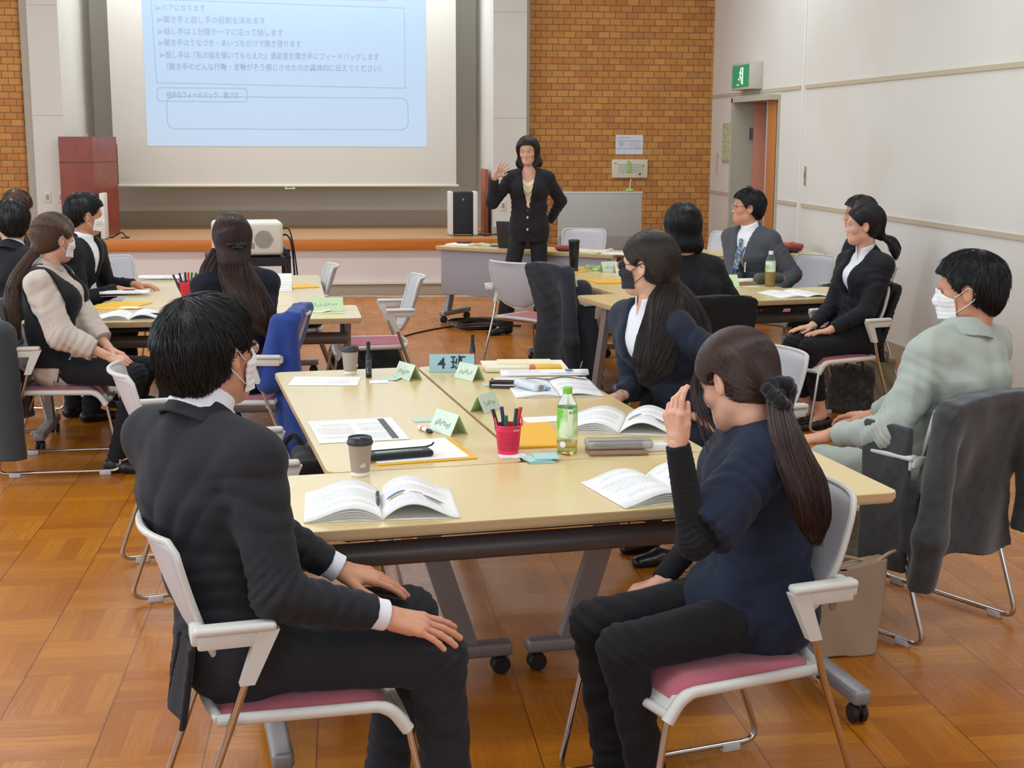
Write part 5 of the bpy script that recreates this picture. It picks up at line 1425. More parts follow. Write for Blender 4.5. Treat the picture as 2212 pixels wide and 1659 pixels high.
person('man in a dark suit at the far left seen from behind, ear showing', (-1.86, 8.04), 40, (112, -4, 0), 'short', HB,
    dict(mat=BSUIT, name='suit_jacket', e=0.018, collar=True, shirt=WSH, hem=0.43), sc=1.0, lean=(0.02, 0.0), shyaw=25, headoff=(0.03, 0.04), neck=0.168,
    trousers=BSUIT, res=0.009, hstr=800, seed=25)
person('person with short brown hair in black at the far left edge, partly hidden', (-2.27, 9.76), 10, (78, 0, 0), 'short', HBR,
    dict(mat=BSUIT, name='suit_jacket', e=0.018, hem=0.43), sc=0.98, lean=(0.06, 0.0), headoff=(0.03, 0.0), neck=0.175, res=0.010, hstr=600, seed=27)
p14, i14 = person('woman presenter standing in a dark trouser suit with one hand raised', (1.60, 11.62), -102, (-108, -4, 3), 'bob', HBB,
    dict(mat=PIN, name='suit_jacket', e=0.016, V=0.34, hem=0.80, wr=0.002, hemr=0.074, tleg=1.12, heels=True, cuffgap=0.03), sc=0.96, fem=True, stand=0.915, lean=(0.02, 0.0), shyaw=0, headoff=(0.015, -0.01), neck=0.18,
    R=dict(w=(1.290, 11.46, 1.355), d=(0.62, -0.05, 0.72), n=(-0.15, 0.98, 0.1), pole=(0.0, -0.35, -1.0), curl=0.12, spread=0.20, thumb=0.9),
    L=dict(w=(1.78, 11.76, 0.93), d=(-0.9, 0.1, -0.3), n=(0, 1, 0), pole=(-0.7, 1.0, -0.1), curl=0.4),
    knees=[(0.02, 0.10, 0.50), (0.10, -0.15, 0.50)], ankles=[(-0.02, 0.12, 0.10), (0.04, -0.20, 0.10)], footyaw=(0, -50),
    trousers=PIN, face='closed', hopt=dict(len=-0.140, face=0.03, flare=0.012), res=0.008, hstr=1300, seed=29)

# ---- things worn by single people
# vented tails of the charcoal jacket hanging behind the seat
def flap(P):
    z = P[:, 2]; t = np.clip((0.56-z)/0.20, 0, 1)
    d = np.maximum(np.abs(P[:, 0]+0.135+0.03*t-0.012*np.sin(P[:, 1]*30))-0.007, np.abs(P[:, 1]+0.045)-0.155)
    d = np.maximum(d, 0.006-np.abs(P[:, 1]+0.06+0.05*(0.5-t)))
    return np.maximum(d, np.maximum(z-0.58, 0.395+0.12*np.clip(P[:, 1]+0.06, 0, 0.1)-z))*0.8
flap.pts = [(np.array((-0.24, -0.22, 0.36)), 0.01), (np.array((-0.08, 0.14, 0.60)), 0.01)]
sdf_obj('jacket_tail', flap, 0.005, CHAR, p1)
def on(root, name, f, h, m, **k): return sdf_obj(name, f, h, m, root, **k)
hx = i2['hx']; T_ = 0
fs = []
rg = np.random.default_rng(2)
for k_ in range(11):
    a = 2*PI*k_/11; r = 0.030+0.008*rg.random()
    fs.append(blob(hx((-0.128+0.012*math.sin(a*2), r*math.cos(a), -0.070+r*math.sin(a))), (0.019, 0.017+0.006*rg.random(), 0.017)))
on(p2, 'scrunchie', wrinkle(union(fs, 0.006), 0.0025, 0.022), 0.0035, cloth('scrunchie_black', (24, 23, 26), weave=600))
on(p2, 'hair_part', seg(hx((-0.01, 0.0, 0.1375)), hx((0.05, 0.002, 0.127)), 0.0022), 0.0015, SKIN2, pad=0.004)
ms_ = MB()
for q in range(16):
    o_ = rg.normal(0, 1, 3)*np.array((0.010, 0.006, 0.004)); e_ = rg.normal(0, 1, 3)*np.array((0.010, 0.007, 0.018))
    ms_.tube(smooth_path([hx(np.array((0.060, 0.050, 0.075))+o_*0.5), hx(np.array((0.082, 0.066, 0.02))+o_), hx(np.array((0.080, 0.074, -0.05))+o_+e_*0.4), hx(np.array((0.070, 0.070, -0.13))+o_+e_)], 5), 0.0011, 4)
    if q == 15: ms_.build('front_strands', HRB, p2)
MB().box(tuple(i2['Nb']+i2['fwd']*0.115+i2['lat']*0.07+np.array((0, 0, -0.14))), (0.006, 0.03, 0.012)).build('name_pin', mat('pin_red_white', (220, 120, 120), rough=0.5), p2)
hx = i7['hx']
on(p7, 'hair_tie', blob(hx((-0.118, 0.0, -0.062)), (0.016, 0.02, 0.02)), 0.003, mat('pearl_white', (222, 218, 210), rough=0.4))
hx = i9['hx']
on(p9, 'hair_clip', wrinkle(union([seg(hx((-0.118, -0.035, -0.02)), hx((-0.118, 0.035, -0.02)), 0.013, 0.013), seg(hx((-0.126, -0.02, -0.036)), hx((-0.126, 0.02, -0.036)), 0.008)], 0.004), 0.003, 0.02), 0.0035, mat('clip_dark_green', (26, 34, 34), rough=0.3))
hx = i4['hx']
on(p4, 'hair_clip', seg(hx((-0.10, 0.028, -0.01)), hx((-0.112, 0.024, -0.028)), 0.004), 0.002, CHROME, pad=0.004)
bt = i4['Nb']+i4['fwd']*0.16+np.array((0, 0, -0.30))
on(p4, 'jacket_button', blob(bt, (0.006, 0.011, 0.011)), 0.002, mat('button_navy', (60, 70, 92), rough=0.3), pad=0.004)
hx = i10['hx']
# vest strings
v0 = i10['Pc']+np.array((0.03, -0.155, 0.09))
for dx in (0.0, 0.018):
    MB().tube(smooth_path([v0+np.array((dx, 0, 0.02)), v0+np.array((dx+0.012, -0.012, -0.06)), v0+np.array((dx-0.008, -0.008, -0.16))], 5), 0.0035, 6).build('waist_string', VEST, p10)
# lanyard and pen on the grey suit
nb, fw, la = i6['Nb'], i6['fwd'], i6['lat']
MB().tube(smooth_path([nb+fw*0.10-la*0.035+np.array((0, 0, -0.10)), nb+fw*0.150-la*0.005+np.array((0, 0, -0.22)), nb+fw*0.168+np.array((0, 0, -0.34))], 5), 0.0045, 6).tube(smooth_path([nb+fw*0.10+la*0.03+np.array((0, 0, -0.10)), nb+fw*0.152+la*0.012+np.array((0, 0, -0.22)), nb+fw*0.168+np.array((0, 0, -0.34))], 5), 0.0045, 6).build('lanyard', mat('lanyard_blue', (40, 84, 170), rough=0.5), p6)
MB().box(tuple(nb+fw*0.168+np.array((0, 0, -0.365))), (0.012, 0.02, 0.03), bevel=0.003).build('lanyard_clip', CHROME, p6)
MB().tube([nb+fw*0.155+la*0.085+np.array((0, 0, -0.20)), nb+fw*0.158+la*0.085+np.array((0, 0, -0.27))], 0.005, 6).build('pocket_pen', M_['outlet_cream'], p6)
# presenter blouse with red zigzag stripes, buttons
nb, fw, la, g_ = i14['Nb'], i14['fwd'], i14['lat'], i14['g']
k = NB('blouse_zigzag'); p = k.xyz('Object'); q = i14
ly = k.math('ABSOLUTE', k.math('SUBTRACT', p[1], float(nb[1])))
zz = k.math('SUBTRACT', p[2], k.math('MULTIPLY', ly, 0.9))
st_ = k.math('LESS_THAN', k.math('FRACT', k.math('DIVIDE', zz, 0.052)), 0.12)
k.put(k.b.inputs['Base Color'], k.mix(st_, srgb(226, 216, 176), srgb(178, 92, 78))); k.b.inputs['Roughness'].default_value = 0.8
def vin(P):
    q_ = P-A3(nb); l = np.abs(q_@A3(la)); w = 0.085*np.clip((P[:, 2]-(nb[2]-0.36))/0.36, 0, 1)
    return np.maximum(np.maximum(l-w, -(q_@A3(fw))), P[:, 2]-(nb[2]-0.085+l*0.7))
Pc = i14['Pc']; e_ = 0.004
w_ = Pc*0.62+nb*0.38; c_ = Pc*0.28+nb*0.72
bl = union([seg(Pc, w_, 0.108*g_+e_, 0.100*g_+e_, ax=la, sc=1.32), seg(w_, c_, 0.100*g_+e_, 0.110*g_+e_, ax=la, sc=1.36), seg(c_, nb+np.array((-0.005, 0, -0.085)), 0.108*g_+e_, 0.080*g_+e_, ax=la, sc=1.6), blob(c_+fw*0.07+la*0.063, (0.064,)*3), blob(c_+fw*0.07-la*0.063, (0.064,)*3)], 0.045)
on(p14, 'blouse', inter(bl, vin), 0.006, k.m)
for dz in (-0.37, -0.47):
    on(p14, 'button', blob(nb+fw*0.150+np.array((0, 0, dz)), (0.008, 0.010, 0.012)), 0.003, mat('button_pale', (206, 196, 170), rough=0.3), pad=0.004)
# ------------------------------------------------------------------ clothes hung over chair backs
def rbox(c, hf, r, R=None):
    c = A3(c); hf = A3(hf)-r
    Rm = None if R is None else np.array(R, F32)
    def f(P):
        q = P-c
        if Rm is not None: q = q@Rm
        q = np.abs(q)-hf
        return np.linalg.norm(np.maximum(q, 0), axis=1)+np.minimum(q.max(1), 0)-r
    f.pts = [(c, float(np.linalg.norm(hf)+r))]
    return f
def drape(name, label, cx, cy, deg, m, z0, w=0.22, flare=0.06, fw_=0.10, k=38, amp=0.016, sleeves=((1, 0.3), (-1, 0.3)), ztop=0.845, zf=0.62, res=0.007, shift=0.0, grp=None, extra=(), quilt=0, cat='jacket', seed=2.0):
    hh = (ztop-z0)/2
    def body(P):
        z = P[:, 2]; t = np.clip((ztop-z)/(ztop-z0), 0, 1)
        bx = -0.20-0.13*np.clip((z-0.5)/0.325, 0, 1)          # the chair back leans
        y = P[:, 1]-shift*t
        x = P[:, 0]-bx
        fo = amp*(0.35+t)*np.sin(y*k+1.3*np.sin(t*3+1)+0.8)+amp*0.25*t*np.sin(y*k*1.7+2)
        if quilt: fo = fo+0.006*np.abs(np.sin((z+0.04*np.sin(y*9))*PI/quilt))
        ww = w+flare*t-0.035*np.exp(-((z-ztop)/0.03)**2)
        back = np.maximum(np.abs(x+0.035+0.02*t-fo*0.7)-0.012-0.004*t, np.abs(y)-ww)
        back = np.maximum(back, np.maximum(z-ztop+0.004+0.02*(y/w)**2, z0+0.018*np.sin(y*14+1)-z))
        front = np.maximum(np.abs(x-0.012)-0.008, np.abs(y)-w+0.015); front = np.maximum(front, np.maximum(z-ztop+0.01, zf-z))
        top = np.maximum(np.abs(x+0.012)-0.034, np.maximum(np.abs(y)-w+0.01, np.abs(z-ztop+0.012+0.02*(y/w)**2)-0.016))
        d = smin(smin(back, top, 0.02), front, 0.01)
        return d*0.8
    body.pts = [((-0.28, -w-flare-abs(shift)-0.04, z0), 0.08), ((-0.2, w+flare+abs(shift)+0.04, ztop), 0.08)]
    fs = [body]
    for s, zz in sleeves:
        a = np.array((-0.32, s*(w-0.03), ztop-0.06)); b = np.array((-0.34, s*(w+flare*0.8)+shift*0.8, zz+0.18)); c = np.array((-0.31, s*(w+flare*0.7)+shift, zz))
        fs.append(union([seg(a, b, 0.042, 0.050, ax=(0, 1, 0), sc=1.2), seg(b, c, 0.050, 0.040, ax=(0, 1, 0), sc=1.2, cut='b')], 0.03))
    fs += list(extra)
    f = wrinkle(union(fs, 0.025), 0.0022, 0.17, seed)
    V, Q = sdf_mesh(f, res, pad=0.03)
    o = link(name, mesh_from(name, [(V, Q)]), None, [m], loc=(cx, cy, 0), rz=math.radians(deg))
    return tag(o, label, cat, grp)
DGJ = cloth('dark_grey_wool', (62, 63, 64), weave=600, bstr=0.4, sheen=0.3, var=(30, (50, 51, 53), 0.4, 0.7))
drape('blazer', 'dark grey wool blazer hung over the chair of the man in sage green', 1.965, 4.51, 118, DGJ, 0.27, w=0.225, flare=0.06, k=19, amp=0.016, sleeves=((1, 0.22), (-1, 0.34)), ztop=0.852, res=0.0065,
      extra=[rbox((-0.14, 0.265, 0.50), (0.10, 0.014, 0.25), 0.012)])
drape('jacket', 'charcoal jacket hung over the chair of the woman in beige sleeves', -1.40, 7.14, 2, cloth('charcoal_nylon', (60, 64, 68), weave=400, bstr=0.2, sheen=0.2), 0.22, w=0.24, flare=0.05, k=26, amp=0.02, sleeves=((1, 0.3), (-1, 0.12)), ztop=0.855, res=0.008,
      extra=[seg((-0.27, -0.26, 0.72), (-0.235, -0.30, 0.10), 0.07, 0.06, ax=(1, 0, 0), sc=1.2, cut='b')])
drape('jacket', 'bright cobalt blue jacket hanging from the chair of the long-haired woman', -0.54, 6.78, 172, cloth('cobalt_nylon', (44, 68, 140), weave=400, bstr=0.2, sheen=0.2), 0.30, w=0.20, flare=-0.02, k=26, amp=0.020, sleeves=((1, 0.06),), ztop=0.865, res=0.0075,
      extra=[seg((-0.27, 0.17, 0.8), (-0.22, 0.22, 0.52), 0.045, 0.06)])
drape('quilted_coat', 'long black quilted coat piled on a chair left of the right tables', 1.64, 8.98, 28, cloth('black_quilt', (44, 47, 54), weave=300, bstr=0.2, sheen=0.15), 0.10, w=0.215, flare=0.05, k=22, amp=0.012, sleeves=((-1, 0.2),), ztop=0.87, quilt=0.075, res=0.0085, cat='coat',
      extra=[seg((-0.2, -0.18, 0.7), (-0.15, -0.24, 0.2), 0.07, 0.08)])
drape('jacket', 'black jacket hung on the chair behind the woman in ankle trousers', 2.83, 7.70, 198, BSUIT, 0.40, w=0.215, flare=0.0, k=30, amp=0.008, sleeves=(), ztop=0.85, res=0.010)
drape('jacket', 'black cardigan over the chair of the woman with the black bob', 1.90, 7.30, 100, BSUIT, 0.30, w=0.225, flare=0.03, k=20, amp=0.01, sleeves=(), ztop=0.86, res=0.011, cat='cardigan')
# ------------------------------------------------------------------ things on the tables
ZT = 0.7025
PAPER = mat('paper_white', (240, 239, 234), rough=0.75)
CREAM = mat('paper_cream', (236, 228, 200), rough=0.75)
YEL = mat('envelope_yellow', (232, 180, 44), rough=0.6)
MINT = mat('sticky_mint', (186, 220, 204), rough=0.7)
ICE = mat('sticky_pale_blue', (176, 214, 214), rough=0.7)
TEAL = mat('sign_card_blue', (160, 200, 206), rough=0.5)
CLR = mat('card_sleeve_pale_green', (206, 222, 200), rough=0.25, var=(60, (192, 208, 190), 0.5, 0.7))
LGREEN = mat('card_lime', (200, 224, 168), rough=0.5)
BLACK = M_['black_plastic']
def page_mat(name, w, h, rows, dens=0.52, ink=(120, 128, 150), margin=0.12, base=(241, 240, 236), top=0.5, bottom=0.9):
    """lines of small print: rows of noise broken glyphs inside margins"""
    k = NB(name); p = k.xyz('Object')
    u = k.math('DIVIDE', p[0], w); v = k.math('DIVIDE', p[1], h)
    v2 = k.math('MULTIPLY', k.math('ADD', v, 0.5), rows)
    row = k.math('FLOOR', v2); fr = k.math('FRACT', v2)
    ln = k.math('GREATER_THAN', fr, dens)
    gl = k.math('GREATER_THAN', k.noise(k.vec(k.math('MULTIPLY', p[0], 420.0), k.math('MULTIPLY', v2, 2.0), row), 1.0, 2), 0.47)
    rlen = k.math('MULTIPLY', k.white(k.vec(row, 2.0, 0.0)), 0.4)
    uu = k.math('ABSOLUTE', u)
    # per page coordinates for a two-page spread: 0 at the gutter, 1 at the fore edge
    inx = k.math('MULTIPLY', k.math('GREATER_THAN', uu, 0.04), k.math('LESS_THAN', uu, k.math('SUBTRACT', 0.5-margin*0.4, k.math('MULTIPLY', rlen, 0.25))))
    iny = k.math('MULTIPLY', k.math('GREATER_THAN', v, -0.5+margin), k.math('LESS_THAN', v, 0.5-margin))
    blk = k.math('GREATER_THAN', k.white(k.vec(k.math('FLOOR', k.math('DIVIDE', row, 4.0)), k.math('FLOOR', k.math('MULTIPLY', u, 2.0)), 4.0)), 0.28)
    m = k.math('MULTIPLY', k.math('MULTIPLY', ln, gl), k.math('MULTIPLY', k.math('MULTIPLY', inx, iny), blk))
    rule = k.math('MULTIPLY', k.math('LESS_THAN', k.math('ABSOLUTE', k.math('SUBTRACT', k.math('FRACT', k.math('MULTIPLY', v, 3.4)), 0.5)), 0.012), inx)
    c = k.mix(k.math('MULTIPLY', m, 0.62), srgb(*base), srgb(*ink))
    c = k.mix(k.math('MULTIPLY', rule, 0.55), c, srgb(120, 150, 196))
    k.put(k.b.inputs['Base Color'], c); k.b.inputs['Roughness'].default_value = 0.75
    return k.m
SPREAD = page_mat('printed_spread', 0.42, 0.297, 40)
SHEETP = page_mat('printed_sheet', 0.30, 0.37, 46, ink=(140, 142, 150))
PLAINP = page_mat('faint_print', 0.25, 0.2, 26, ink=(176, 180, 188))
def sheet(name, label, x, y, rz, w, h, m=None, z=ZT, cat='paper', curl=0.0, group=None, t=0.0012):
    F = [[(-w/2+w*i/10, -h/2+h*j/6, curl*((2*i/10-1)**2)*(1 if i > 5 else 0.4)+0.0004) for j in range(7)] for i in range(11)]
    o = MB().grid(F, thick=(0, 0, t)).build(name, m or PAPER, None, loc=(x, y, z), rz=rz)
    return tag(o, label, cat, group)
def booklet(label, x, y, rz, w=0.40, h=0.297, m=None, lift=0.028, lt=0.010, rt=0.006, roll=0.0, group=None, pics=True):
    t = empty('open_booklet', (x, y, ZT), rz); tag(t, label, 'booklet', group)
    def prof(s, th, hi):   # s 0 at the spine .. 1 at the fore edge -> height
        return th*(1-s)**0.3*0.6+0.0035+hi*math.sin(min(1, s*1.08)*PI)*(1-s)**0.55*1.5
    for sgn, th, hi, nm in ((-1, lt, lift*0.75, 'left_pages'), (1, rt, lift, 'right_pages')):
        top = []; bot = []
        for i in range(19):
            s = i/18; z = prof(s, th, hi)
            if i == 0: z = 0.006
            top.append((sgn*(0.0015+s*(w/2-0.002)), z))
        F = [[(px, -h/2+h*j/4, pz) for j in range(5)] for px, pz in top]
        MB().grid(F, thick=(0, 0, -0.0035)).build(nm, m or SPREAD, t, smooth=True)
        if sgn == -1:
            for q in range(4):
                F = [[(px*(1-0.004*q), -h/2+0.001*q+(h-0.002*q)*j/4, max(0.0012, pz*(0.84-0.2*q)-0.0035)) for j in range(5)] for px, pz in top]
                MB().grid(F, thick=(0, 0, -0.001)).build('page', PAPER, t, smooth=True)
    MB().box((0, 0, 0.0012), (w-0.004, h-0.002, 0.0016)).build('cover', PAPER, t)
    if pics:
        def hz(px): return prof(abs(px)/(w/2), rt, lift)
        def patch(nm, cx, cy, rx, ry, mm, n=14, rect=False):
            pts = [(cx+rx*math.cos(a), cy+ry*math.sin(a)) for a in np.linspace(0, 2*PI, n+1)[:-1]] if not rect else [(cx-rx, cy-ry), (cx, cy-ry), (cx+rx, cy-ry), (cx+rx, cy+ry), (cx, cy+ry), (cx-rx, cy+ry)]
            MB().raw([(a, b, hz(a)+0.0012) for a, b in pts], [list(range(len(pts)))]).build(nm, mm, t)
        B_ = mat('print_blue', (70, 130, 200), rough=0.6); O_ = mat('print_orange', (232, 178, 92), rough=0.6); R_ = mat('print_red', (222, 130, 110), rough=0.6)
        if w > 0.3:
            patch('blue_oval', w*0.10, -0.012, 0.026, 0.009, B_); patch('blue_oval', w*0.34, -0.050, 0.026, 0.009, B_)
            patch('orange_box', w*0.10, -0.032, 0.018, 0.008, O_, rect=True); patch('orange_box', w*0.34, -0.072, 0.018, 0.008, O_, rect=True)
            patch('red_line', w*0.23, -0.030, 0.018, 0.0016, R_, rect=True)
    return t
def cup(x, y, label, rz=0.0):
    t = empty('paper_cup', (x, y, ZT), rz); tag(t, label, 'cup', 'takeaway cups on the front tables')
    MB().lathe([(0.0245, 0), (0.026, 0.001), (0.0272, 0.012)], 32).build('base_band', PAPER, t)
    MB().lathe([(0.0272, 0.012), (0.0350, 0.098), (0.036, 0.100), (0.034, 0.100)], 32).build('cup_body', mat('cup_taupe', (170, 154, 144), rough=0.7), t)
    MB().lathe([(0.0378, 0.094), (0.0385, 0.098), (0.0375, 0.104), (0.0355, 0.106), (0.0345, 0.114), (0.0325, 0.1155), (0.0305, 0.111), (0.0001, 0.111)], 32, cap0=False, cap1=False).build('lid', mat('lid_charcoal', (46, 47, 50), rough=0.4), t)
    MB().box((0.012, -0.004, 0.1125), (0.022, 0.016, 0.004), bevel=0.0018).build('lid_tab', M_['lid_charcoal'], t)
    MB().lathe([(0.0001, 0), (0.009, 0.0), (0.009, 0.0006), (0.0001, 0.0006)], 16, M=Matrix.Translation((0.006, -0.0288, 0.036)) @ Matrix.Rotation(PI/2-0.09, 4, 'X')).build('printed_emblem', mat('cup_emblem', (196, 182, 172), rough=0.7), t)
cup(0.047, 3.924, 'taupe takeaway cup with charcoal lid on the nearest table')
cup(0.033, 5.681, 'taupe takeaway cup with charcoal lid at the far edge beside a standing marker', 1.0)
booklet('open white booklet with a pen in its gutter on the nearest table', 0.095, 3.58, 0.01, w=0.405, h=0.30, lift=0.034)
pen = MB().tube([(0.0885, 3.545, ZT+0.017), (0.0895, 3.655, ZT+0.017)], 0.0048, 8).tube([(0.0883, 3.522, ZT+0.017), (0.0885, 3.545, ZT+0.017)], [0.002, 0.0045], 8).build('ballpoint_pen', BLACK)
MB().tube([(0.0888, 3.585, ZT+0.017), (0.089, 3.60, ZT+0.017)], 0.0052, 8).build('grip_ring', CHROME, pen)
tag(pen, 'black ballpoint pen lying in the gutter of the nearest open booklet', 'pen')
booklet('open white booklet under the raised arm of the woman in navy', 0.905, 3.665, 0.245, w=0.41, h=0.29, lift=0.03)
t = sheet('name_sticker', 'small white label sticker near the left end of the nearest table', -0.222, 3.885, 0.13, 0.085, 0.022, mat('sticker_white', (232, 232, 222), rough=0.4), t=0.0008)
# front group, left table
sheet('yellow_envelope', 'yellow envelope under a white sheet beside the nearest paper cup', 0.225, 4.205, 0.20, 0.315, 0.295, YEL, cat='envelope', t=0.003)
sheet('white_sheet', 'blank white sheet lying on the yellow envelope', 0.215, 4.212, 0.20, 0.290, 0.280, PAPER, z=ZT+0.0036)
pp_ = empty('pencil_pouch', (0.165, 4.115, ZT+0.0052), 0.25); tag(pp_, 'flat black mesh pen pouch with a clear window on the white sheet', 'pen pouch')
MB().box((0, 0, 0.011), (0.215, 0.062, 0.020), bevel=0.009, seg=3).build('pouch_body', cloth('pouch_black', (38, 42, 42), weave=500, bstr=0.6), pp_)
MB().box((0.0, -0.004, 0.0215), (0.15, 0.030, 0.002), bevel=0.0009).build('clear_window', mat('pouch_window', (104, 124, 118), rough=0.2), pp_)
MB().tube([(-0.095, 0.02, 0.021), (0.095, 0.022, 0.021), (0.118, 0.028, 0.024), (0.126, 0.034, 0.03)], 0.003, 6).build('zip_strip', BLACK, pp_)
ps_ = sheet('worksheet', 'printed worksheet with a black banner strip, left on the front tables', 0.045, 4.55, 0.13, 0.295, 0.36, SHEETP)
MB().box((0.105, 0.0, 0.0022), (0.022, 0.32, 0.0008)).build('black_banner', BLACK, ps_)
text_mesh('banner_print', '共育塾', 0.02, PAPER, ps_, M=Matrix.Translation((0.098, -0.10, 0.003)) @ Matrix.Rotation(PI/2, 4, 'Z'), extrude=0.0001) if False else None
sheet('blank_sheet', 'blank white sheet at the far left corner of the front tables', -0.07, 5.505, -0.10, 0.275, 0.20, PLAINP)
sheet('note_slip', 'small white slip beside the left standing marker', 0.145, 5.47, 0.0, 0.075, 0.07, PAPER)
sheet('mint_notes', 'pale mint sticky note left of the farthest name card', 0.195, 5.525, -0.4, 0.075, 0.06, MINT, curl=0.004, cat='sticky note')
sheet('mint_notes', 'pale mint sticky note near the short white marker', 0.285, 4.69, 0.1, 0.085, 0.055, MINT, cat='sticky note')
wm = empty('whiteboard_marker', (0.272, 4.50, ZT+0.008), -1.15); tag(wm, 'short white pen with a dark tip lying between worksheet and name card', 'pen')
MB().tube([(-0.045, 0, 0), (0.018, 0, 0)], 0.0075, 12).build('barrel', PAPER, wm)
MB().tube([(0.018, 0, 0), (0.042, 0, 0), (0.052, 0, 0)], [0.0078, 0.0072, 0.003], 12).build('tip', BLACK, wm)
MB().tube([(-0.022, 0, 0), (-0.014, 0, 0)], 0.0078, 12).build('red_band', mat('red_ink', (200, 60, 60), rough=0.4), wm)
def tent(x, y, ang, label, L=0.135, b=0.062, h=0.062, m=CLR, inner=LGREEN, txt=None, group='folded name cards', side=1, ink=True, nm='name_card'):
    """ridge along local +x; near end at origin"""
    t = empty(nm, (x, y, ZT), ang); tag(t, label, 'name card', group)
    sl = math.atan2(h, b/2); hyp = math.hypot(h, b/2)
    for s in (1, -1):
        mm = m if s == side else inner
        MB().box((L/2, s*b/4, h/2), (L, 0.0022, hyp), rot=(s*(PI/2-sl), 0, 0)).build('card_face', mm, t)
    if ink:
        k2 = 'name_smudge'
        mk = MB(); r_ = random.Random(int(x*1000))
        for q in range(9):
            u = L*(0.2+0.6*q/8); v = 0.45+0.16*(r_.random()-0.5)
            mk.box((u, side*(b/2*(1-v))+side*0.0016, h*v+0.001), (L*0.035, 0.0008, h*(0.12+0.16*r_.random())), rot=(side*(PI/2-sl), 0, 0))
        mk.build('faded_print', mat('faded_ink', (160, 172, 160), rough=0.6), t)
    if txt:
        body, size, mt = txt
        Mx = Matrix.Translation((L/2, side*b/2+side*0.001, 0.0)) @ Matrix.Rotation(PI if side > 0 else 0, 4, 'Z') @ Matrix.Rotation(sl, 4, 'X') @ Matrix.Translation((0, 0, 0.0016))
        me_ = text_mesh('sign_text', body, size, mt, t, M=Mx @ Matrix.Translation((0, hyp*0.22, 0)), extrude=0.0003, align='CENTER', bold=0.0008)
    return t
tent(0.295, 5.488, 2.05, 'leftmost of the two name cards before the blue number sign', L=0.13, side=1)
tent(0.548, 5.451, 2.10, 'name card standing right in front of the blue number sign', L=0.13, side=1)
tent(0.478, 4.800, 0.95, 'name card leaning to the right on the table seam behind the pink basket', L=0.12, side=-1)
tent(0.381, 4.431, 2.05, 'name card nearest the pink basket on its left', L=0.14, h=0.068, b=0.07, side=1)
SIGNI = mat('sign_ink', (34, 46, 54), rough=0.5)
tent(0.365, 5.705, -0.06, 'pale blue folded sign reading number 4 group on the front tables', L=0.19, b=0.07, h=0.072, m=TEAL, inner=TEAL, side=-1, ink=False, txt=('4 班', 0.068, SIGNI), group=None, nm='group_sign')
def marker(x, y, label, body, capc, h=0.14, r=0.0115, lab=None):
    t = empty('marker_pen', (x, y, ZT)); tag(t, label, 'marker pen')
    MB().lathe([(r*0.94, 0), (r, 0.003), (r, h*0.60), (r*0.86, h*0.62)], 20).build('barrel', body, t)
    MB().lathe([(r*0.88, h*0.60), (r*0.80, h*0.66), (r*0.66, h*0.72), (r*0.64, h*0.995), (r*0.5, h)], 20).build('cap', capc, t)
    if lab: MB().lathe([(r*1.012, h*0.12), (r*1.012, h*0.52)], 20, cap0=False, cap1=False).build('barrel_label', lab, t)
    return t
GREYL = mat('marker_label_grey', (120, 122, 126), rough=0.4, var=(120, (40, 40, 44), 0.42, 0.5))
marker(0.107, 5.575, 'thick black marker standing upright right of the far paper cup', BLACK, BLACK, h=0.150, r=0.0125, lab=GREYL)
marker(0.551, 5.735, 'black marker with red label standing behind the blue number sign', BLACK, BLACK, h=0.150, r=0.0120, lab=mat('marker_label_red', (176, 44, 50), rough=0.4, var=(150, (36, 20, 24), 0.5, 0.55)))
# front group, right table
sheet('paper_stack', 'white papers at the far right corner of the front tables', 0.78, 5.80, -0.03, 0.36, 0.25, CREAM, t=0.004)
sheet('cream_envelope', 'cream envelope lying on the far papers', 0.79, 5.855, -0.06, 0.235, 0.12, mat('envelope_cream', (238, 226, 186), rough=0.6), z=ZT+0.0048, cat='envelope', t=0.006)
fb = empty('folder_roll', (0.755, 5.665, ZT), -0.08); tag(fb, 'folded yellow and white file with a red band before the far papers', 'file folder')
MB().box((-0.065, 0, 0.012), (0.185, 0.075, 0.024), bevel=0.008).build('white_part', CREAM, fb)
MB().box((0.045, 0, 0.012), (0.025, 0.076, 0.0245), bevel=0.008).build('red_band', mat('band_red', (214, 96, 70), rough=0.6), fb)
MB().box((0.11, 0, 0.012), (0.115, 0.077, 0.0245), bevel=0.008).build('yellow_part', YEL, fb)
t = empty('rolled_magazine', (0.815, 5.44, ZT), -0.03); tag(t, 'white printed magazine with its pages curled over, behind the flat open one', 'magazine')
F = [[(-0.18+0.36*i/8, 0.04*math.cos(a)*0.9, 0.022+0.021*math.sin(a)) for a in np.linspace(-0.6, PI*0.95, 14)] for i in range(9)]
MB().grid(F, thick=(0, 0, 0.001)).build('curled_pages', SPREAD, t, smooth=True)
MB().box((0, -0.0, 0.001), (0.36, 0.11, 0.002)).build('lower_pages', PAPER, t)
MB().box((0.10, -0.012, 0.0445), (0.03, 0.03, 0.0006)).build('blue_picture', M_['print_blue'], t)
booklet('open white magazine with a pale case lying on its left page', 0.825, 5.245, -0.01, w=0.345, h=0.36, lift=0.010, lt=0.004, rt=0.004, pics=False)
cs = empty('pale_case', (0.722, 5.19, ZT+0.014), -1.15); tag(cs, 'pale blue-grey oblong case resting on the open magazine', 'case')
MB().box((0, 0, 0.014), (0.165, 0.058, 0.028), bevel=0.0135, seg=4).build('case_body', mat('case_ice', (206, 214, 222), rough=0.3), cs)
MB().box((0.03, 0.034, 0.008), (0.11, 0.02, 0.012), bevel=0.004).build('blue_rim', mat('case_blue', (110, 170, 204), rough=0.4), cs)
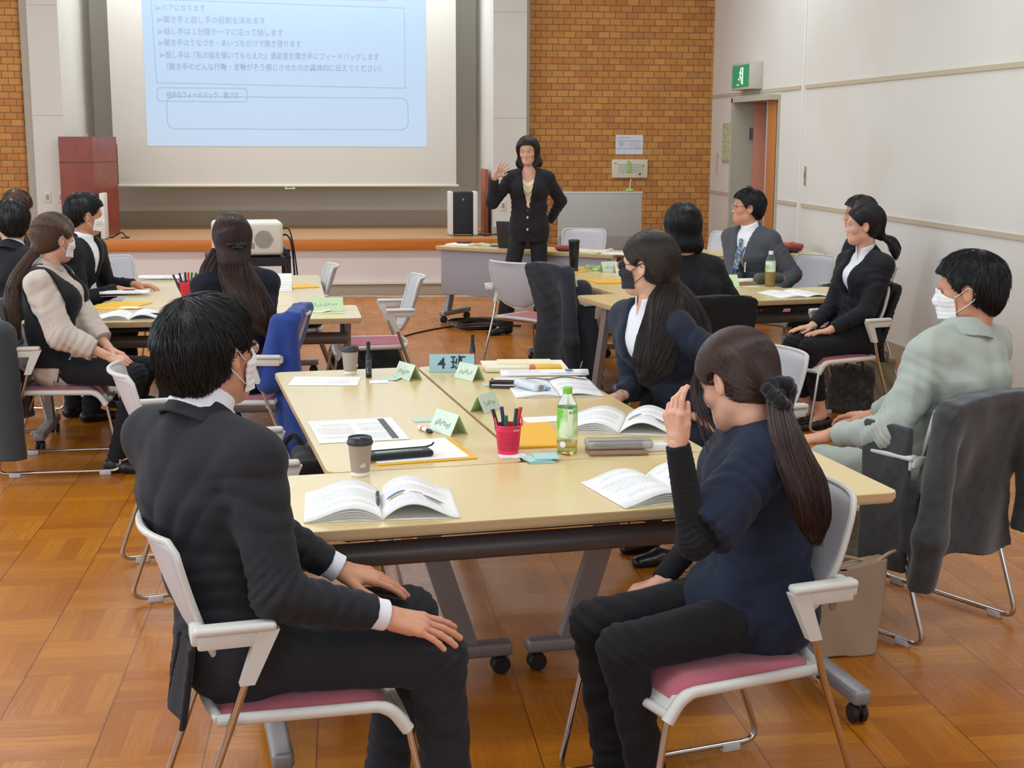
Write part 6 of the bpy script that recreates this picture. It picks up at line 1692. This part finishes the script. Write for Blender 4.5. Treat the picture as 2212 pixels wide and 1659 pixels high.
MB().lathe([(0.0001, 0), (0.012, 0), (0.012, 0.012), (0.0001, 0.012)], 14, M=Matrix.Translation((0.072, 0, 0.014)) @ Matrix.Rotation(PI/2, 4, 'Y')).build('grey_end', M_['hinge_steel'], cs)
wl = empty('wallet', (0.632, 5.325, ZT), -0.2); tag(wl, 'dark brown folded wallet with white papers in it, left of the magazines', 'wallet')
MB().box((0, 0, 0.004), (0.10, 0.11, 0.008), bevel=0.003).box((0, -0.01, 0.022), (0.10, 0.09, 0.007), bevel=0.003, rot=(-0.12, 0, 0)).box((-0.046, 0, 0.013), (0.008, 0.1, 0.022), bevel=0.003).build('leather', mat('wallet_brown', (74, 54, 50), rough=0.5), wl)
MB().box((0.008, 0.0, 0.0285), (0.085, 0.075, 0.003), rot=(-0.12, 0, 0)).box((0.004, 0, 0.012), (0.09, 0.095, 0.004)).build('inner_papers', PAPER, wl)
sheet('mint_notes', 'mint slip half under the wallet', 0.585, 5.36, 0.3, 0.06, 0.05, MINT, cat='sticky note')
sheet('orange_envelope', 'deep yellow envelope between the pink basket and the green bottle', 0.625, 4.40, 0.06, 0.17, 0.36, mat('envelope_deep', (236, 176, 24), rough=0.5), cat='envelope', t=0.006)
sheet('slip', 'white slip of paper behind the deep yellow envelope', 0.70, 4.66, 0.15, 0.15, 0.09, PAPER, z=ZT+0.0)
booklet('open booklet with coloured diagrams in front of the woman in the navy suit', 0.955, 4.535, -0.30, w=0.41, h=0.30, lift=0.035)
# pink basket with markers
bk = empty('pen_basket', (0.511, 4.155, ZT)); tag(bk, 'hot pink perforated pen basket with two loop handles on the front tables', 'basket')
HOT = mat('basket_pink', (226, 44, 84), rough=0.4)
def basket_shell(t, m, H=0.092, r0=0.031, r1=0.041):
    b = MB(); n = 88; rows = 30; V = []; hole = lambda i, j: 5 <= i <= 23 and (i % 2 == 1) and (j % 2 == 1) and True
    for wall in (0, 1):
        for i in range(rows+1):
            z = H*i/rows; r = r0+(r1-r0)*(i/rows)**0.8-0.0016*wall
            for j in range(n): a = 2*PI*j/n; V.append((r*math.cos(a), r*math.sin(a), z if wall == 0 else max(z, 0.002)))
    FF = []; N1 = (rows+1)*n
    idx = lambda w_, i, j: w_*N1+i*n+(j % n)
    for i in range(rows):
        for j in range(n):
            if hole(i, j):
                e = [(i, j), (i, j+1), (i+1, j+1), (i+1, j)]
                for q in range(4):
                    a, c = e[q], e[(q+1) % 4]
                    FF.append((idx(0, *a), idx(1, *a), idx(1, *c), idx(0, *c)))
                continue
            FF.append((idx(0, i, j), idx(0, i, j+1), idx(0, i+1, j+1), idx(0, i+1, j)))
            FF.append((idx(1, i, j), idx(1, i+1, j), idx(1, i+1, j+1), idx(1, i, j+1)))
    FF.append(tuple(idx(0, 0, j) for j in range(n))[::-1]); FF.append(tuple(idx(1, 0, j) for j in range(n)))
    for j in range(n): FF.append((idx(0, rows, j), idx(0, rows, j+1), idx(1, rows, j+1), idx(1, rows, j)))
    b.raw(V, FF); b.build('woven_wall', m, t, angle=30)
    MB().tube([(r1*math.cos(a), r1*math.sin(a), H) for a in np.linspace(0, 2*PI, 41)[:-1]], 0.0022, 8, closed=True).build('rim', m, t)
    for a0 in (0.25, PI+0.0):
        p = []
        for q in np.linspace(-0.5, 0.5, 9):
            p.append(((r1+0.002)*math.cos(a0+q), (r1+0.002)*math.sin(a0+q), H-0.002+0.024*math.cos(q*PI)))
        MB().tube(p, 0.0024, 8).build('loop_handle', m, t)
basket_shell(bk, HOT)
text_mesh('basket_text', 'serry', 0.009, PAPER, bk, M=Matrix.Translation((0.012, -0.0400, 0.078)) @ Matrix.Rotation(0.3, 4, 'Z') @ Matrix.Rotation(PI/2, 4, 'X'), extrude=0.0002)
def bmarker(dx, dy, lean, dirn, colr, label, base, h=0.135, r=0.0095):
    t = marker(base[0]+dx, base[1]+dy, label, colr, colr, h=h, r=r)
    t.location.z = ZT+0.004; t.rotation_euler = (lean*math.sin(dirn), -lean*math.cos(dirn)*-1, 0)
    return t
NAVYP = mat('marker_navy', (38, 50, 110), rough=0.35); GRNP = mat('marker_green', (30, 110, 60), rough=0.35); REDP = mat('marker_red', (206, 50, 50), rough=0.35); DGP = mat('marker_dark', (46, 48, 52), rough=0.35)
B0 = (0.511, 4.155)
for dx, dy, tx_, ty_, c_, lb in ((-0.012, 0.000, -0.26, 0.05, DGP, 'black marker leaning left in the pink basket'), (0.0, 0.012, -0.13, 0.12, NAVYP, 'dark blue marker in the pink basket'), (0.008, -0.012, 0.12, 0.02, DGP, 'tallest charcoal marker in the pink basket, right of the blue one'),
                                 (-0.002, -0.002, -0.05, 0.0, GRNP, 'green marker low in the middle of the pink basket'), (0.014, 0.010, 0.20, 0.1, REDP, 'red marker at the right inside the pink basket')):
    t = marker(B0[0]+dx, B0[1]+dy, lb, c_, c_, h=0.118 if c_ is GRNP else 0.142, r=0.0095)
    t.location.z = ZT+0.004; t.rotation_euler = (-ty_, tx_, 0)
sheet('note_slip', 'small printed slip under the pink basket', 0.52, 4.115, 0.1, 0.085, 0.06, PLAINP)
# green tea bottle
def bottle(x, y, label, liquid, capm, labm, level, h=0.212, r=0.0325, nm='tea_bottle'):
    t = empty(nm, (x, y, ZT)); tag(t, label, 'bottle')
    PET = mat('clear_pet', (235, 242, 235), rough=0.06, trans=0.92, ior=1.12, spec=0.5)
    prof = [(r*0.80, 0.0), (r*0.96, 0.005), (r, 0.012), (r, 0.022), (r*0.96, 0.027), (r, 0.032), (r, h*0.66), (r*0.97, h*0.70), (r*0.86, h*0.77), (r*0.62, h*0.855), (r*0.42, h*0.90), (r*0.40, h*0.93)]
    MB().lathe(prof, 36).build('bottle_body', PET, t, smooth=True)
    if level: MB().lathe([(a*0.965, max(b, 0.002)) for a, b in prof if b <= level]+[(r*0.965, level)], 32).build('tea', liquid, t)
    if labm: MB().lathe([(r*1.012, h*0.27), (r*1.012, h*0.665), (r*0.985, h*0.70)] if labm[1] else [(r*1.012, h*0.42), (r*1.012, h*0.66), (r*0.96, h*0.72)], 36, cap0=False, cap1=False).build('label', labm[0], t, smooth=True)
    MB().lathe([(r*0.44, h*0.915), (r*0.46, h*0.92), (r*0.46, h*0.995), (r*0.42, h)], 28).build('bottle_cap', capm, t)
    MB().lathe([(r*0.47, h*0.905), (r*0.47, h*0.915)], 28).build('cap_ring', capm, t)
    return t
k = NB('green_leaf_label'); p = k.xyz('Object')
nz = k.noise(k.vec(k.math('MULTIPLY', p[0], 22), k.math('MULTIPLY', p[1], 22), k.math('MULTIPLY', p[2], 15)), 1.0, 3)
mr = k.n('ShaderNodeMapRange'); k.put(mr.inputs[0], nz); mr.inputs[1].default_value = 0.42; mr.inputs[2].default_value = 0.60
k.put(k.b.inputs['Base Color'], k.mix(mr.outputs[0], srgb(222, 238, 196), srgb(110, 196, 48))); k.b.inputs['Roughness'].default_value = 0.3
TEA = mat('pale_tea', (226, 224, 140), rough=0.1, trans=0.85, ior=1.1)
bt1 = bottle(0.694, 4.135, 'green tea bottle with lime cap and leafy green label on the front tables', TEA, mat('cap_lime', (130, 200, 70), rough=0.35), (k.m, True), 0.040)
MB().box((0.004, -0.0335, 0.105), (0.016, 0.0012, 0.085), bevel=0.0004).build('label_strip', mat('label_pale', (226, 236, 206), rough=0.4), bt1)
MB().box((0.004, -0.0343, 0.152), (0.014, 0.001, 0.008)).build('label_heading', mat('label_green_dark', (60, 140, 60), rough=0.4), bt1)
tm = text_mesh('label_text', '緑茶', 0.011, M_['label_green_dark'], bt1, M=Matrix.Translation((-0.0015, -0.0345, 0.132)) @ Matrix.Rotation(PI/2, 4, 'X'), extrude=0.0001)
MB().lathe([(0.0001, 0), (0.010, 0), (0.010, 0.001), (0.0001, 0.001)], 16, M=Matrix.Translation((-0.018, -0.0275, 0.035)) @ Matrix.Rotation(-0.6, 4, 'Z') @ Matrix.Rotation(PI/2, 4, 'X')).build('round_mark', PAPER, bt1)
MB().box((-0.003, -0.0325, 0.004), (0.016, 0.003, 0.004)).build('red_code', M_['red_ink'], bt1)
for i, (dx, dy, rz_) in enumerate(((0.0, 0.0, 0.12), (-0.012, 0.004, 0.30), (0.018, 0.012, 0.02))):
    sheet('sticky_note_pad', ['pale blue sticky pad lowest before the pink basket', 'pale blue sticky pad in the middle of the small pile', 'pale blue sticky pad topmost before the bottle'][i], 0.597+dx, 4.045+dy, rz_, 0.075, 0.072, ICE, z=ZT+i*0.0046, cat='sticky note', group='pale blue sticky pads', t=0.0034)
pc_ = empty('clear_pencil_case', (0.862, 4.155, ZT+0.0105), -0.03); tag(pc_, 'clear zip pencil case full of pens on a ring-bound notebook', 'pencil case')
MB().box((0, 0, 0.014), (0.215, 0.075, 0.028), bevel=0.012, seg=3).build('clear_case', mat('clear_vinyl', (206, 204, 200), rough=0.15, trans=0.55, ior=1.1), pc_)
for q, (c_, dy) in enumerate(((DGP, -0.02), (REDP, -0.008), (mat('pen_grey', (150, 150, 150), rough=0.4), 0.004), (mat('pen_yellow', (220, 200, 110), rough=0.4), 0.016))):
    MB().tube([(-0.085+0.01*q, dy, 0.012), (0.075, dy+0.006, 0.014)], 0.0045, 8).build('pen', c_, pc_)
MB().tube([(-0.10, -0.03, 0.029), (0.10, -0.03, 0.029)], 0.002, 6).build('zip', M_['pen_grey'], pc_)
nb_ = empty('ring_notebook', (0.852, 4.135, ZT), -0.02); tag(nb_, 'brown ring-bound notebook under the clear pencil case', 'notebook')
MB().box((0, 0, 0.005), (0.185, 0.105, 0.009), bevel=0.001).build('cover', mat('kraft_brown', (150, 116, 90), rough=0.7), nb_)
mk = MB()
for q in range(18): mk.tube([(-0.085+q*0.01, -0.0525+0.004*math.cos(a), 0.005+0.005*math.sin(a)) for a in np.linspace(0, 2*PI, 9)[:-1]], 0.0008, 5, closed=True)
mk.build('wire_binding', M_['hinge_steel'], nb_)
tag(MB().box((0.975, 4.155, ZT+0.012), (0.082, 0.055, 0.024), bevel=0.004, rz=0.1).build('white_box', mat('box_white', (232, 230, 228), rough=0.4)), 'small white plastic box right of the clear pencil case', 'box')
# ---- left group
def rolled(label, x, y, rz, L=0.30):
    t = empty('rolled_booklet', (x, y, ZT), rz); tag(t, label, 'booklet')
    F = [[(-L/2+L*i/6, 0.042*math.cos(a), 0.017+0.016*math.sin(a)) for a in np.linspace(-0.5, PI+0.3, 12)] for i in range(7)]
    MB().grid(F, thick=(0, 0, 0.001)).build('curled_pages', PLAINP, t, smooth=True)
    MB().box((0, 0.01, 0.002), (L, 0.09, 0.003)).build('lower_pages', PAPER, t)
    return t
rolled('white booklet folded back at the far end of the left tables', -1.215, 9.58, -0.08)
rb_ = rolled('white booklet folded back before the masked man in black', -1.325, 8.66, 0.10)
MB().tube([(-0.01, -0.012, 0.034), (0.06, -0.006, 0.035)], 0.004, 6).build('pen_clip', BLACK, rb_)
sheet('yellow_envelope', 'yellow envelope on the left tables behind the open booklet', -1.29, 8.13, -0.35, 0.26, 0.36, YEL, cat='envelope', t=0.003)
sheet('note_slip', 'cream slip on the yellow envelope of the left tables', -1.20, 8.01, -0.2, 0.12, 0.09, CREAM, z=ZT+0.0036)
booklet('open booklet at the near edge of the left tables with a dark pen on it', -1.135, 7.60, 0.04, w=0.36, h=0.26, lift=0.022, pics=False)
tag(MB().tube([(-1.08, 7.56, ZT+0.022), (-0.97, 7.60, ZT+0.016)], 0.007, 8).build('fountain_pen', BLACK), 'dark pen lying on the open booklet of the left tables', 'pen')
b2 = empty('pen_basket', (-0.925, 8.48, ZT)); tag(b2, 'red perforated pen basket on the left tables, partly behind dark hair', 'basket')
basket_shell(b2, mat('basket_red', (220, 48, 66), rough=0.4), H=0.10, r0=0.036, r1=0.05)
for dx, tx_, c_, lb in ((-0.035, -0.42, DGP, 'black marker at the left of the red basket'), (-0.02, -0.22, NAVYP, 'navy marker in the red basket'), (-0.006, -0.05, DGP, 'black marker in the middle of the red basket'), (0.008, 0.02, REDP, 'red marker in the red basket'), (0.018, 0.12, GRNP, 'green marker in the red basket'), (0.034, 0.22, DGP, 'tall black marker at the right of the red basket')):
    t = marker(-0.925+dx*0.6, 8.48, lb, c_, c_, h=0.155, r=0.010); t.location.z = ZT+0.004; t.rotation_euler = (0, tx_, 0)
cd = empty('white_card_stand', (-0.40, 8.80, ZT), 0.0); tag(cd, 'white printed card standing on the left tables right of the long-haired woman', 'card')
MB().box((0, 0.03, 0.055), (0.18, 0.002, 0.125), rot=(-0.5, 0, 0)).build('front_face', PLAINP, cd)
MB().box((0, 0.09, 0.055), (0.18, 0.002, 0.125), rot=(0.5, 0, 0)).build('back_face', PAPER, cd)
sheet('yellow_envelope', 'yellow envelope at the far right end of the left tables', -0.27, 9.10, 0.3, 0.20, 0.24, YEL, cat='envelope', t=0.005)
tag(MB().box((-0.50, 8.95, ZT+0.04), (0.035, 0.05, 0.075), bevel=0.002).build('yellow_note_block', mat('note_yellow', (226, 214, 110), rough=0.6)), 'small yellow note block beside the long-haired woman', 'sticky note')
tent(-0.185, 7.80, 0.03, 'lime green name card at the right end of the left tables', L=0.195, b=0.09, h=0.075, m=mat('card_lime_mid', (196, 222, 176), rough=0.35), inner=LGREEN, side=-1)
for i, (x_, m_) in enumerate(((-0.09, mat('strip_yellow', (232, 224, 160), rough=0.6)), (-0.02, ICE))):
    sheet('index_strip', ['pale yellow index strips before the lime name card', 'pale blue index strips before the lime name card'][i], x_, 7.68, 0.02, 0.07, 0.03, m_, cat='sticky note')
sheet('crumpled_paper', 'thin white paper under the lime name card', -0.14, 7.76, 0.3, 0.14, 0.09, PAPER, curl=0.010)
# ---- right group
sheet('yellow_folder', 'yellow folder under the black tablet at the far corner of the right tables', 1.60, 9.98, 0.22, 0.34, 0.26, YEL, cat='file folder', t=0.006)
tb = empty('tablet_case', (1.585, 9.97, ZT+0.0065), 0.22); tag(tb, 'black tablet case lying on the yellow folder', 'tablet')
MB().box((0, 0, 0.008), (0.26, 0.20, 0.016), bevel=0.005).build('case_body', mat('tablet_black', (44, 42, 42), rough=0.5), tb)
MB().box((-0.02, -0.09, 0.020), (0.05, 0.02, 0.012), bevel=0.003).build('clasp', M_['outlet_cream'], tb)
tu = empty('tumbler', (1.735, 10.12, ZT)); tag(tu, 'tall glossy black tumbler standing on the right tables', 'tumbler')
MB().lathe([(0.030, 0), (0.032, 0.006), (0.041, 0.19), (0.0415, 0.205)], 28).build('tumbler_body', mat('gloss_black', (22, 23, 28), rough=0.12), tu)
MB().lathe([(0.0425, 0.200), (0.043, 0.206), (0.042, 0.218), (0.034, 0.222), (0.0001, 0.222)], 28, cap0=True, cap1=False).build('tumbler_lid', BLACK, tu)
cp = MB(); r_ = random.Random(8)
for q in range(5): cp.box((1.815+0.02*q, 9.99+0.01*r_.random(), ZT+0.018+0.01*r_.random()), (0.045, 0.05, 0.0015), rot=(r_.uniform(-1, 1), r_.uniform(-1, 1), r_.uniform(0, 3)))
tag(cp.build('crumpled_notes', LGREEN), 'crumpled lime sticky notes beside the black tumbler', 'sticky note')
tent(1.90, 9.90, 0.25, 'pale green name card right of the crumpled lime notes', L=0.12, b=0.08, h=0.075, m=CLR, inner=LGREEN, side=-1)
tent(1.985, 9.83, 0.12, 'white folded sign reading number 1 group on the right tables', L=0.20, b=0.08, h=0.078, m=mat('sign_card_cream', (226, 222, 204), rough=0.5), inner=CREAM, side=-1, ink=False, txt=('1 班', 0.070, SIGNI), group=None, nm='group_sign')
sheet('mint_notes', 'mint note slips before the white number 1 sign', 2.03, 9.66, 0.1, 0.18, 0.10, MINT, cat='sticky note')
sheet('yellow_envelope', 'yellow envelope beside the glasses of the woman with the long ponytail', 1.83, 9.20, 0.15, 0.26, 0.24, YEL, cat='envelope', t=0.008)
tent(2.40, 8.80, 0.18, 'wide lime name card beside the tea bottle on the right tables', L=0.22, b=0.09, h=0.08, m=mat('card_lime_light', (206, 228, 178), rough=0.35), inner=LGREEN, side=-1, ink=False)
rolled('white booklet behind the wide lime name card', 2.69, 9.02, 0.2, L=0.2)
tag(MB().tube([(2.64, 8.90, ZT+0.006), (2.79, 8.95, ZT+0.006)], 0.006, 8).build('wooden_pencil', mat('pencil_orange', (190, 110, 60), rough=0.5)), 'orange-brown pencil left of the amber tea bottle', 'pencil')
bottle(2.842, 8.83, 'amber tea bottle with white cap before the man in grey', mat('amber_tea', (186, 146, 30), rough=0.1, trans=0.35, ior=1.15), mat('cap_white', (232, 232, 228), rough=0.35), (mat('label_white_green', (214, 222, 206), rough=0.4, var=(16, (150, 190, 90), 0.5, 0.6)), False), 0.105, h=0.235, r=0.034, nm='tea_bottle')
pu = empty('soft_pouch', (2.885, 8.99, ZT), 0.25); tag(pu, 'dark olive rounded pouch behind the amber tea bottle', 'pouch')
MB().box((0, 0, 0.036), (0.22, 0.09, 0.072), bevel=0.034, seg=5).build('pouch_body', cloth('olive_pouch', (74, 80, 66), weave=300, bstr=0.5), pu)
MB().tube([(-0.09, -0.02, 0.068), (0.0, -0.02, 0.0725), (0.09, -0.02, 0.068)], 0.003, 6).build('zip', DGP, pu)
MB().box((0.10, -0.03, 0.03), (0.012, 0.02, 0.04), bevel=0.004).build('tag_tab', M_['pencil_orange'], pu)
booklet('open booklet on the right tables before the woman in ankle trousers', 2.845, 8.33, 0.16, w=0.36, h=0.34, lift=0.012, lt=0.004, rt=0.003, pics=False)
sheet('printed_sheet', 'printed sheet with a small blue picture at the near edge of the right tables', 2.25, 8.06, 0.25, 0.21, 0.22, SPREAD, curl=0.008)
sheet('note_slip', 'pale slip before the orange pencil', 2.70, 8.80, 0.15, 0.12, 0.06, MINT)
gl_ = empty('glue_bottle', (2.60, 9.45, ZT)); tag(gl_, 'small clear bottle with red base beside the man in grey', 'bottle')
MB().lathe([(0.018, 0), (0.019, 0.004), (0.019, 0.05), (0.014, 0.06)], 18).build('bottle_body', M_['clear_pet'], gl_)
MB().lathe([(0.014, 0.058), (0.011, 0.085), (0.009, 0.12), (0.004, 0.125)], 18).build('nozzle_cap', M_['cap_white'], gl_)
MB().lathe([(0.025, 0.0), (0.026, 0.004), (0.02, 0.010)], 18).build('red_base', REDP, gl_)
# ---- presenter desk
lt_ = empty('laptop', (1.60, 12.18, ZT), -0.65+PI+0.15); tag(lt_, 'black laptop open on the presenter desk beside the presenter', 'laptop')
MB().box((0, 0, 0.009), (0.33, 0.23, 0.018), bevel=0.004).build('laptop_base', BLACK, lt_)
MB().box((0, 0.145, 0.125), (0.33, 0.010, 0.235), bevel=0.003, rot=(-0.22, 0, 0)).build('laptop_lid', M_['tablet_black'], lt_)
sheet('paper_stack', 'white paper stack at the left end of the presenter desk', 1.10, 12.52, -0.62, 0.24, 0.16, PAPER, t=0.010)
sheet('magazine', 'grey magazine with lifted cover on the presenter desk', 1.37, 12.45, -0.5, 0.26, 0.19, mat('mag_grey', (190, 190, 176), rough=0.5), curl=0.03, cat='magazine', t=0.003)
tag(MB().box((1.13, 12.56, ZT+0.022), (0.13, 0.07, 0.018), bevel=0.006, rz=-0.4).build('glasses_case', mat('maroon', (96, 34, 44), rough=0.4)), 'dark maroon case on the paper stack of the presenter desk', 'case')
ms = empty('mouse', (1.40, 12.30, ZT), -0.6); tag(ms, 'small grey and black computer mouse on the presenter desk', 'mouse')
MB().box((0, 0, 0.014), (0.10, 0.06, 0.026), bevel=0.012, seg=4).build('shell', mat('mouse_grey', (150, 150, 146), rough=0.4), ms)
MB().box((0, 0, 0.006), (0.102, 0.062, 0.008), bevel=0.003).build('base', BLACK, ms)
tag(MB().box((1.95, 11.90, ZT+0.02), (0.15, 0.09, 0.04), bevel=0.015, rz=-0.5).build('red_pouch', mat('pouch_red', (180, 70, 80), rough=0.6)), 'small red pouch on the presenter desk right of the presenter', 'pouch')
tag(MB().box((1.92, 11.76, ZT+0.01), (0.10, 0.04, 0.02), bevel=0.006, rz=-0.4).tube([(1.9, 11.72, ZT+0.012), (1.99, 11.70, ZT+0.012)], 0.006, 8).build('cable_adapter', BLACK), 'black cable adapter beside the red pouch', 'adapter')
sheet('paper_stack', 'cream papers on the presenter desk behind the black tumbler', 2.16, 11.62, -0.5, 0.30, 0.20, CREAM, t=0.012, curl=0.012)
sheet('paper_stack', 'wide white papers at the right end of the presenter desk', 2.33, 11.40, -0.65, 0.24, 0.16, PAPER, t=0.010)
cable('desk_cable', [(1.58, 12.0, ZT+0.004), (1.50, 11.86, ZT+0.004), (1.46, 11.78, 0.66), (1.44, 11.80, 0.5), (1.42, 11.95, 0.20), (1.36, 12.05, 0.01)], 0.004, CAB, 'thin black cable dropping from the laptop over the grey desk panel')
# ---- table at the right wall
bgr = empty('red_bag', (3.72, 11.55, ZT), 0.1); tag(bgr, 'flat red cloth bag with black straps on the table at the right wall', 'bag')
f_ = wrinkle(union([rbox((0, 0, 0.035), (0.24, 0.13, 0.030), 0.025), rbox((0.16, 0.0, 0.055), (0.10, 0.10, 0.016), 0.015)], 0.02), 0.006, 0.12, 1.0)
sdf_obj('bag_body', f_, 0.008, cloth('red_canvas', (150, 56, 50), weave=300, bstr=0.4), bgr)
MB().tube(smooth_path([(-0.1, -0.13, 0.02), (0.0, -0.17, 0.012), (0.08, -0.14, 0.03), (0.16, -0.16, 0.012), (0.2, -0.12, 0.03)], 5), 0.012, 6).build('strap', BLACK, bgr)
cm = empty('earmuff_headset', (3.60, 11.70, ZT), 0.0); tag(cm, 'small black and white headset on the table at the right wall', 'headset')
MB().tube([(-0.05, 0, 0.05), (-0.03, 0, 0.10), (0.02, 0, 0.115), (0.06, 0, 0.09), (0.07, 0, 0.05)], 0.012, 8).build('headband', BLACK, cm)
MB().box((-0.055, 0, 0.035), (0.03, 0.06, 0.07), bevel=0.012).box((0.075, 0, 0.035), (0.03, 0.06, 0.07), bevel=0.012).build('ear_pads', PAPER, cm)
# ---- bags on the floor
tt = empty('tote_bag', (1.625, 4.165, 0), 0.10); tag(tt, 'beige leather tote bag standing on the floor behind the woman in navy', 'bag')
TAUPE = mat('tote_beige', (158, 134, 112), rough=0.55, bump=(200, 0.15, 0.001))
def tote_f(P):
    z = P[:, 2]; t = np.clip(z/0.30, 0, 1)
    hx_ = 0.105+0.035*t; hy_ = 0.065*(1-0.55*t)+0.004
    q = np.stack([np.abs(P[:, 0]-0.01*t)-hx_+0.012, np.abs(P[:, 1])-hy_+0.012], 1)
    d = np.linalg.norm(np.maximum(q, 0), axis=1)+np.minimum(q.max(1), 0)-0.012
    d = np.maximum(d, np.maximum(z-0.315+0.02*np.cos(P[:, 0]*12), 0.003-z))
    d = np.maximum(d, -np.maximum(d+0.009, 0.24-z))
    return (d-0.003*np.sin(P[:, 0]*35+P[:, 2]*18))*0.8
tote_f.pts = [(np.array((-0.16, -0.10, 0)), 0.02), (np.array((0.17, 0.10, 0.33)), 0.02)]
sdf_obj('tote_body', tote_f, 0.0036, TAUPE, tt)
MB().tube(smooth_path([(0.10, -0.02, 0.30), (0.15, -0.02, 0.33), (0.18, -0.01, 0.335)], 5), [0.006]*11, 8).build('zip_pull', mat('strap_tan', (176, 150, 116), rough=0.5), tt)
MB().tube(smooth_path([(-0.10, 0.0, 0.31), (-0.02, 0.01, 0.325), (0.08, 0.0, 0.305)], 5), 0.005, 8).build('top_binding', M_['strap_tan'], tt)
MB().box((-0.055, -0.058, 0.20), (0.022, 0.004, 0.085), bevel=0.0015, rot=(0.2, 0, 0)).build('hanging_tab', TAUPE, tt)
def softbag(name, label, x, y, rz, hf, m, handle=True, seed=1.0, res=0.009):
    t = empty(name, (x, y, 0), rz); tag(t, label, 'bag')
    sdf_obj('bag_body', inter(wrinkle(rbox((0, 0, hf[2]), hf, min(hf)*0.4), 0.008, 0.14, seed), lambda P: 0.002-P[:, 2]), res, m, t)
    if handle: MB().tube(smooth_path([(-hf[0]*0.4, -hf[1], hf[2]*1.8), (-hf[0]*0.2, -hf[1]-0.02, hf[2]*2.25), (hf[0]*0.3, -hf[1]-0.02, hf[2]*2.25), (hf[0]*0.5, -hf[1], hf[2]*1.8)], 5), 0.010, 8).build('handle', m, t)
    return t
BB = cloth('bag_black', (34, 34, 36), weave=300, bstr=0.4)
bz = softbag('business_bag', 'black business bag on the floor under the empty side-on chair', 0.15, 9.30, 0.03, (0.235, 0.08, 0.14), BB, False)
MB().tube([(0.23, -0.06, 0.25), (0.25, -0.08, 0.15)], 0.009, 6).build('strap', BB, bz)
softbag('business_bag', 'dark bag with a striped edge under the chair of the woman in ankle trousers', 3.13, 8.05, -0.2, (0.14, 0.07, 0.15), cloth('bag_charcoal', (58, 56, 52), weave=200, bstr=0.5, var=(40, (84, 82, 76), 0.5, 0.7)), True, 2.0)
softbag('tote_bag', 'khaki tote bag behind the seat of the woman in ankle trousers', 3.36, 8.22, -0.1, (0.12, 0.06, 0.16), cloth('bag_khaki', (128, 118, 92), weave=200, bstr=0.4), True, 3.0)
softbag('rucksack', 'black rucksack lying under the quilted coat', 1.62, 9.25, 0.3, (0.16, 0.10, 0.12), BB, True, 4.0)
rk = softbag('rucksack', 'black rucksack with a looped strap on the empty chair by the front tables', -0.03, 4.63, 0.1, (0.14, 0.13, 0.09), BB, False, 5.0)
rk.location.z = 0.436
MB().tube(smooth_path([(-0.10, 0.10, 0.16), (-0.13, 0.14, 0.21), (-0.17, 0.15, 0.16), (-0.17, 0.13, 0.07), (-0.13, 0.10, 0.03)], 6), 0.012, 8).build('shoulder_strap', BB, rk)
rl = empty('floor_rail', (3.95, 7.27, 0), 0.0); tag(rl, 'white tubular foot of a stand at the right edge of the floor', 'rail')
MB().tube([(-0.22, 0.0, 0.03), (0.2, -0.02, 0.03)], 0.022, 12).build('tube', mat('tube_white', (226, 222, 216), rough=0.35), rl)
MB().lathe([(0.028, 0.0), (0.03, 0.004), (0.028, 0.014)], 14, c=(-0.18, 0, 0)).build('foot', M_['outlet_insert'], rl)
